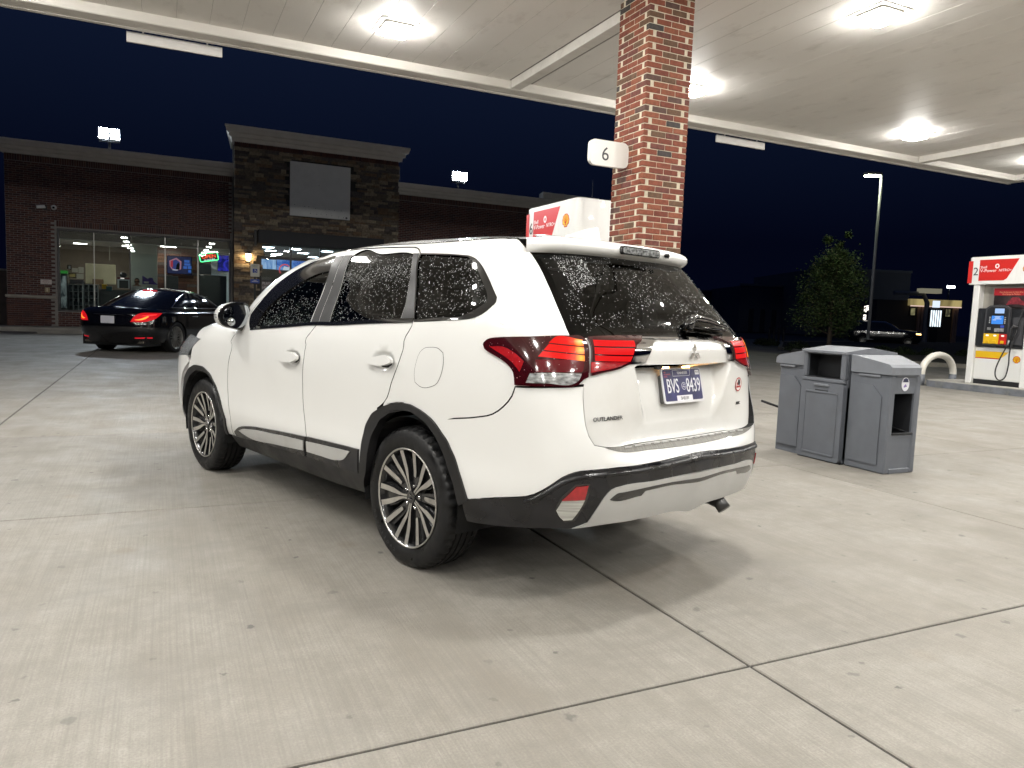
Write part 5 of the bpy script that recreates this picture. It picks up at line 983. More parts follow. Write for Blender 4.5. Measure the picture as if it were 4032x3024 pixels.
    text('SHELBY', .015, o_(0, -.0675) + pn * .0006, pr, pu, PD, lp, 'plate_lettering', .0005, .95); text('02-27', .008, o_(.126, .056) + pn * .0006, pr, pu, PD, lp, 'plate_lettering', .0004, .9)
    # tristar disc and name outline
    dc = pc + pr * .004 - pu * .004; mb = MB(); ring = circ(.0165); 
    mb.prism(circ(.0175), dc, pr, pu, pn, .0012, .0017, 0); mb.prism(circ(.0155), dc, pr, pu, pn, .0017, .0020, 1)
    for a in (80, 200, 320):
        a = math.radians(a); c0 = np.array([math.cos(a), math.sin(a)]) * .0075
        mb.prism([(c0[0] + (.0052 if k % 2 == 0 else .0022) * math.cos(a + k * math.pi / 5), c0[1] + (.0052 if k % 2 == 0 else .0022) * math.sin(a + k * math.pi / 5)) for k in range(10)], dc, pr, pu, pn, .0020, .0024, 0)
    oc = pc + pu * .058; o4 = [(-.072, .014), (.072, .014), (.060, -.014), (-.072, -.014)]
    for i in range(4):
        a, b = np.array(o4[i]), np.array(o4[(i + 1) % 4]); mb.tube([oc + pr * a[0] + pu * a[1] + pn * .0016, oc + pr * b[0] + pu * b[1] + pn * .0016], .0009, 4, 0)
    mb.build('plate_emblem', [PW, mat('plate_navy2', (.03, .02, .12), .4)], lp)
    # --- bumper, cladding, skid plate
    tl = T['tg_seam_low']; ta = T['clad_top']; arch_r = [p for p in arch if p[0] < T['bump_seam'][-1][0] - .01 and p[1] > .46]
    bl = [(.10, .7445)] + tl[::-1][1:-1] + [(.652, 1.0), (.66, .985)] + T['bump_seam'] + arch_r + ta
    bp = bl + [(0, .662)] + [(-p[0], p[1]) for p in bl[::-1]] + [(0, .7445)]
    bump = panel('rear_bumper', SB, gapped(bp), WHITE, car, grid=.04, thick=.06, raw=True, skirt_m=LINER)
    cb = T['clad_bot']; sk = T['skid']; skb = T['skid_bot']
    cl = ta[::-1] + cb + sk[1:]
    cl = [(p[0], p[1]) for p in cl]
    pk = T['pocket']
    cp = cl + [(0, .578)] + [(-p[0], p[1]) for p in cl[::-1]] + [(0, .664)]
    clad = panel('bumper_cladding', SB, cp, WETP, bump, off=.008, thick=.03, grid=.035)
    # raised lip along the top of the cladding
    lipP = smooth_poly([(p[0], p[1] - .022) for p in ta[4:]] + [(0, .640)], .04, closed=False)
    PL = np.array(lipP); PP = SIDE.at(PL[:, 0], PL[:, 1]) + SIDE.nrm(PL[:, 0], PL[:, 1]) * .006
    mb = MB(); mb.tube(list(PP) + [p * [1, -1, 1] for p in PP[::-1][1:]], .011, 8); mb.build('cladding_lip', WETP, bump, smooth=True)
    s0 = sk + [(0, .574)]; sp_ = [p for p in sk] ; skp = [(p[0], p[1]) for p in sk] + [(0, .574)] + [(-p[0], p[1]) for p in sk[::-1]] + [(-p[0], p[1]) for p in skb[1:]] + [(0, .385)] + [(p[0], p[1]) for p in skb[1:][::-1]]
    panel('skid_plate', SB, skp, SILVERP, bump, off=.013, thick=.03, grid=.035)
    slp = T['slot']; sl2 = slp[:5] + [(0, .548)] + [(-p[0], p[1]) for p in slp[:5][::-1]] + [(-p[0], p[1]) for p in slp[5:][::-1]] + [(0, .530)] + slp[5:]
    panel('skid_slot', SB, sl2, GLOSSB, bump, off=.0145, thick=.004, grid=.02)
    for mir in (False, True):
        pkt = panel('lamp_pocket', SIDE, T['pocket'], GLOSSB, car, off=.0105, thick=.01, grid=.02, mirror=mir)
        panel('reflector', SIDE, T['refl'], LAMPM, pkt, off=.016, thick=.008, grid=.02, mirror=mir); panel('reversing_lamp', SIDE, T['fog'], mat('clear_ribbed', (.50, .50, .47), .15, metal=.3, coat=1., var=.5, scale=14, stretch=(.2, .2, 12)), pkt, off=.016, thick=.008, grid=.02, mirror=mir)
    sc_ = [p for p in T['step_S']]; stp = [(.59, .743), (.50, .716), (.3, .706), (0, .703), (0, .736), (.3, .737)]
    st2 = stp[:3] + [(0, .703)] + [(-p[0], p[1]) for p in stp[:3][::-1]] + [(-.3, .737), (0, .737), (.3, .737)]
    stpl = panel('scuff_plate', SB, st2, mat('brushed_steel', (.17, .165, .15), .5, metal=.3, var=.25, scale=5, stretch=(1, 40, 1)), bump, off=.003, thick=.004, grid=.03)
    for i in range(-7, 8):
        P = [SB.at(i * .065 + q, .731)[0] + SB.nrm(i * .065 + q, .731)[0] * .005 for q in (-.022, .022)]; mb = MB(); mb.tube(P, .003, 5); mb.build('grip_rib', SILVERP, stpl if False else bump)
    # --- tail lamps
    LB = T['lamp_red']; hot = [SIDE.at(.668, v_)[0] + SIDE.nrm(.668, v_)[0] * .018 for v_ in (1.141, 1.112, 1.082)]
    for mir in (False, True):
        sg = -1 if mir else 1
        lamp = panel('tail_lamp', SIDE, T['lamp'], LAMPD, car, off=.014, thick=.03, grid=.025, mirror=mir)
        inner = [(.620, 1.166), (.505, 1.180), (.305, 1.191), (.352, 1.160), (.397, 1.139), (.413, 1.105), (.427, 1.069), (.481, 1.050), (.564, 1.034), (.622, 1.021), (.617, 1.07), (.613, 1.11), (.615, 1.144)]
        li = panel('gate_lamp', GATE, inner, LAMPD, car, off=.013, thick=.02, grid=.02, mirror=mir)
        def band(s0, s1, v0, v1, cut=0.): return [(s0, v0), (s0, v1), (s1 - cut, v1), (s1, v0)]
        RED = emit('lamp_bar_red', (1., .010, .012), .78, (.06, .002, .002))
        for j, (v0, v1, s1, c) in enumerate(((1.126, 1.150, .815, .035), (1.097, 1.122, .845, .03), (1.072, 1.093, .875, .025))):
            hp = tuple(hot[j] * [1, sg, 1]); key = 'lamp_bar_%d%d' % (j, mir)
            panel('light_bar', SIDE, band(.652, s1, v0, v1, c), bulb_mat(key, hp, .055, 1.05), lamp, off=.0155, thick=.002, grid=.02, mirror=mir)
            panel('light_bar', GATE, [(.602, v0 + .004), (.602, v1 + .003), (.402 + .01 * j, v1 + .005), (.408 + .012 * j, v0 + .006)], RED, li, off=.0145, thick=.002, grid=.02, mirror=mir)
        panel('lamp_reflector', GATE, T['lamp_in_low'], LAMPM, li, off=.0142, thick=.001, grid=.02, mirror=mir)
        panel('lamp_reflector', SIDE, T['lamp_hook'], LAMPM, lamp, off=.0152, thick=.002, grid=.02, mirror=mir)
        panel('lamp_reflector', SIDE, T['lamp_dark'], LAMPR, lamp, off=.015, thick=.001, grid=.02, mirror=mir)
        panel('indicator_lens', SIDE, T['lamp_rev'], CLEARL, lamp, off=.0155, thick=.002, grid=.02, mirror=mir)
        drops('water_drops', SIDE, smooth_poly(T['lamp'], .03), 70, lamp, WATER, off=.0145, rmin=.001, rmax=.0022, mirror=mir)
    # --- mirrors
    for sg in (1, -1):
        mb = MB(); out = [(1.045, 1.155), (1.030, 1.225), (.985, 1.258), (.90, 1.272), (.845, 1.262), (.832, 1.235), (.838, 1.165), (.868, 1.112), (.91, 1.092), (.97, 1.098), (1.02, 1.118)]
        out = [tuple(p) for p in smooth_poly(out, .02, 60)]; c = np.mean(out, 0); V = []; lv = [(0., .965), (.012, 1.0), (.05, 1.0), (.10, .93), (.14, .75), (.16, .45)]
        for dx, k in lv:
            for p in out: V.append((1.93 + dx, sg * (c[0] + (p[0] - c[0]) * k), c[1] + (p[1] - c[1]) * k))
        n = len(out); F = [(i * n + j, i * n + (j + 1) % n, (i + 1) * n + (j + 1) % n, (i + 1) * n + j) for i in range(len(lv) - 1) for j in range(n)] + [tuple(range((len(lv) - 1) * n, len(lv) * n))]
        if sg > 0: F = [f[::-1] for f in F]
        mb.add(V, F); mb.mi = [1 if i < n * 1 else 0 for i in range(len(F))]
        mir_ = mb.build('door_mirror', [WHITE, GLOSSB], car, smooth=True)
        mb = MB(); mb.prism([((c[0] + (p[0] - c[0]) * .97) * sg, c[1] + (p[1] - c[1]) * .97) for p in out][::sg], (1.936, 0, 0), (0, 1, 0), (0, 0, 1), (1, 0, 0), 0, .002); mb.build('mirror_bezel', GLOSSB, mir_)
        tilt = .09 * sg
        mb = MB(); c2 = np.array([.925, 1.180]); mb.prism([(sg * (c2[0] + (p[0] - c[0]) * .82), c2[1] + (p[1] - c[1]) * .84) for p in out][::sg], (1.931, 0, 0), (0, 1, 0), (0, 0, 1), (1, 0, 0), 0, .003); mb.build('mirror_glass', MIRR, mir_)
        mb = MB(); mb.lathe([(.0, -.014), (.010, -.0125), (.020, -.008), (.027, -.001)], (1.931, sg * .962, 1.140), (1, 0, 0), 20); mb.build('blind_spot_mirror', MIRR, mir_, smooth=True)
        mb = MB(); mb.box(1.955, 1.985, *sorted((sg * 1.043, sg * 1.056)), 1.165, 1.190); mb.build('mirror_indicator', CLEARL, mir_)
        mb = MB(); mb.tube([(1.99, sg * .80, 1.098), (1.985, sg * .86, 1.104), (1.98, sg * .93, 1.118)], [.032, .028, .026], 8); mb.build('mirror_foot', GLOSSB, mir_, smooth=True)
    # --- aerial fin
    mb = MB(); V = []; secs = [(-.395, .030, .0, .066), (-.385, .032, .0, .064), (-.33, .034, 0, .056), (-.27, .032, 0, .042), (-.20, .026, 0, .022), (-.13, .012, 0, .004)]
    zb = lambda x: np.interp(x, [-.40, -.13], [1.658, 1.682])
    for x, w, _, h in secs:
        for a, b in ((-1, -.004), (-.55, .35), (-.16, .86), (0, 1.), (.16, .86), (.55, .35), (1, -.004)): V.append((x, w * a, zb(x) + h * b if b > 0 else zb(x) - .006))
    F = [(i * 7 + j, i * 7 + j + 1, (i + 1) * 7 + j + 1, (i + 1) * 7 + j) for i in range(5) for j in range(6)] + [tuple(range(6, -1, -1)), tuple(range(35, 42))]
    mb.add(V, F).build('aerial_fin', WHITE, car, smooth=True)
    # --- underbody, exhaust, seats, wheels
    mb = MB(); mb.box(-.80, 3.2, -.64, .64, .40, .50); mb.box(.36, 2.3, -.80, .80, .27, .40); mb.box(-.3, 2.9, -.5, .5, .26, .40); mb.build('underbody', LINER, car)
    mb = MB()
    for xc in (0., 2.67):
        for sg in (1, -1):
            V = []; n = 20
            for r_, yy in ((.395, .868), (.395, .58), (.05, .58)):
                for i in range(n + 1):
                    a = math.pi * (-.08 + 1.16 * i / n); V.append((xc + r_ * math.cos(a), sg * yy, .355 + r_ * math.sin(a)))
            mb.add(V, [(j * (n + 1) + i, j * (n + 1) + i + 1, (j + 1) * (n + 1) + i + 1, (j + 1) * (n + 1) + i) for j in range(2) for i in range(n)])
    mb.build('wheel_arch_liner', LINER, car)
    mb = MB(); mb.tube([(-.75, -.36, .34), (-.93, -.34, .375), (-1.0, -.33, .365), (-1.03, -.33, .335)], .035, 10); mb.build('exhaust_tip', mat('exhaust_steel', (.08, .08, .08), .4, metal=.8), car, smooth=True)
    mb = MB(); mb.box(-.75, 2.1, -.72, .72, .44, .52); mb.build('cabin_floor', LINER, car)
    for (x0, y0, w) in ((1.05, .38, .5), (1.05, -.38, .5), (.05, .36, .62), (.05, -.36, .62)):
        mb = MB(); mb.bbox(x0, x0 + .5, y0 - w / 2, y0 + w / 2, .52, .80, .05)
        mb.prism([(-.02, .78), (.12, .78), (-.03, 1.38), (-.13, 1.38)], (x0, y0 - w / 2, 0), (1, 0, 0), (0, 0, 1), (0, -1, 0), -w, 0); s_ = mb.build('seat', SEATM, car)
        mb = MB(); mb.bbox(x0 - .16, x0 - .06, y0 - .13, y0 + .13, 1.40, 1.56, .03); mb.build('headrest', SEATM, s_)
    mb = MB(); mb.bbox(1.75, 2.2, -.72, .72, .72, 1.06, .05); mb.build('dashboard', LINER, car)
    mb = MB(); cs_ = [(1.62 + .06 * math.sin(a), .38 + .18 * math.cos(a), .98 + .17 * math.sin(a)) for a in np.linspace(0, 2 * math.pi, 25)]; mb.tube(cs_, .014, 6); mb.build('steering_wheel', SEATM, car, smooth=True)
    for xc in (0., 2.67):
        for sg in (1, -1): suv_wheel(car, xc, sg)
    return car
WHEELM = {}
def suv_wheel(car, xc, sg):
    if 'tyre' not in WHEELM:
        mb = MB(); n = 150; R = .352
        prof = [(.238, .055), (.246, .098), (.262, .108), (.290, .113), (.318, .110), (.334, .101), (.343, .090), (.349, .074), (.352, .058), (.3515, .054), (.343, .053), (.343, .047), (.3518, .046), (.352, .022), (.343, .021), (.343, .014), (.352, .013)]
        prof = prof + [(r, -h) for r, h in prof[::-1]]; mb.lathe(prof, (0, 0, 0), (0, 1, 0), n)
        k = len(prof); V = np.array(mb.v)
        for j, (r, h) in enumerate(prof):
            if r > .335 and abs(h) > .05:
                for i in range(n):
                    if i % 3 == 0: V[j * n + i] *= [.978, 1, .978]
        mb.v = [tuple(p) for p in V]; me = mkmesh('wheel', mb.v, mb.f, [TYRE], mb.mi, False); autosharp(me, 32); WHEELM['tyre'] = me
        # rim barrel
        mb = MB(); mb.lathe([(.2465, .100), (.2475, .104), (.246, .107), (.2415, .107), (.2385, .103)], (0, 0, 0), (0, 1, 0), 72); WHEELM['lip'] = (me2 := mkmesh('rim_lip', mb.v, mb.f, [ALLOY], None, True))
        mb = MB(); mb.lathe([(.2385, .103), (.228, .090), (.222, .06), (.220, -.09)], (0, 0, 0), (0, 1, 0), 72); mb.lathe([(.220, -.06), (.03, -.06)], (0, 0, 0), (0, 1, 0), 48); WHEELM['rim'] = mkmesh('rim', mb.v, mb.f, [ALLOYB], None, True)
        mb = MB(); mb.lathe([(.175, .012), (.172, .02), (.02, .022)], (0, 0, 0), (0, 1, 0), 40); mb.box(-.05, .05, -.01, .04, .10, .20); WHEELM['disc'] = mkmesh('brake_disc', mb.v, mb.f, [mat('brake_iron', (.05, .045, .04), .5, metal=.7)], None, True)
        # spokes: machined faces over black bodies
        def spoke(mb, ang, pts, m_face, m_side, y0, y1):
            "pts: (radius, centre offset, half width)"
            a = math.radians(ang); d = np.array([math.cos(a), 0, math.sin(a)]); q = np.array([-math.sin(a), 0, math.cos(a)]); n_ = len(pts); V = []
            for yo, gr in ((0, 0.), (-.030, .0035)):
                for r, c, hw in pts:
                    yy = np.interp(r, [.04, .12, .238], [y0, y0 + .004, y1]) + yo
                    V += [d * r + q * (c - hw - gr) + np.array([0, yy, 0]), d * r + q * (c + hw + gr) + np.array([0, yy, 0])]
            F = []; M = []
            for i in range(n_ - 1):
                F.append((2 * i, 2 * i + 2, 2 * i + 3, 2 * i + 1)); M.append(m_face); o = 2 * n_
                F += [(2 * i, 2 * i + o, 2 * i + 2 + o, 2 * i + 2), (2 * i + 1, 2 * i + 3, 2 * i + 3 + o, 2 * i + 1 + o)]; M += [m_side] * 2
            F.append((0, 1, 2 * n_ + 1, 2 * n_)); M.append(m_side); F.append((2 * n_ - 2, 4 * n_ - 2, 4 * n_ - 1, 2 * n_ - 1)); M.append(m_side)
            k0 = len(mb.v); mb.v += [tuple(p) for p in V]; mb.f += [tuple(i + k0 for i in f) for f in F]; mb.mi += M
        me_pair = []
        mb = MB()
        for k in range(5):
            A = 65 + 72 * k
            for s2 in (1, -1): spoke(mb, A, [(.030, s2 * .006, .0045), (.075, s2 * .0075, .005), (.105, s2 * .013, .0085), (.14, s2 * .024, .0125), (.18, s2 * .034, .0135), (.215, s2 * .041, .0135), (.239, s2 * .045, .014)], 0, 1, .072, .100)
            spoke(mb, A + 36, [(.105, 0, .004), (.108, .0, .009), (.14, .002, .0115), (.18, .003, .0125), (.239, .004, .0135)], 0, 1, .066, .100)
            spoke(mb, A + 36, [(.045, 0, .020), (.10, 0, .022), (.13, .0, .026), (.18, .0, .030), (.235, .0, .032)], 1, 1, .056, .082)
            spoke(mb, A, [(.04, 0, .022), (.10, 0, .026), (.14, .0, .044), (.18, .0, .058), (.235, .0, .066)], 1, 1, .050, .074)
        WHEELM['spokes'] = mkmesh('spokes', mb.v, mb.f, [ALLOY, ALLOYB], mb.mi)
        mb = MB(); mb.lathe([(.065, .03), (.062, .058), (.034, .066), (.033, .074), (.030, .079), (.0, .080)], (0, 0, 0), (0, 1, 0), 28); WHEELM['cap'] = mkmesh('hub_cap', mb.v, mb.f, [GLOSSB], None, True); autosharp(WHEELM['cap'], 40)
        mb = MB()
        for ang in (90, 210, 330):
            a = math.radians(ang); d = np.array([math.cos(a), 0, math.sin(a)]); q = np.array([-math.sin(a), 0, math.cos(a)]); y = np.array([0, .0808, 0]); mb.add([d * .001 + y, d * .011 - q * .006 + y, d * .021 + y, d * .011 + q * .006 + y, d * .011 + y * 1.03], [(0, 1, 4), (1, 2, 4), (2, 3, 4), (3, 0, 4)])
        WHEELM['mark'] = mkmesh('cap_emblem', mb.v, mb.f, [CHROME])
        mb = MB()
        for k in range(5):
            a = math.radians(65 + 36 + 72 * k); c = (.057 * math.cos(a), 0, .057 * math.sin(a)); mb.cyl((c[0], .045, c[2]), (c[0], .072, c[2]), .0095, .0075, 8)
        WHEELM['nuts'] = mkmesh('lug_nuts', mb.v, mb.f, [CHROME], None, True); autosharp(WHEELM['nuts'], 40)
        # raised sidewall word
        vs, fs = [], []
        for i_, ch in enumerate('CROSSOVER'):
            a = math.radians(-62 + i_ * -0 + i_ * 6.2 - 12); rad = .297; d = np.array([math.cos(a), 0, math.sin(a)]); q = np.array([-math.sin(a), 0, math.cos(a)])
            t = text(ch, .017, (0, 0, 0), (1, 0, 0), (0, 1, 0), TYRE, None, 'tmp', .0015, 1.1); V = np.empty(len(t.data.vertices) * 3); t.data.vertices.foreach_get('co', V); V = V.reshape(-1, 3); n0 = len(vs)
            vs += [tuple(d * (rad + .008) - d * (.0085 - 0) + d * (-v[1] + .0) + q * (-v[0]) * -1 + np.array([0, .1130 + v[2], 0])) for v in V]; fs += [tuple(i + n0 for i in p.vertices) for p in t.data.polygons]; bpy.data.objects.remove(t)
        WHEELM['word'] = mkmesh('tyre_lettering', vs, fs, [mat('tyre_letter', (.035, .035, .036), .5)])
    w = bpy.data.objects.new('wheel', WHEELM['tyre']); COL.objects.link(w)
    w.parent = car; w.location = (xc, sg * .770, .3465); w.rotation_euler = (0, 0, 0 if sg > 0 else math.pi)
    for nm, key in (('rim', 'rim'), ('rim_lip', 'lip'), ('spokes', 'spokes'), ('brake_disc', 'disc'), ('hub_cap', 'cap'), ('cap_emblem', 'mark'), ('lug_nuts', 'nuts'), ('tyre_lettering', 'word')):
        o = link(nm, WHEELM[key], w)
        if nm == 'lug_nuts': o['kind'] = 'stuff'
    return w
def ypl(px, py, Y):
    d = np.array([(px - 2016) / FPX, -(py - 1512) / FPX, 1.0]) @ CAMR; return CAMP + d * (Y / d[1])
# ---------------------------------------------------------------- shop
def build_store():
    WY = 28.3; TY = 27.7; F0 = .27
    st = thing('store_building', 'dark brick convenience store with a stone entrance tower and lit windows', 'store', (2.2, WY, 0))
    P = lambda mb, n, m, **k: mb.build(n, m, st, world=True, **k)
    SBR = [((.105, .050, .043), 5), ((.085, .042, .038), 4), ((.125, .060, .048), 3), ((.070, .040, .040), 2)]
    B1 = rand_ramp('store_brick', SBR, .85, False, .4); B2 = rand_ramp('store_brick_rest', SBR, .85, True, .4)
    MO = mat('store_mortar', (.26, .24, .22), .9, var=.15, scale=20)
    # backing walls (mortar), with the window and door openings left out
    m = MB(); e = .007
    for x0, x1, z0, z1 in ((-4.495, -3.12, 0, 5.7), (-3.12, 2.2, 0, .76), (-3.12, 2.2, 3.45, 5.7), (2.2, 2.4, 0, 5.7), (8.0, 17.2, 0, 5.7)): m.box(x0, x1, WY + e, WY + .25, z0, z1)
    m.box(-4.495, -4.25, WY + .25, 38, 0, 5.7); P(m, 'mortar_wall', MO)
    bm = [brick_mesh(.193, .058, .03, 40 + i, B1, .003) for i in range(3)]; sm = [brick_mesh(.058, .193, .03, 50 + i, B1, .003) for i in range(2)]
    hm = brick_mesh(.0955, .058, .03, 60, B1, .003); C = .0677; L = .2032; rest = MB(); cnt = 0
    def put(me, x, y, z, single):
        nonlocal cnt
        if single and cnt < 300:
            o = bpy.data.objects.new('brick', me); COL.objects.link(o); o.parent = st; o.location = Vector((x, y, z)) - Vector(st.location); cnt += 1
        else: rest.add([(x + v.co.x, y + .03 + v.co.y, z + v.co.z) if False else (x + v.co.x, y + v.co.y, z + v.co.z) for v in me.vertices], [tuple(p.vertices) for p in me.polygons])
    def field(x0, x1, z0, z1, y, holes=(), single=None):
        k = 0; z = z0 + C / 2
        while z < z1 - C * .4:
            x = x0 + (L / 2 if k % 2 == 0 else 0)
            if k % 2: put(hm, x0 + .048, y, z, False); x = x0 + L
            while x < x1 + .05:
                if not any(a - .02 < x < b + .02 and c < z < d for a, b, c, d in holes):
                    if x + L / 2 <= x1 + .012: put(random.choice(bm), x, y + random.uniform(-.0015, .002), z, bool(single and single(x, z)))
                elif x - L / 2 + .09 <= x1 + .012: put(hm, x - L / 2 + .048, y, z, False)
                x += L
            z += C; k += 1
    def soldiers(x0, x1, z, y):
        x = x0 + .034
        while x < x1 - .02: put(random.choice(sm), x, y, z, False); x += .0677
    D = .03
    win = (-3.12, 2.2, .76, 3.45)
    field(-4.49, -3.14, 1.26, 3.697, WY + D, (), lambda x, z: True); field(-4.49, 2.24, 1.26 + 36 * C, 5.46, WY + D, (), lambda x, z: x < -3.2)
    field(-4.52, -3.14, .27, 1.17, WY + D - .03, (), lambda x, z: True); field(-3.12, 2.2, .27, .74, WY + D); field(-3.12 - .03, -3.12, .27, .3, WY + D)
    soldiers(-4.49, 2.25, 5.57, WY + D); soldiers(-3.12, 2.2, 3.597, WY + D)
    field(8.12, 14.7, 2.0, 5.46, WY + D); soldiers(8.12, 14.7, 5.57, WY + D)
    tag(P(rest, 'brickwork', B2), kind='stuff')
    m = MB(); m.bbox(-4.55, -3.14, WY - .08, WY + .1, 1.17, 1.255, .015); P(m, 'stone_ledge', mat('ledge_stone', (.34, .31, .26), .8, var=.15, scale=6))
    CO = mat('cornice_stucco', (.62, .59, .55), .8, var=.06, scale=3, bump=.15, bscale=80)
    def cornice(x0, x1, y, zb, zt, ov, name='cornice', back=.5):
        H = zt - zb; prof = [(0, zb), (-.10 * ov / .4, zb), (-.12 * ov / .4, zb + .26 * H), (-.22 * ov / .4, zb + .30 * H), (-.24 * ov / .4, zb + .52 * H), (-.34 * ov / .4, zb + .58 * H), (-.38 * ov / .4, zb + .82 * H), (-ov, zb + .84 * H), (-ov, zt), (back, zt), (back, zb)]
        m = MB(); m.prism([(p[0], p[1]) for p in prof], (x0 - ov, y, 0), (0, 1, 0), (0, 0, 1), (1, 0, 0), 0, x1 - x0 + 2 * ov) if False else None
        # mitred at both ends
        n = len(prof); V = [(x0 + min(p[0], 0), y + p[0], p[1]) for p in prof] + [(x1 - min(p[0], 0), y + p[0], p[1]) for p in prof]
        m.add(V, [tuple(range(n)), tuple(range(2 * n - 1, n - 1, -1))] + [(i, n + i, n + (i + 1) % n, (i + 1) % n) for i in range(n)]); return P(m, name, CO)
    cornice(-4.49, 2.3, WY, 5.68, 6.09, .30); cornice(8.05, 14.7, WY, 5.68, 6.10, .25); cornice(14.72, 17.2, WY + .2, 5.9, 6.42, .15); cornice(2.24, 8.10, TY, 6.77, 7.27, .32, back=1.4)
    m = MB(); m.box(14.72, 17.2, WY + .22, WY + 3, 0, 5.95); m.box(2.3, 8.04, TY + .3, TY + 1.4, 5.6, 6.8); P(m, 'parapet_block', MO)
    # stone-faced tower
    STC = [((.23, .185, .135), 4), ((.16, .13, .10), 4), ((.12, .105, .095), 3), ((.30, .25, .18), 2), ((.19, .13, .085), 2.5), ((.10, .085, .075), 2)]
    S1 = rand_ramp('ledge_stone_face', STC, .85, False, .6, .3, 14); S2 = rand_ramp('ledge_stone_rest', STC, .85, True, .6, .3, 14)
    m = MB(); 
    for x0, x1, z0, z1 in ((2.26, 3.11, 0, 6.75), (7.3, 8.08, 0, 6.75), (3.11, 7.3, 3.82, 6.75)): m.box(x0, x1, TY + .02, TY + .5, z0, z1)
    m.box(2.26, 2.5, TY + .5, WY + .01, 0, 6.75); m.box(7.8, 8.08, TY + .5, WY + .01, 0, 6.75); P(m, 'stone_backing', mat('stone_gap', (.05, .045, .04), .95))
    holes = [(4.05, 6.3, 4.40, 6.38), (3.08, 7.33, 0, 3.83)]; z = .27; sc = 0; rs = MB(); rr = random.Random(5)
    while z < 6.60:
        h = min(rr.choice((.075, .09, .11, .14)), 6.62 - z); x = 2.235
        while x < 8.10:
            w = min(rr.uniform(.16, .52) if rr.random() < .8 else rr.uniform(.12, .2), 8.11 - x)
            parts = [(z, h)] if h < .13 or rr.random() < .5 else [(z, h * .5), (z + h * .5, h * .5)]
            for zz, hh in parts:
                if w > .05 and not any(a < x + w * .5 < b and c < zz + hh / 2 < d for a, b, c, d in holes):
                    dp = rr.uniform(.0, .03); q = MB(); q.bbox(-w / 2 + .004, w / 2 - .004, -.03 - dp, .03, -hh / 2 + .003, hh / 2 - .003, .006); q.v = [(a + rr.uniform(-.004, .004), b + rr.uniform(-.005, .005), c + rr.uniform(-.003, .003)) for a, b, c in q.v]
                    if sc < 300 and (4.0 < zz < 6.6 or zz < 3.4) and x < 7.0 and rr.random() < .62:
                        o = link('stone', mkmesh('stone', q.v, q.f, [S1]), st); o.location = Vector((x + w / 2, TY, zz + hh / 2)) - Vector(st.location); sc += 1
                    else: rs.add([(a + x + w / 2, b + TY, c + zz + hh / 2) for a, b, c in q.v], q.f)
            x += w
        z += h
    tag(P(rs, 'stonework', S2), kind='stuff')
    b3 = MB(); rest2 = rest; rest = MB(); soldiers(2.24, 8.10, 6.695, TY + .01); tag(P(rest, 'brickwork', B2), kind='stuff')
    m = MB(); m.bbox(4.10, 6.24, TY - .09, TY - .02, 4.44, 6.33, .006); sp = P(m, 'sign_panel', mat('blank_sign', (.78, .78, .76), .5, var=.04, scale=2, dirt=(.3, .29, .27), dscale=1.5, dth=(.5, .8), damt=.2))
    m = MB()
    for u, v_, r in ((.47, .60, .012), (.075, .205, .012), (.24, .185, .013), (.305, .19, .012), (.42, .165, .013), (.58, .17, .012), (.645, .17, .012), (.735, .165, .012), (.85, .165, .012), (.335, .065, .012), (.44, .06, .013), (.51, .07, .012), (.60, .065, .012), (.69, .055, .012), (.81, .045, .012), (.89, .04, .013), (.94, .035, .038)): m.cyl((4.10 + u * 2.14, TY - .0905, 4.44 + v_ * 1.89), (4.10 + u * 2.14, TY - .0925, 4.44 + v_ * 1.89), r, n=10)
    o = m.build('sign_hole', mat('hole_dark', (.12, .12, .12), .7), sp); o.location = (0, 0, 0)
    # entrance: header box, glazing bars
    BK = mat('black_aluminium', (.016, .016, .018), .4)
    m = MB(); m.bbox(2.99, 7.42, TY - .55, TY + .25, 3.35, 3.81, .01); P(m, 'entrance_header', mat('header_black', (.010, .011, .015), .6)); m = MB(); m.bbox(2.90, 2.985, TY - .10, TY + .02, 3.28, 3.83, .006); P(m, 'downpipe_bracket', mat('dark_grey_metal', (.09, .09, .09), .5))
    GL = glassmat('shop_glass', (.93, .97, .95), .88, .0, 1.45)
    for x in (3.11, 4.15, 5.2, 6.25, 7.24): m = MB(); m.box(x, x + .06, TY + .12, TY + .20, F0, 3.35); P(m, 'glazing_bar', BK)
    m = MB(); m.box(3.11, 7.3, TY + .115, TY + .205, 2.86, 2.95); m.box(3.11, 7.3, TY + .115, TY + .205, 1.25, 1.30); P(m, 'glazing_rail', BK)
    m = MB(); m.box(3.12, 7.28, TY + .155, TY + .165, F0, 3.35); P(m, 'entrance_glass', GL)
    # shop window: frame, panes
    for x in (-3.12, 2.13): m = MB(); m.box(x, x + .07, WY + .06, WY + .17, .76, 3.45); P(m, 'window_frame', BK)
    for z in (.76, 3.39): m = MB(); m.box(-3.05, 2.13, WY + .06, WY + .17, z, z + (.06 if z < 1 else .11)); P(m, 'window_frame', BK)
    xs = [-3.05, -2.07, -1.01, .07, 1.11, 2.13]
    for a, b in zip(xs[:-1], xs[1:]): m = MB(); m.box(a + .008, b - .008, WY + .110, WY + .118, .82, 3.39); P(m, 'window_pane', GL)
    for x in xs[1:-1]: m = MB(); m.box(x - (.012 if x in (-2.07,) else .022), x + (.012 if x in (-2.07,) else .022), WY + .08, WY + .15, .82, 3.39); P(m, 'window_mullion', mat('mullion_alloy', (.30, .30, .29), .35, metal=.7) if x != -1.01 else BK)
    m = MB(); m.box(-3.05, 2.13, WY + .16, WY + .20, 3.13, 3.39); P(m, 'reflection_band', mat('reflection_dark', (.06, .058, .055), .7))  # added dark band stands in for the soffit reflection across the panes
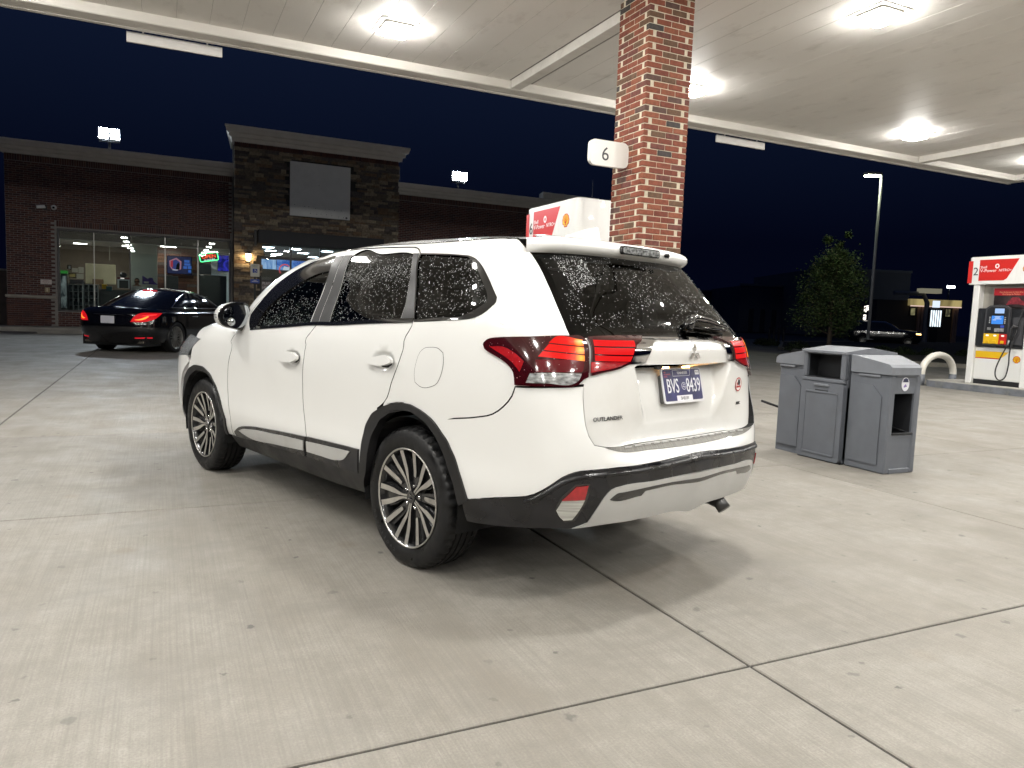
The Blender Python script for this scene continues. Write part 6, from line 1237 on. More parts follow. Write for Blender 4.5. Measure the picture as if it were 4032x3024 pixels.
    m = MB(); m.box(-3.05, 2.13, WY + .155, WY + .16, 3.115, 3.14); P(m, 'band_rail', mat('rail_pale', (.5, .5, .48), .4))
    # room behind
    m = MB(); y1 = 36.0; m.box(-4.2, 8.0, WY + .25, y1, F0 - .05, F0); P(m, 'shop_floor', mat('shop_tile', (.30, .28, .25), .35, var=.1, scale=4))
    m = MB(); m.box(-4.25, 8.0, y1, y1 + .1, F0, 3.6); m.box(-4.249, -4.2, WY + .26, y1, F0, 3.6); m.box(8.0, 8.05, WY + .3, y1, F0, 3.6); P(m, 'shop_wall', mat('shop_brown_wall', (.20, .16, .125), .8, var=.1, scale=3))
    m = MB(); m.box(-4.2, 8.0, WY + .25, y1, 3.42, 3.5); P(m, 'shop_ceiling', mat('shop_ceiling_tile', (.62, .63, .62), .8, var=.05, scale=4))
    m = MB(); m.box(2.35, 2.45, WY + .26, WY + 3, F0, 3.42); P(m, 'partition', mat('partition_dark', (.05, .05, .055), .6))
    CLT = emit('shop_light', (1., .96, .88), 48.); CLB = emit('shop_cool_light', (.72, .86, 1.), 34.)
    def ceil_light(x, y, w, l, mm, lab):
        t = thing('ceiling_light', lab, 'ceiling light', (x, y, 3.42), 0, 'lit ceiling lights inside the store'); q = MB(); q.box(-w / 2, w / 2, -l / 2, l / 2, -.035, -.002); q.build('tray', mat('tray_white', (.7, .7, .7), .5), t); q = MB(); q.box(-w / 2 + .02, w / 2 - .02, -l / 2 + .02, l / 2 - .02, -.042, -.0355); q.build('tube', mm, t)
    for x, y, w, l in ((-2.5, 31.2, .16, 1.5), (-1.2, 34.2, .6, .18), (.2, 33., .6, .16), (.9, 31.6, 1.3, .14), (1.9, 34.4, .5, .2), (-3., 34.6, .5, .2)): ceil_light(x, y, w, l, CLT, 'white strip light on the store ceiling behind the shop window')
    for x, y in ((3.6, 29.5), (4.6, 29.5), (5.8, 29.5), (3.9, 31.2), (5.2, 31.4), (6.6, 31.2), (4.4, 33.4), (6., 33.6)): ceil_light(x, y, .42, .42, CLB, 'cool white ceiling light behind the store entrance glass')
    # ---- wall fittings outside
    t = thing('wall_lantern', 'warm lit lantern on the stone wall left of the store entrance', 'wall lamp', (2.70, TY - .06, 2.74)); m = MB(); m.bbox(-.07, .07, -.02, .06, -.06, .32, .01); m.box(-.10, .10, -.22, -.02, .24, .27); m.build('back_plate', BK, t); m = MB(); m.prism([(-.06, 0), (.06, 0), (.08, .23), (-.08, .23)], (0, -.05, 0), (1, 0, 0), (0, 0, 1), (0, -1, 0), 0, .12); m.build('lamp_glass', emit('lantern_glow', (1., .70, .34), 38.), t)
    for i, (x, lab) in enumerate(((-3.5, 'white bullet security camera pointing left on the brick wall'), (-3.17, 'white dome security camera on the brick wall above the shop window'))):
        t = thing('security_camera', lab, 'security camera', (x, WY - .02, 4.09), 0, 'security cameras on the store wall')
        if i == 0: m = MB(); m.tube([(.08, 0, -.02), (.07, -.10, .0), (-.13, -.16, -.03)], [.025, .055, .055], 10); m.build('camera_body', mat('camera_white', (.75, .76, .75), .4), t, smooth=True); m = MB(); m.box(.02, .14, .0, .025, -.09, .05); m.build('mount', BK, t)
        else: m = MB(); m.lathe([(.0, -.13), (.05, -.12), (.075, -.08), (.08, 0)], (0, 0, 0), (0, 1, 0), 14); m.build('camera_dome', mat('camera_white', (.75, .76, .75), .4), t, smooth=True); m = MB(); m.lathe([(.0, -.146), (.03, -.14), (.04, -.125)], (0, 0, -.01), (0, 1, 0), 10); m.build('camera_lens', GLOSSB, t, smooth=True)
    t = thing('wall_notice', 'small white notice with dark red print on the brick wall left of the window', 'notice', (-3.43, WY - .035, 1.70)); m = MB(); m.bbox(-.155, .155, 0, .015, -.075, .075, .002); m.build('plate', mat('notice_white', (.66, .58, .54), .5), t)
    for i, s_ in enumerate(('EMERGENCY', 'FUEL SHUT OFF', 'SWITCH')): text(s_, .024, (0, -.001, .028 - i * .042), (1, 0, 0), (0, 0, 1), mat('notice_red', (.25, .03, .03), .5), t, 'lettering', .001, .8)
    t = thing('shutoff_box', 'small steel shut-off switch box under the white notice', 'switch box', (-3.40, WY - .03, 1.36)); m = MB(); m.bbox(-.065, .065, -.06, .03, 0, .16, .008); m.build('cover', mat('box_brass', (.30, .24, .15), .4, metal=.5), t); m = MB(); m.box(-.012, .012, -.075, -.06, .03, .15); m.build('handle', mat('box_bright', (.6, .52, .38), .4), t)
    for x, lab in ((-1.57, 'dazzling white floodlight on the parapet above the black sedan'), (10.74, 'dazzling white floodlight on the parapet right of the stone tower')):
        t = thing('floodlight', lab, 'floodlight', (x, WY - .05, 6.09), 0, 'floodlights on the store parapet'); m = MB(); m.cyl((0, .15, 0), (0, .15, .30), .04, n=8); m.box(-.30, .30, .0, .16, .28, .34); m.build('bracket', BK, t)
        for dx in (-.17, .17): m = MB(); m.bbox(dx - .15, dx + .15, -.02, .10, .34, .72, .02); m.build('housing', mat('flood_housing', (.25, .25, .25), .5), t); m = MB(); m.prism(rrect(.25, .31, .02, 3), (dx, -.022, .53), (1, 0, 0), (0, 0, 1), (0, -1, 0), 0, .008); m.build('lens', emit('flood_glow', (.80, .91, 1.), 950.), t)
    t = thing('roof_aerial', 'thin white aerial on the store roof behind the pump 6 valance', 'aerial', (16.9, WY - .1, 6.42)); m = MB(); m.cyl((0, 0, 0), (0, 0, .75), .02, .008, 6); m.build('rod', mat('aerial_white', (.6, .6, .6), .5), t)
    # ---- forecourt by the shop
    m = MB(); m.bbox(-6.5, 17.5, 27.2, WY + .01, -.05, F0, .02); tag(m.build('sidewalk', mat('walk_concrete', (.33, .31, .27), .8, var=.18, scale=2)), kind='structure')
    t = thing('bollard', 'brown pipe bollard standing before the brick wall left of the window', 'bollard', (-3.53, 27.0, .11)); m = MB(); m.lathe([(.0, 1.06), (.05, 1.045), (.08, 1.0), (.083, .9), (.083, .10), (.06, .0)], (0, 0, 0), (0, 0, 1), 16); m.build('pipe', mat('bollard_brown', (.085, .050, .045), .45), t, smooth=True)
    for i, x in enumerate((-3.42, -.3)):
        t = thing('wheel_stop', ('low concrete wheel stop beside the brown bollard, left of the black sedan', 'low concrete wheel stop in front of the black sedan')[i], 'wheel stop', (x, 26.15, .10), 0, 'wheel stops by the store'); m = MB(); m.prism([(-.10, 0), (.10, 0), (.06, .13), (-.06, .13)], (0, 0, 0), (0, -1, 0), (0, 0, 1), (-1, 0, 0), -2.4, 0); m.build('bar', mat('stop_concrete', (.30, .28, .24), .8, var=.15, scale=3), t)
    t = thing('parking_sign', 'accessible parking sign on a thin post left of the entrance', 'parking sign', (2.79, 26.3, .10)); m = MB(); m.box(-.03, .03, .0, .03, 0, 2.5); m.build('post', mat('post_dark', (.03, .035, .035), .6), t)
    m = MB(); m.prism(rrect(.29, .42, .02, 4, 0, 2.265), (0, -.004, 0), (1, 0, 0), (0, 0, 1), (0, -1, 0), -.002, .002); m.build('plate', mat('sign_cream', (.62, .62, .55), .5), t); m = MB(); m.prism(rrect(.15, .135, .01, 3, 0, 2.25), (0, -.006, 0), (1, 0, 0), (0, 0, 1), (0, -1, 0), 0, .002, 0)
    m.prism([(-.012, 2.29), (.006, 2.29), (.004, 2.255), (.03, 2.255), (.03, 2.245), (.045, 2.205), (.055, 2.21), (.04, 2.262), (-.014, 2.262)], (0, -.008, 0), (1, 0, 0), (0, 0, 1), (0, -1, 0), 0, .001, 1); m.cyl((-.004, -.0085, 2.303), (-.004, -.0095, 2.303), .010, n=8, m=1)
    for i in range(12):
        a0, a1 = math.radians(120 + 20 * i), math.radians(140 + 20 * i); c = (.0, 2.225); m.prism([(c[0] + .026 * math.cos(a0), c[1] + .026 * math.sin(a0)), (c[0] + .034 * math.cos(a0), c[1] + .034 * math.sin(a0)), (c[0] + .034 * math.cos(a1), c[1] + .034 * math.sin(a1)), (c[0] + .026 * math.cos(a1), c[1] + .026 * math.sin(a1))], (0, -.008, 0), (1, 0, 0), (0, 0, 1), (0, -1, 0), 0, .001, 1)
    m.build('wheelchair_mark', [mat('access_blue', (.02, .06, .34), .5), mat('access_white', (.7, .7, .72), .5)], t)
    for i, s_ in enumerate(('RESERVED', 'PARKING')): text(s_, .030, (0, -.0065, 2.41 - i * .045), (1, 0, 0), (0, 0, 1), mat('sign_green', (.05, .14, .09), .5), t, 'lettering', .001, .95)
    m = MB(); m.prism(rrect(.29, .135, .02, 4, 0, 1.905), (0, -.004, 0), (1, 0, 0), (0, 0, 1), (0, -1, 0), -.002, .002); m.build('lower_plate', mat('plate_blue', (.04, .09, .42), .5), t); m = MB(); m.box(-.05, .05, -.008, -.006, 1.925, 1.94); m.box(-.10, .10, -.008, -.006, 1.885, 1.90); m.build('lower_print', mat('access_white', (.7, .7, .72), .5), t)
    t = thing('boundary_wall', 'low dark wall running off behind the left corner of the store', 'wall', (-4.7, 30.5, 0)); m = MB(); m.box(-14, -.05, 0, .2, 0, 2.05); m.build('panel', mat('wall_dark', (.075, .06, .055), .9, var=.2, scale=3), t); m = MB(); m.bbox(-14, -.03, -.03, .23, 2.05, 2.12, .01); m.build('coping', mat('coping_grey', (.2, .19, .18), .8), t)
    a, b = gnd(-60, 1350, .1), gnd(84, 1299, .1); q = np.array([-(b - a)[1], (b - a)[0], 0]); q = q / np.linalg.norm(q) * .055; m = MB(); a[2] = gz(a[0], a[1]) + .006; b[2] = gz(b[0], b[1]) + .006; m.add([a - q, b - q, b + q, a + q], [(0, 1, 2, 3)]); tag(m.build('parking_line', mat('line_paint', (.62, .61, .58), .7, var=.2, scale=8)), kind='structure')
# ---------------------------------------------------------------- things inside the shop
def build_interior():
    F0 = .27
    def rect(c, x0, y0, x1, y1, Y):
        ox, oy, s = {'2': (200, 880, .30139), '3': (500, 880, .30139), 'j': (860, 900, .24108)}[c]
        a = ypl(ox + x0 * s, oy + y0 * s, Y); b = ypl(ox + x1 * s, oy + y1 * s, Y); return a[0], b[0], b[2], a[2]
    def block(name, label, cat, c, r, Y, depth, m, part='body', floor=False, group=None):
        x0, x1, z0, z1 = rect(c, *r, Y); z0 = F0 if floor else z0; t = thing(name, label, cat, ((x0 + x1) / 2, Y, z0), 0, group); w = (x1 - x0) / 2
        q = MB(); q.bbox(-w, w, 0, depth, 0, z1 - z0, min(.01, depth * .2)); q.build(part, m, t); return t, w, z1 - z0
    t, w, h = block('wall_panel', 'cream wall panel behind the pendant lamp in the store', 'wall panel', '2', (450, 520, 850, 800), 34.6, .06, mat('panel_cream', (.60, .56, .40), .8, var=.06, scale=3))
    t, w, h = block('wall_panel', 'tall pale grey-green wall panel left of the wood wall in the store', 'wall panel', '2', (1040, 262, 1395, 1000), 31.6, .06, mat('panel_pale', (.60, .65, .60), .7, var=.04, scale=2), floor=True)
    x0, x1, z0, z1 = rect('3', 395, 290, 918, 1000, 33.6); t = thing('plank_wall', 'rustic wall of reddish brown planks behind the store television', 'plank wall', ((x0 + x1) / 2, 33.6, F0)); w = (x1 - x0) / 2; q = MB(); q.box(-w, w, .02, .06, 0, z1 - F0); q.build('backing', mat('plank_back', (.05, .04, .035), .9), t)
    PM = rand_ramp('reclaimed_plank', [((.20, .10, .07), 3), ((.13, .07, .055), 3), ((.26, .15, .10), 2), ((.16, .13, .12), 2)], .8, False, .3); z = 0; rr = random.Random(3)
    while z < z1 - F0 - .05:
        x = -w
        while x < w - .05:
            l = min(rr.uniform(.5, 1.2), w - x); q = MB(); q.bbox(x + .003, x + l - .003, -.0 - rr.uniform(0, .012), .02, z + .003, z + .115, .004); q.build('plank', PM, t); x += l
        z += .12
    def tv(c, r, Y, lab, scr):
        t, w, h = block('television', lab, 'television', c, r, Y, .06, GLOSSB, 'case', group='screens in the store'); q = MB(); q.box(-w + .02, w - .02, -.006, -.001, .02, h - .02); s_ = q.build('screen', scr, t); return t, w, h, s_
    t, w, h, s_ = tv('3', (520, 415, 850, 672), 33.15, 'wall television showing a red badge picture on the plank wall', emit('tv_navy', (.012, .016, .06), 1.0))
    hexa = [(-.62 * w, .25 * h), (-.30 * w, .18 * h), (.12 * w, .28 * h), (.16 * w, .70 * h), (-.25 * w, .90 * h), (-.85 * w + .02, .72 * h), (-.82 * w + .02, .42 * h)]
    q = MB(); q.prism(hexa, (0, -.006, 0), (1, 0, 0), (0, 0, 1), (0, -1, 0), 0, .001, 0); c = np.mean(hexa, 0); q.prism([tuple(c + (np.array(p) - c) * .78) for p in hexa], (0, -.006, 0), (1, 0, 0), (0, 0, 1), (0, -1, 0), .001, .002, 1); q.prism([(-.72 * w, .40 * h), (-.52 * w, .36 * h), (-.52 * w, .75 * h), (-.70 * w, .70 * h)], (0, -.006, 0), (1, 0, 0), (0, 0, 1), (0, -1, 0), .002, .003, 2); q.prism([(-.30 * w, .25 * h), (.0, .25 * h), (.02 * w, .55 * h), (-.1 * w, .66 * h), (-.24 * w, .5 * h)], (0, -.006, 0), (1, 0, 0), (0, 0, 1), (0, -1, 0), .002, .003, 3); q.box(-.55 * w, -.15 * w, -.0095, -.0085, .20 * h, .25 * h, 4)
    for i, (a, b, c1, d) in enumerate(((.38, .80, .66, .80), (.38, .86, .50, .62), (.30, .60, .32, .46), (.66, .95, .32, .48), (.70, .92, .12, .26))): q.box(a * w, b * w, -.0095, -.0085, c1 * h, d * h, 5)
    q.build('screen_picture', [emit('tv_pink', (.50, .22, .30), .8), emit('tv_blue', (.03, .05, .22), .9), emit('tv_red', (.45, .03, .05), .8), GLOSSB, emit('tv_white', (.6, .65, .8), .8), emit('tv_cyan', (.05, .16, .62), .8)], s_)
    tv('3', (1185, 410, 1352, 632), 32.4, 'wall television glowing deep blue at the right end of the shop window', emit_noise('tv_swirl', (.004, .006, .10), (.05, .05, .70), 1.1, 3.2))
    block('cabinet', 'black cabinet under the television in the store', 'cabinet', '3', (480, 682, 672, 1000), 32.6, .5, PBLK, floor=True); block('drinks_cooler', 'dark glass-fronted cooler at the right end of the shop window', 'cooler', '3', (945, 668, 1300, 1100), 31.6, .6, mat('cooler_dark', (.02, .022, .026), .25), floor=True); block('wall_panel', 'white wall panel under the blue television in the store', 'wall panel', '3', (1100, 395, 1352, 900), 33.4, .05, mat('panel_white', (.62, .66, .66), .8), floor=True); block('wall_box', 'dark box below the neon open sign in the store', 'box', '3', (945, 520, 1098, 664), 32.8, .2, mat('box_dark', (.025, .03, .035), .6))
    # neon sign
    t = thing('open_sign', 'lit neon open sign with green border hanging in the shop window', 'neon sign', (1.47, 28.47, 2.83)); ang = math.radians(11); ax = np.array([math.cos(ang), 0, math.sin(ang)]); az = np.array([-math.sin(ang), 0, math.cos(ang)])
    q = MB(); loop = [ax * p[0] + az * p[1] for p in rrect(.60, .27, .05, 4, 0, .0)]; q.tube(loop + [loop[0]], .017, 6, caps=False); q.build('green_border', emit('neon_green', (.10, 1., .30), 3.4), t, smooth=True)
    q = MB(); q.prism(rrect(.56, .24, .03, 4), (0, .012, 0), ax, az, (0, -1, 0), 0, .004); q.build('backing', PBLK, t)
    text('OPEN', .125, -az * .035 - np.array([0, .006, 0]), ax, az, emit('neon_red', (1., .10, .035), 2.6), t, 'neon_lettering', .012, 1.05); text('24 HOURS', .050, -az * .115 - np.array([0, .006, 0]), ax, az, emit('neon_white', (.85, .95, 1.), 1.8), t, 'neon_lettering', .010, 1.15)
    # pendant lamp
    x0, x1, z0, z1 = rect('2', 745, 485, 795, 545, 31.5); t = thing('pendant_lamp', 'lit round pendant lamp hanging behind the shop window', 'pendant lamp', ((x0 + x1) / 2, 31.5, (z0 + z1) / 2)); q = MB(); q.lathe([(.0, -.10), (.06, -.085), (.10, -.03), (.105, .02), (.07, .085), (.02, .11)], (0, 0, 0), (0, 0, 1), 14); q.build('globe', emit('globe_glow', (1., .86, .58), 4.), t, smooth=True); q = MB(); q.cyl((0, 0, .1), (0, 0, 3.42 - (z0 + z1) / 2), .008, n=6); q.build('cord', mat('cord_pale', (.5, .48, .42), .5), t)
    for i, (r, mm, lab) in enumerate((((215, 540, 270, 605), mat('print_pale', (.45, .45, .46), .6), 'small dark-framed picture on the store wall'), ((230, 645, 330, 710), mat('print_gold', (.50, .42, .16), .6), 'dark-framed certificate with gold print on the store wall'))):
        t, w, h = block('picture_frame', lab, 'picture', '2', r, 33.9, .03, GLOSSB, 'frame', group='framed pictures in the store'); q = MB(); q.box(-w + .03, w - .03, -.004, -.001, .03, h - .03); q.build('print', mm, t)
    for r, lab in (((275, 580, 355, 640), 'white paper notice right of the small picture in the store'), ((360, 568, 430, 652), 'taller white paper notice near the cream panel in the store'), ((335, 656, 430, 726), 'pale paper notice right of the gold certificate in the store')): block('paper_notice', lab, 'notice', '2', r, 33.9, .01, mat('paper', (.5, .49, .44), .8), 'sheet', group='paper notices in the store')
    SH = mat('case_alloy', (.32, .34, .36), .35, metal=.5); GD = mat('goods', (.10, .12, .13), .5, var=.9, scale=9)
    for r, Y, lab in (((215, 790, 420, 1010), 30.0, 'gridded display case at the left of the shop window'), ((420, 790, 620, 1010), 30.0, 'second gridded display case in the shop window, right of the first')):
        x0, x1, z0, z1 = rect('2', *r, Y); w = (x1 - x0) / 2; t = thing('display_case', lab, 'display case', ((x0 + x1) / 2, Y, F0), 0, 'display cases in the shop window'); H = z1 - F0
        for xx in (-w, -.34 * w, .34 * w, w - .02): q = MB(); q.box(xx, xx + .02, 0, .4, 0, H); q.build('upright', SH, t)
        for i in range(5): q = MB(); q.box(-w, w, .0, .4, H - .015 - i * .24, H - i * .24); q.build('shelf', SH, t)
        q = MB(); rr = random.Random(int(r[0]))
        for i in range(1, 5):
            for j in range(9): xx = -w + .05 + j * (2 * w - .1) / 9; hh = rr.uniform(.06, .17); q.box(xx, xx + .08, .08, .25, H - i * .24, H - i * .24 + hh)
        tag(q.build('goods', GD, t), kind='stuff'); q = MB(); q.box(-w, w, .40, .42, 0, H); q.build('back', mat('case_back', (.05, .055, .06), .6), t)
    x0, x1, z0, z1 = rect('2', 112, 650, 222, 1000, 29.6); t = thing('drinks_fridge', 'tall glass fridge with a green header at the left end of the shop window', 'fridge', ((x0 + x1) / 2, 29.6, F0)); w = (x1 - x0) / 2; q = MB(); q.bbox(-w, w, 0, .5, 0, z1 - F0, .01); q.build('cabinet', mat('fridge_dark', (.05, .06, .065), .3), t); q = MB(); q.box(-w + .03, w - .03, -.012, -.002, .6, z1 - F0 - .08); q.build('glass_front', emit_noise('fridge_goods', (.02, .03, .035), (.30, .36, .36), .5, 6., (1, 1, .4)), t); q = MB(); q.box(-w, w, -.02, .3, z1 - F0, z1 - F0 + .10); q.build('header', emit('fridge_green', (.05, .35, .06), .5), t)
    block('bench', 'dark bench seat back below the certificate in the store', 'bench', '2', (250, 730, 425, 792), 33., .5, mat('bench_dark', (.03, .03, .04), .5)); block('carton', 'yellow carton on the store counter left of the display machine', 'box', '2', (665, 792, 735, 856), 30.6, .25, mat('carton_yellow', (.62, .36, .01), .6)); block('carton', 'teal carton on the store counter beside the yellow one', 'box', '2', (722, 818, 800, 880), 30.5, .25, mat('carton_teal', (.03, .10, .12), .6)); block('wooden_chair', 'wooden chair back seen over the counter below the cream panel', 'chair', '2', (545, 722, 690, 800), 32.4, .05, mat('chair_wood', (.16, .10, .055), .6)); block('counter', 'long dark store counter behind the black sedan', 'counter', '2', (620, 856, 1480, 1100), 30.7, .6, mat('counter_dark', (.06, .065, .07), .4), floor=True)
    x0, x1, z0, z1 = rect('2', 868, 700, 1038, 850, 30.8); t = thing('coffee_machine', 'black and steel coffee machine with a red lit header on the counter', 'coffee machine', ((x0 + x1) / 2, 30.8, z0)); w = (x1 - x0) / 2; H = z1 - z0; q = MB(); q.bbox(-w, w, 0, .4, 0, H, .01); q.build('case', mat('machine_steel', (.30, .33, .36), .3, metal=.6), t); q = MB(); q.box(-w * .72, w * .72, -.01, 0, .0, H * .72); q.build('front', PBLK, t); q = MB(); q.box(-w, w, -.02, 0, H * .82, H); q.build('header', mat('machine_red', (.10, .012, .015), .4), t); q = MB(); q.box(-w * .5, w * .1, -.024, -.0205, H * .86, H * .95); q.build('lit_mark', emit('machine_lit', (1., .85, .85), 1.2), t); q = MB(); q.bbox(-w * .6, w * .45, .02, .35, H, H + .18, .05); q.build('hopper', PBLK, t)
    x0, x1, z0, z1 = rect('2', 1195, 700, 1402, 800, 30.9); t = thing('sweet_display', 'purple and white boxed sweets display on the counter', 'display box', ((x0 + x1) / 2, 30.9, z0)); w = (x1 - x0) / 2; q = MB(); q.prism([(-w, 0), (w, 0), (.5 * w, .10), (.3 * w, .24), (-.1 * w, .25), (-.3 * w, .20), (-.9 * w, .30), (-w, .30)], (0, 0, 0), (1, 0, 0), (0, 0, 1), (0, -1, 0), -.2, 0); q.build('header_card', mat('card_purple', (.10, .06, .32), .5, var=.6, scale=9), t); q = MB(); q.box(-.8 * w, -.2 * w, -.006, -.002, .03, .10); q.box(-.6 * w, .35 * w, -.006, -.002, -.04, .0); q.build('price_strip', mat('strip_white', (.7, .7, .75), .5), t)
    # entrance: posters
    t, w, h = block('lit_poster', 'pale blue backlit poster behind the entrance glass', 'poster', 'j', (684, 495, 942, 668), 32.4, .05, BLK2(), 'frame', group='backlit posters'); q = MB(); q.box(-w, w, -.006, -.001, 0, h); q.build('face', emit_noise('poster_ice', (.10, .26, .62), (.38, .58, .92), .95, 3., (2.5, 1, .5)), t)
    t, w, h = block('lit_poster', 'blue backlit poster with a red ring behind the entrance glass', 'poster', 'j', (952, 505, 1420, 700), 32.4, .05, BLK2(), 'frame', group='backlit posters'); q = MB(); q.box(-w, w, -.006, -.001, 0, h); q.build('face', emit_noise('poster_blue', (.02, .12, .55), (.16, .38, .85), .9, 2., (1, 1, 1.5)), t); q = MB()
    for i in range(20):
        a0, a1 = math.radians(-20 + 12 * i), math.radians(-8 + 12 * i); c = (-.42 * w, .02 * h); R1, R0 = .60 * h, .48 * h; q.prism([(c[0] + R0 * math.cos(a0), c[1] + R0 * math.sin(a0)), (c[0] + R1 * math.cos(a0), c[1] + R1 * math.sin(a0)), (c[0] + R1 * math.cos(a1), c[1] + R1 * math.sin(a1)), (c[0] + R0 * math.cos(a1), c[1] + R0 * math.sin(a1))], (0, -.006, 0), (1, 0, 0), (0, 0, 1), (0, -1, 0), 0, .001, 0)
    q.prism([(-.58 * w, .0), (.0 * w, .0), (.02 * w, .34 * h), (-.10 * w, .40 * h), (-.2 * w, .30 * h), (-.5 * w, .38 * h)], (0, -.006, 0), (1, 0, 0), (0, 0, 1), (0, -1, 0), .001, .002, 1); q.build('ring_print', [emit('ring_red', (.8, .12, .14), .9), emit('ring_white', (.72, .82, .95), .9)], t)
    t, w, h = block('play_poster', 'pale poster reading PLAY HERE on the entrance glass', 'poster', 'j', (688, 830, 868, 1036), 27.86, .01, mat('poster_plum', (.10, .07, .07), .6), 'sheet')
    for i, s_ in enumerate(('PLAY', 'HERE')): text(s_, .115, (0, -.002, h * .56 - i * .15), (1, 0, 0), (0, 0, 1), emit('play_print', (.60, .50, .50), .55), t, 'lettering', .002, .72)
    block('floor_sticker_board', 'yellow board at the foot of the PLAY HERE poster', 'board', 'j', (682, 1050, 730, 1120), 27.84, .01, mat('board_yellow', (.55, .42, .05), .6), 'sheet')
    # shopkeeper behind the counter: one skinned body
    x0, x1, z0, z1 = rect('2', 1088, 715, 1162, 792, 31.2); cxp_ = (x0 + x1) / 2; top = z1; bpy_person(cxp_, 31.25, F0, top - F0)
def BLK2(): return mat('frame_black', (.02, .02, .025), .5)
def bpy_person(x, y, z0, H):
    t = thing('person', 'person with dark hair and a pale shirt standing behind the store counter', 'person', (x, y, z0)); k = H / 1.72
    J = [((0, 0, .95), .15, .11), ((0, 0, 1.12), .14, .10), ((0, 0, 1.30), .165, .11), ((0, 0, 1.42), .13, .09), ((0, 0, 1.49), .055, .055), ((0, -.02, 1.56), .065, .075), ((0, -.02, 1.63), .078, .092), ((0, -.01, 1.69), .060, .07),
         ((.17, 0, 1.40), .055, .055), ((.22, -.04, 1.15), .045, .045), ((.16, -.24, 1.06), .036, .036), ((.13, -.32, 1.06), .03, .04), ((-.17, 0, 1.40), .055, .055), ((-.22, -.04, 1.15), .045, .045), ((-.16, -.24, 1.06), .036, .036), ((-.13, -.32, 1.06), .03, .04),
         ((.09, 0, .86), .085, .085), ((.10, -.01, .48), .06, .06), ((.10, .02, .08), .045, .045), ((.10, -.12, .04), .04, .035), ((-.09, 0, .86), .085, .085), ((-.10, -.01, .48), .06, .06), ((-.10, .02, .08), .045, .045), ((-.10, -.12, .04), .04, .035)]
    E = [(0, 1), (1, 2), (2, 3), (3, 4), (4, 5), (5, 6), (6, 7), (3, 8), (8, 9), (9, 10), (10, 11), (3, 12), (12, 13), (13, 14), (14, 15), (0, 16), (16, 17), (17, 18), (18, 19), (0, 20), (20, 21), (21, 22), (22, 23)]
    me = bpy.data.meshes.new('body'); me.from_pydata([tuple(c * k for c in j[0]) for j in J], E, []); me.materials.append(person_mat()); o = link('body', me, t)
    md = o.modifiers.new('skin', 'SKIN'); 
    for i, j in enumerate(J): me.skin_vertices[0].data[i].radius = (j[1] * k, j[2] * k)
    me.skin_vertices[0].data[0].use_root = True; o.modifiers.new('sub', 'SUBSURF').render_levels = 2; o.modifiers['sub'].levels = 2
    hm = mat('hair_dark', (.012, .010, .009), .6); q = MB(); q.lathe([(.0, .125), (.045, .115), (.08, .07), (.094, .0), (.088, -.05)], (0, .012 * k, 1.615 * k), (0, .25, 1), 18); q.build('hair', hm, t, smooth=True)
    q = MB(); q.box(-.075, .075, -.13, -.10, 1.60 * k, 1.628 * k); q.build('glasses', GLOSSB, t)
def person_mat():
    m, nt, b = nodes('person_skin_and_shirt'); L = nt.links.new; tc = nt.nodes.new('ShaderNodeTexCoord'); sx = nt.nodes.new('ShaderNodeSeparateXYZ'); L(tc.outputs['Object'], sx.inputs[0]); r = nt.nodes.new('ShaderNodeValToRGB'); r.color_ramp.interpolation = 'CONSTANT'; mr = nt.nodes.new('ShaderNodeMapRange'); mr.inputs[2].default_value = 2.; L(sx.outputs['Z'], mr.inputs[0]); L(mr.outputs[0], r.inputs[0])
    r.color_ramp.elements[0].color = (.03, .03, .05, 1); r.color_ramp.elements[1].position = .50; r.color_ramp.elements[1].color = (.55, .56, .56, 1); e = r.color_ramp.elements.new(.735); e.color = (.32, .18, .12, 1); L(r.outputs[0], b.inputs['Base Color']); b.inputs['Roughness'].default_value = .7; return m
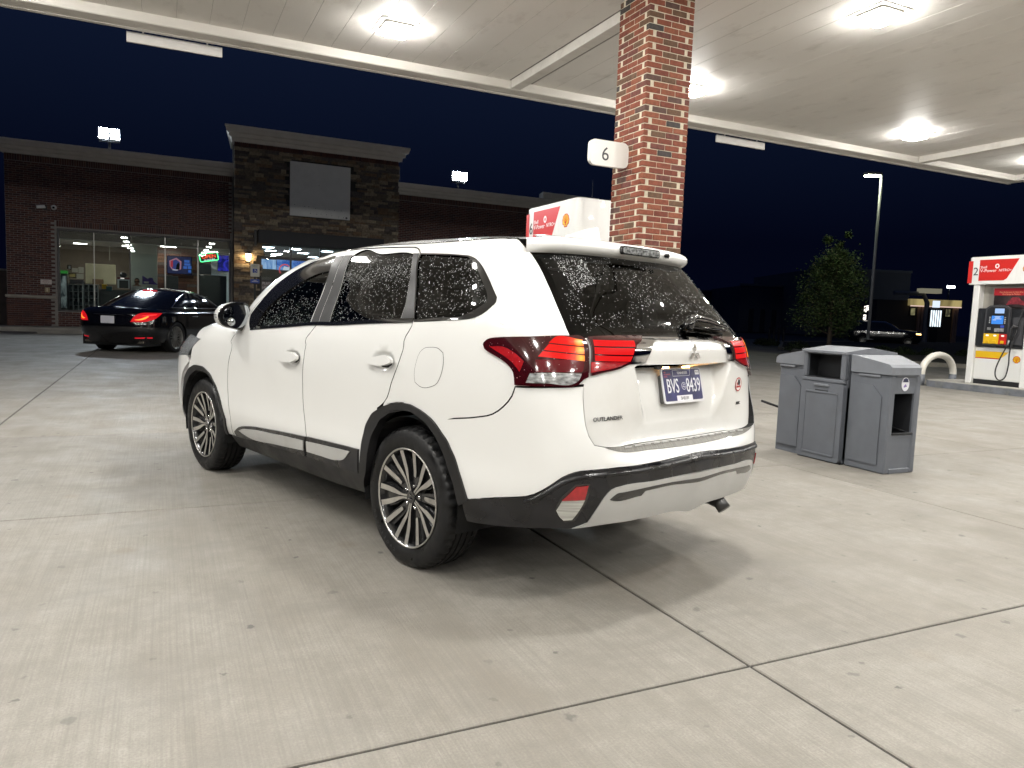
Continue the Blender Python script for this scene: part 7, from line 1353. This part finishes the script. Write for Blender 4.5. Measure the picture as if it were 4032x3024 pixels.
# ---------------------------------------------------------------- saloon car (also the far SUV, taller)
def car_nets(hs=1.0, suv=False):
    VK = [.20, .34, .48, .62, .76, .88, .97, 1.03]; Z = [.20, .34, .48, .62, .76, .88, .95, .985]; xr = [-.98, -1.06, -1.125, -1.135, -1.115, -1.095, -1.06, -1.0]; wy = [.86, .925, .945, .945, .94, .93, .90, .84]
    xn = [3.86, 3.96, 4.0, 4.0, 3.98, 3.92, 3.80, 3.6]; zf = [0, 0, 0, 0, -.01, -.05, -.09, -.09]; N = []
    for r in range(8):
        w = wy[r]; x0 = xr[r]; x1 = xn[r]; z = Z[r] * hs; f = zf[r] * hs
        N.append([(x0, 0, z + (.03 if r > 4 else 0)), (x0 + .03, .35 * w, z + (.025 if r > 4 else 0)), (x0 + .12, .70 * w, z + (.01 if r > 5 else 0)), (x0 + .30, .90 * w, z), (-.35, .985 * w, z), (.4, w, z), (1.5, w, z), (2.4, w, z + f * .3), (3.1, .97 * w, z + f * .7), (x1 - .30, .83 * w, z + f), (x1 - .10, .55 * w, z + f), (x1, 0, z + f)])
    low = Surf(N, [0, .33, .68, .92, 1.4, 2.15, 3.25, 4.15, 4.85, 5.4, 5.75, 6.25], VK)
    zb, zm, zt = .97 * hs, 1.22 * hs, 1.40 * hs
    if suv: g = [[(-.95, 0), (-.93, .45), (-.86, .70), (-.5, .84), (.6, .86), (1.5, .85), (2.2, .76), (2.45, .45), (2.5, 0)], [(-.88, 0), (-.86, .42), (-.78, .64), (-.45, .76), (.6, .78), (1.3, .77), (1.85, .69), (2.05, .4), (2.1, 0)], [(-.80, 0), (-.78, .38), (-.70, .58), (-.4, .68), (.6, .70), (1.1, .69), (1.45, .62), (1.6, .38), (1.65, 0)]]
    else: g = [[(-.62, 0), (-.60, .42), (-.48, .68), (-.15, .82), (.6, .86), (1.5, .85), (2.35, .76), (2.62, .45), (2.7, 0)], [(-.06, 0), (-.04, .40), (.06, .60), (.30, .72), (.75, .765), (1.35, .755), (1.85, .68), (2.05, .4), (2.12, 0)], [(.42, 0), (.44, .36), (.52, .52), (.66, .60), (.88, .635), (1.15, .63), (1.40, .575), (1.52, .36), (1.58, 0)]]
    G = [[(p[0], p[1], z) for p in row] for row, z in zip(g, (zb, zm, zt))]
    # roof-line of the side glass falls away to both ends
    top = Surf(G, [0, .42, .72, 1.1, 1.8, 2.7, 3.5, 3.95, 4.4], [0, .5, 1.])
    return low, top
def build_saloon(name, label, cat, loc, rotz, sc=1., hs=1., suv=False, paint=None, detail=True):
    car = thing(name, label, cat, loc, rotz); low, top = car_nets(hs, suv); LB = Both(low); TB = Both(top); PT = paint; car.scale = (sc, sc, sc)
    DG = glassmat('dark_car_glass', (.6, .7, .75), .25); WBX = 3.02
    def sheet(surf, ss, vs, nm, m, both=True, flip=False):
        mb = MB()
        for sg in ((1, -1) if both else (1,)):
            V = [surf.at(s_, v_)[0] * [1, sg, 1] for s_ in ss for v_ in vs]; k = len(vs); F = [(i * k + j, (i + 1) * k + j, (i + 1) * k + j + 1, i * k + j + 1) for i in range(len(ss) - 1) for j in range(k - 1)]
            mb.add(V, [f[::-1] for f in F] if sg > 0 else F)
        return mb.build(nm, m, car, smooth=True)
    # lower body with wheel openings
    def arch(xc, R=.385):
        return [(xc + R * math.cos(a), .345 + R * math.sin(a)) for a in np.linspace(-.25, math.pi + .25, 22)]
    su = np.linspace(0, 6.25, 400); xs = low.at(su, np.full(400, .5))[:, 0]; u_of = lambda x: float(np.interp(x, xs, su))
    ar = [(u_of(x), z / 1.) for x, z in arch(0.)][::-1]; af = [(u_of(x), z) for x, z in arch(WBX)][::-1]
    outl = [(0, .22), (0, 1.02), (1.5, 1.025), (3., 1.025), (4.5, 1.025), (6.2, 1.0), (6.2, .22)] + [(u, max(v, .22)) for u, v in af[::-1]] + [(u, max(v, .22)) for u, v in ar[::-1]]
    for mir in (False, True): panel('body_shell', low, outl, PT, car, off=0, thick=.02, grid=.07, raw=False, mirror=mir, step=.05)
    # deck, bonnet
    def across(B, crown, nm, m, nq=11):
        mb = MB(); qs = np.linspace(1, -1, nq); V = [(p[0], p[1] * q, p[2] + c * (1 - q * q)) for p, c in zip(B, crown) for q in qs]; F = [(i * nq + j, i * nq + j + 1, (i + 1) * nq + j + 1, (i + 1) * nq + j) for i in range(len(B) - 1) for j in range(nq - 1)]; mb.add(V, F); return mb.build(nm, m, car, smooth=True)
    ss = np.r_[np.linspace(.15, .95, 8), np.linspace(1.0, 6.1, 40)]; B = low.at(ss, np.full(len(ss), 1.02)); cr = np.interp(B[:, 0], [-1.05, -.8, 2., 3.4, 3.7], [.01, .035, .06, .07, .02]); across(B, cr, 'boot_and_bonnet', PT)
    sheet(top, np.linspace(0, 4.4, 50), np.linspace(0, 1, 12), 'cabin_shell', PT); ss = np.linspace(.3, 4.2, 40); B = top.at(ss, np.full(40, 1.)); across(B, .075 * hs * np.clip(B[:, 1] / .63, 0, 1) ** 1.2 + 0 * ss, 'roof', PT)
    # glass
    for mir in (False, True):
        gl = [(1.12, .10), (1.16, .45), (1.32, .78), (1.55, .90), (2.2, .91), (2.75, .88), (3.15, .72), (3.38, .10)] if not suv else [(.95, .1), (.95, .85), (2.6, .88), (3.1, .7), (3.35, .1)]
        ring = [np.array(p) for p in smooth_poly(gl, .06, 50)]; c = np.mean(ring, 0)
        w = panel('side_window', TB if False else top, gl, GLOSSB, car, off=.006, thick=.006, grid=.06, mirror=mir, corner=50)
        if detail:
            pts = [top.at(p[0], p[1])[0] + top.nrm(p[0], p[1])[0] * .012 for p in ring]; pts = [p * [1, -1 if mir else 1, 1] for p in pts]; mb = MB(); mb.tube(pts + [pts[0]], .014, 6, caps=False); mb.build('window_chrome', CHROME, car, smooth=True)
            P = [top.at(2.28, v_)[0] + top.nrm(2.28, v_)[0] * .008 for v_ in (.1, .5, .9)]; P = [p * [1, -1 if mir else 1, 1] for p in P]; mb = MB(); mb.tube(P, .02, 6); mb.build('door_pillar', PBLK, w)
    rg = [(.05, .08), (.50, .10), (.60, .5), (.52, .92), (.05, .93)]; rp = rg[1:-1] + [(0, .93)] + [(-p[0], p[1]) for p in rg[1:-1][::-1]] + [(0, .08)]; panel('rear_screen', TB, rp, GLOSSB, car, off=.005, thick=.005, grid=.06, corner=30)
    wsx = [(3.62, .10), (4.39, .10), (4.39, .92), (3.70, .92)]
    for mir in (False, True): panel('windscreen', top, wsx, GLOSSB, car, off=.005, thick=.005, grid=.08, mirror=mir, corner=20)
    mb = MB(); mb.box(-.9, 3.7, -.75, .75, .17, .40); mb.build('underbody', LINER, car)
    return car, low, top, LB, u_of
def simple_wheel(car, x, y, sg, R=.355, rr=.255, steel=True):
    if 's_tyre' not in WHEELM:
        mb = MB(); mb.lathe([(rr, .09), (rr + .02, .12), (R - .03, .122), (R - .005, .10), (R, .08), (R, -.08), (R - .02, -.11), (rr, -.10)], (0, 0, 0), (0, 1, 0), 48); WHEELM['s_tyre'] = mkmesh('wheel', mb.v, mb.f, [TYRE], None, True); autosharp(WHEELM['s_tyre'], 40)
        mb = MB(); mb.lathe([(rr + .002, .095), (rr - .004, .105), (rr - .014, .10), (rr - .03, .03)], (0, 0, 0), (0, 1, 0), 48)
        for k in range(15):
            a = 2 * math.pi * k / 15; d = np.array([math.cos(a), 0, math.sin(a)]); q = np.array([-math.sin(a), 0, math.cos(a)])
            mb.add([d * .03 - q * .008 + (0, .07, 0), d * .03 + q * .008 + (0, .07, 0), d * (rr - .01) + q * .013 + (0, .098, 0), d * (rr - .01) - q * .013 + (0, .098, 0), d * .03 - q * .012 + (0, .04, 0), d * .03 + q * .012 + (0, .04, 0), d * (rr - .01) + q * .018 + (0, .06, 0), d * (rr - .01) - q * .018 + (0, .06, 0)], [(0, 1, 2, 3), (0, 3, 7, 4), (1, 5, 6, 2)])
        mb.lathe([(.055, .06), (.05, .08), (.0, .085)], (0, 0, 0), (0, 1, 0), 16); WHEELM['s_rim'] = mkmesh('rim', mb.v, mb.f, [mat('saloon_alloy', (.40, .39, .37), .28, metal=.9)]); mb = MB(); mb.lathe([(rr - .01, .0), (.0, .0)], (0, 0, 0), (0, 1, 0), 32); WHEELM['s_back'] = mkmesh('rim_back', mb.v, mb.f, [LINER])
    w = bpy.data.objects.new('wheel', WHEELM['s_tyre']); COL.objects.link(w)
    w.parent = car; w.location = (x, y, R - .005); w.rotation_euler = (0, 0, 0 if sg > 0 else math.pi); link('rim', WHEELM['s_rim'], w); link('rim_back', WHEELM['s_back'], w)
def build_sedan():
    BP = mat('black_car_paint', (.004, .004, .005), .12, coat=1., spec=.6); sc = 1.045
    car, low, top, LB, u_of = build_saloon('parked_sedan', 'black sedan with lit tail lamps driving in by the shop window', 'sedan', (-.525, 20.10, gz(-.5, 20.1)), math.radians(58.), sc, 1.0, False, BP)
    for x in (0., 3.02):
        for sg in (1, -1): simple_wheel(car, x, sg * .815, sg)
    mb = MB()
    for xc in (0., 3.02):
        for sg in (1, -1):
            V = []; n = 16
            for r_, yy in ((.385, .90), (.385, .62), (.05, .62)):
                for i in range(n + 1): a = math.pi * (-.08 + 1.16 * i / n); V.append((xc + r_ * math.cos(a), sg * yy, .345 + r_ * math.sin(a)))
            mb.add(V, [(j * (n + 1) + i, j * (n + 1) + i + 1, (j + 1) * (n + 1) + i + 1, (j + 1) * (n + 1) + i) for j in range(2) for i in range(n)])
    mb.build('wheel_arch_liner', LINER, car)
    for mir in (False, True):
        lp = panel('tail_lamp', low, [(.50, .70), (.56, .80), (.66, .875), (.95, .91), (1.20, .905), (1.10, .845), (.95, .76), (.80, .71)], emit('sedan_lamp_red', (1., .012, .02), .55, (.2, .004, .006)), car, off=.006, thick=.012, grid=.04, mirror=mir, corner=60)
        panel('lamp_bar', low, [(.58, .745), (.70, .77), (.80, .82), (.84, .84), (.84, .81), (.78, .765), (.66, .735)], emit('sedan_lamp_hot', (1., .22, .03), 2.2), lp, off=.0075, thick=.001, grid=.03, mirror=mir); panel('lamp_bar', low, [(.70, .83), (.86, .86), (1.02, .875), (1.02, .86), (.86, .835)], emit('sedan_lamp_mid', (1., .03, .03), 1.7), lp, off=.0075, thick=.001, grid=.03, mirror=mir)
        panel('bumper_reflector', low, [(.56, .335), (.56, .36), (.90, .37), (.90, .345)], emit('sedan_reflector', (1., .03, .05), .35, (.5, .01, .02)), car, off=.005, thick=.004, grid=.04, mirror=mir)
        p = low.at(.66, .26)[0]; mb = MB(); sg = -1 if mir else 1; mb.bbox(p[0] - .01, p[0] + .12, sg * p[1] - .09, sg * p[1] + .09, .225, .285, .012); mb.build('exhaust_trim', mat('exhaust_chrome', (.55, .5, .42), .2, metal=1.), car)
        P = [low.at(u_of(x), .80)[0] + low.nrm(u_of(x), .80)[0] * .02 for x in (.62, .80)]
        for xx in (.70, 1.75): 
            Pp = [(low.at(u_of(xx + q), .83)[0] + low.nrm(u_of(xx + q), .83)[0] * .022) * [1, -1 if mir else 1, 1] for q in (-.10, .10)]; mb = MB(); mb.tube(Pp, .014, 6); mb.build('door_handle', CHROME, car, smooth=True)
        mb = MB(); mb.bbox(2.05, 2.20, *sorted(((1 if not mir else -1) * .93, (1 if not mir else -1) * 1.10)), .95, 1.08, .03); mb.build('door_mirror', BP, car)
    p = LB.at(0., .76)[0]; mb = MB(); mb.prism(rrect(.31, .16, .015, 3), (p[0] - .004, 0, .735), (0, -1, 0), (0, 0, 1), (-1, 0, 0), 0, .012); mb.build('licence_plate', mat('sedan_plate', (.66, .66, .72), .4), car)
    mb = MB(); mb.bbox(p[0] - .012, p[0] + .02, -.33, .33, .842, .856, .005); mb.build('boot_chrome_strip', mat('smoked_chrome', (.2, .2, .2), .25, metal=1.), car)
    mb = MB(); q = np.array([.48, 0, 1.40]); mb.box(.40, .44, -.17, .17, 1.405, 1.422); mb.build('high_brake_lamp', emit('sedan_brake', (1., .05, .07), .7), car)
    return car
# ---------------------------------------------------------------- night background on the right
def build_background():
    # street lamp
    bx = pt(3417, 1338, 29.0); t = thing('street_lamp', 'tall grey parking-lot lamp post with a lit head on a round concrete base', 'street lamp', (bx[0], bx[1], 0))
    m = MB(); m.lathe([(.0, .77), (.27, .77), (.29, .75), (.31, 0)], (0, 0, 0), (0, 0, 1), 24); m.build('base', mat('lamp_base', (.22, .205, .165), .8, var=.15, scale=5), t, smooth=True); autosharp(t.children[0].data, 40) if t.children else None
    m = MB(); m.cyl((0, 0, .77), (0, 0, 7.1), .062, .05, 12); m.box(-.15, .15, -.15, .15, .77, .80); m.build('pole', mat('pole_grey', (.13, .135, .15), .45), t, smooth=True)
    tip = pt(3430, 694, 29.0) - bx; d = np.array([CAMR[0][0], CAMR[0][1], 0]); d /= np.linalg.norm(d); n_ = np.array([-d[1], d[0], 0])
    m = MB(); c = np.array([0, 0, 7.10]) - d * .33; V = [c + d * a + n_ * b + np.array([0, 0, z]) for z in (-.03, .07) for a, b in ((-.30, -.16), (.28, -.16), (.28, .16), (-.30, .16))]; m.add(V, [(3, 2, 1, 0), (4, 5, 6, 7), (0, 1, 5, 4), (1, 2, 6, 5), (2, 3, 7, 6), (3, 0, 4, 7)]); m.build('head', mat('head_grey', (.2, .2, .2), .5), t)
    m = MB(); V = [c + d * a + n_ * b + np.array([0, 0, -.034]) for a, b in ((-.27, -.14), (.22, -.14), (.22, .14), (-.27, .14))]; m.add(V, [(3, 2, 1, 0)]); m.add([v - np.array([0, 0, .025]) for v in V] + V, [(0, 1, 5, 4), (1, 2, 6, 5), (2, 3, 7, 6), (3, 0, 4, 7), (3, 2, 1, 0)]); m.build('lens', emit('lamp_head_glow', (.93, 1., .66), 130.), t)
    # tree
    q = pt(3262, 1370, 31.); base = np.array([q[0], q[1], .05]); t = thing('young_tree', 'leafy dark green tree left of the parking-lot lamp post', 'tree', tuple(base)); rr = random.Random(8); m = MB()
    m.tube([(0, 0, 0), (.02, 0, 1.2), (-.03, .02, 2.6), (.0, 0, 4.2)], [.11, .085, .06, .02], 8); limbs = []
    for i in range(26):
        z = .7 + 3.2 * (i / 26); a = i * 2.4; R = (1.35 if z < 2.4 else 1.35 * (4.7 - z) / 2.3) * rr.uniform(.75, 1.); e = np.array([math.cos(a) * R, math.sin(a) * R, z + R * .55]); m.tube([(0, 0, z), e * .5 + np.array([0, 0, z * .5 - .05]), e], [.035, .022, .008], 5); limbs.append((np.array([0, 0, z]), e))
    m.build('trunk', mat('bark', (.06, .045, .032), .9, var=.3, scale=8), t, smooth=True)
    V = []; F = []
    ctr = [(a + (b - a) * u, .22 + .22 * rr.random()) for a, b in limbs for u in (.45, .75, 1.)] + [(np.array([rr.uniform(-.25, .25), rr.uniform(-.25, .25), z]), .16) for z in np.linspace(3.6, 4.75, 7)] + [(np.array([.35, -.25, 4.95]), .12), (np.array([-.3, .25, 4.75]), .12)]
    for c, r in ctr:
        for k in range(190):
            u = np.array([rr.gauss(0, 1), rr.gauss(0, 1), rr.gauss(0, 1)]); p = c + u * r * .55; s = rr.uniform(.035, .07); a = np.array([rr.gauss(0, 1), rr.gauss(0, 1), rr.gauss(0, .6)]); a /= np.linalg.norm(a); b = np.cross(a, (rr.gauss(0, 1), rr.gauss(0, 1), rr.gauss(0, 1))); b /= np.linalg.norm(b) + 1e-9; n0 = len(V); V += [p - a * s, p + b * s * .45, p + a * s, p - b * s * .45]; F.append((n0, n0 + 1, n0 + 2, n0 + 3))
    link('crown', mkmesh('crown', V, F, [rand_ramp('leaf_green', [((.045, .075, .022), 3), ((.03, .055, .018), 3), ((.07, .10, .035), 2), ((.085, .085, .035), 1)], .55, True, 0)]), t)
    # shrubs in the bed
    SHM = rand_ramp('shrub_green', [((.030, .045, .018), 3), ((.022, .034, .014), 3), ((.045, .055, .022), 1)], .6, True, 0); spots = [(3560, 1392, 33, 'low round dark shrub just right of the lamp base'), (3660, 1398, 33, 'low dark shrub behind the white guard hoop'), (3470, 1390, 34, 'small dark shrub beside the concrete lamp base'), (3035, 1352, 40, 'wide low dark shrub seen past the right tail lamp'), (3000, 1348, 41, 'small shrub close behind the right tail lamp'), (3140, 1372, 34, 'dark shrub at the left foot of the tree'), (3800, 1402, 34, 'dark shrub between the guard hoop and pump 2')]
    for (px, py, dp, lab) in spots:
        q = pt(px, py, dp); t = thing('shrub', lab, 'shrub', (q[0], q[1], .05), 0, 'low shrubs in the planted strip'); V = []; F = []; R = rr.uniform(.45, .75)
        for k in range(900):
            u = np.array([rr.gauss(0, 1), rr.gauss(0, 1), rr.gauss(0, 1)]); u /= np.linalg.norm(u); p = u * R * rr.uniform(.55, 1.05); p[2] = abs(p[2]) * .75; s = rr.uniform(.03, .06); a = np.array([rr.gauss(0, 1), rr.gauss(0, 1), rr.gauss(0, 1)]); a /= np.linalg.norm(a); b = np.cross(a, u); b /= np.linalg.norm(b) + 1e-9; n0 = len(V); V += [p - a * s, p + b * s * .5, p + a * s, p - b * s * .5]; F.append((n0, n0 + 1, n0 + 2, n0 + 3))
        link('foliage', mkmesh('foliage', V, F, [SHM]), t)
    def bld(name, label, cat, px0, px1, ptop, depth, thick, m, pbot=None):
        a = pt(px0, 1300, depth); b = pt(px1, 1300, depth); top = max(pt(px0, ptop, depth)[2], .5); t = thing(name, label, cat, (a[0], a[1], 0)); v = b - a; L = math.hypot(v[0], v[1]); t.rotation_euler = (0, 0, math.atan2(v[1], v[0])); q = MB(); q.box(0, L, 0, thick, 0, top); q.build('walls', m, t); return t, L, top
    DW = mat('far_wall', (.20, .195, .20), .9, var=.1, scale=.3); DW2 = mat('far_wall_blue', (.10, .115, .15), .9, var=.1, scale=.3)
    t, L, h = bld('warehouse', 'tall flat dark building block behind the tree and lamp post', 'building', 3168, 3568, 1062, 88, 20, DW); m = MB(); m.box(-.1, L + .1, -.12, .1, h, h + .3); m.build('parapet', mat('far_coping', (.25, .25, .25), .9), t)
    t, L, h = bld('warehouse', 'long low dark blue-grey building left of the tree', 'building', 2905, 3168, 1125, 96, 14, DW2); m = MB(); m.box(-.1, L + .0, -.12, .1, h, h + .3); m.build('parapet', mat('far_coping', (.25, .25, .25), .9), t)
    for i in range(5): m = MB(); m.box(L * (.15 + .17 * i), L * (.22 + .17 * i), -.06, .05, 0, 3.); m.build('loading_door', mat('far_door', (.05, .05, .06), .8), t)
    t, L, h = bld('warehouse', 'distant dark building seen past the rear of the white SUV', 'building', 2640, 2960, 1145, 110, 14, mat('far_wall_brown', (.10, .085, .085), .9)); m = MB(); m.box(-.1, L, -.12, .1, h, h + .3); m.build('parapet', DW2, t)
    # drive-through restaurant
    t, L, h = bld('restaurant', 'small lit drive-through restaurant with warm eaves far behind pump 2', 'restaurant', 3445, 3765, 1178, 74, 14, mat('rest_wall', (.075, .07, .065), .8)); ux = L / (3765 - 3445); X = lambda px: (px - 3445) * ux; ZP = lambda py, px=3600: pt(px, py, 74)[2]
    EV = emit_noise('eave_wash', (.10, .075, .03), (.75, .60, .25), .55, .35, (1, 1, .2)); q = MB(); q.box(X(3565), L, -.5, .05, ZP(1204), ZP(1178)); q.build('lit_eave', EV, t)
    q = MB(); q.box(X(3566), L, -.54, -.48, ZP(1207), ZP(1203)); q.build('eave_strip', emit('eave_strip', (1., .72, .62), .8), t)
    for a, b, c in ((3572, 3600, 0), (3628, 3668, 1), (3710, 3738, 2)): q = MB(); q.box(X(a), X(b), -.08, .02, ZP(1243), ZP(1210)); w_ = q.build('window', BLK2(), t); q = MB(); q.box(X(a) + .15, X(b) - .15, -.1, -.075, ZP(1241), ZP(1214)); q.build('pane', emit_noise('rest_pane%d' % c, (.05, .045, .03), (.34, .32, .16), .7, 1.2), w_)
    for a in (3604, 3616, 3742, 3752): q = MB(); q.box(X(a), X(a + 8), -.3, -.05, 0, ZP(1207)); q.build('pier', mat('rest_pier', (.35, .24, .20), .8), t)
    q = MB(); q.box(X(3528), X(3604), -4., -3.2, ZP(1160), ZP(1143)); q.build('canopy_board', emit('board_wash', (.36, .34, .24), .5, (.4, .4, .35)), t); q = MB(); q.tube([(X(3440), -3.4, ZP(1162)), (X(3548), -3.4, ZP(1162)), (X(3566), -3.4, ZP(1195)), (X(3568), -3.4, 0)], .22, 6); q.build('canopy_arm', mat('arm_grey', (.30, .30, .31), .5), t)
    # lit menu board
    a = pt(3680, 1290, 66); t = thing('menu_board', 'bright drive-through menu board with white light bars', 'menu board', (a[0], a[1], 0)); t.rotation_euler = (0, 0, math.atan2(CAMR[0][1], CAMR[0][0])); u = 66 / FPX; zt_, zb_ = pt(3680, 1222, 66)[2], pt(3680, 1286, 66)[2]; q = MB(); q.bbox(-26 * u, 26 * u, 0, .25, zb_ - .1, zt_ + .15, .03); q.build('case', BLK2(), t)
    for k in range(5): q = MB(); q.box((-20 + k * 9) * u, (-15 + k * 9) * u, -.03, -.005, zb_, zt_); q.build('light_bar', emit('menu_glow', (.80, .92, 1.), 1.6), t)
    q = MB(); q.box(-14 * u, 12 * u, -.03, .1, zt_ + .25, zt_ + .85); q.build('speaker_head', emit('menu_head', (.75, .85, 1.), 1.1), t); q = MB(); q.box(-.3, .3, .05, .2, 0, zb_); q.build('leg', BLK2(), t)
    a = pt(3722, 1290, 80); t = thing('street_lamp', 'small far street lamp lit above the restaurant', 'street lamp', (a[0], a[1], 0)); top = pt(3722, 1130, 80)[2]; q = MB(); q.cyl((0, 0, 0), (0, 0, top), .10, .07, 8); q.build('pole', mat('pole_dark', (.05, .05, .06), .6), t); q = MB(); q.bbox(-.1, .7, -.2, .2, top - .12, top + .12, .03); q.build('head', emit('far_lamp_glow', (.80, .92, .95), 22.), t)
    for px, py, dp, lab, col in ((3410, 1222, 60, 'pair of small white lights glimpsed between tree and lamp post', (1., .95, .85)),):
        a = pt(px, py, dp); t = thing('lit_sign', lab, 'sign', (a[0], a[1], 0)); z = a[2]; q = MB(); q.cyl((0, 0, 0), (0, 0, z - .3), .06, n=6); q.build('post', BLK2(), t); q = MB(); q.bbox(-.16, .0, -.08, .08, z - .15, z + .35, .03); q.bbox(.06, .22, -.08, .08, z, z + .4, .03); q.bbox(-.2, .0, -.08, .08, z - .75, z - .35, .03); q.build('lit_face', emit('sign_white_glow', (1., .93, .82), 2.2), t)
    # dark SUV waiting on the road
    a = pt(3490, 1305, 56); BPS = mat('navy_car_paint', (.012, .014, .02), .15, coat=1.); hd = math.atan2(CAMR[0][1], CAMR[0][0]) - .42
    car, low, top, LB, u_of = build_saloon('far_car', 'dark car with glowing headlamps on the road by the restaurant', 'car', (a[0] - math.cos(hd) * 1.6, a[1] - math.sin(hd) * 1.6, -.07), hd, 1., 1.22, True, BPS, False)
    for x in (0., 3.02):
        for sg in (1, -1): simple_wheel(car, x, sg * .80, sg)
    for mir in (False, True): panel('headlamp', low, [(5.25, .72), (5.25, .82), (5.75, .80), (5.75, .70)], emit('headlamp_amber' if mir else 'headlamp_white', (1., .62, .20) if mir else (1., .85, .62), 5.), car, off=.01, thick=.01, grid=.08, mirror=mir)
    t = pt(2935, 1325, 44); o = thing('bollard', 'thin reddish bollard beyond the rear of the white SUV', 'bollard', (t[0], t[1], 0)); q = MB(); q.lathe([(.0, 1.08), (.07, 1.05), (.10, .98), (.10, 0)], (0, 0, 0), (0, 0, 1), 12); q.build('pipe', mat('bollard_red', (.16, .06, .05), .6), o, smooth=True)
    for i, px in enumerate((3030, 3048, 3067, 3086)): t = pt(px, 1310, 46); o = thing('fence_post', 'short dark post in the row beyond the right tail lamp', 'post', (t[0], t[1], 0), 0, 'short posts along the far kerb'); q = MB(); q.bbox(-.05, .05, -.05, .05, 0, 1.0, .01); q.build('shaft', BLK2(), o)

build_ground(); build_planting(); build_canopy(); build_column(); build_store(); build_islands()
build_pump(4.95, 8.62, '6', 'white fuel pump 6 with a red valance standing behind the white SUV and column')
build_pump(15.62, 8.80, '2', 'white fuel pump 2 with black control head at the right edge')
build_bin(); build_suv(); build_sedan(); build_interior(); build_background()
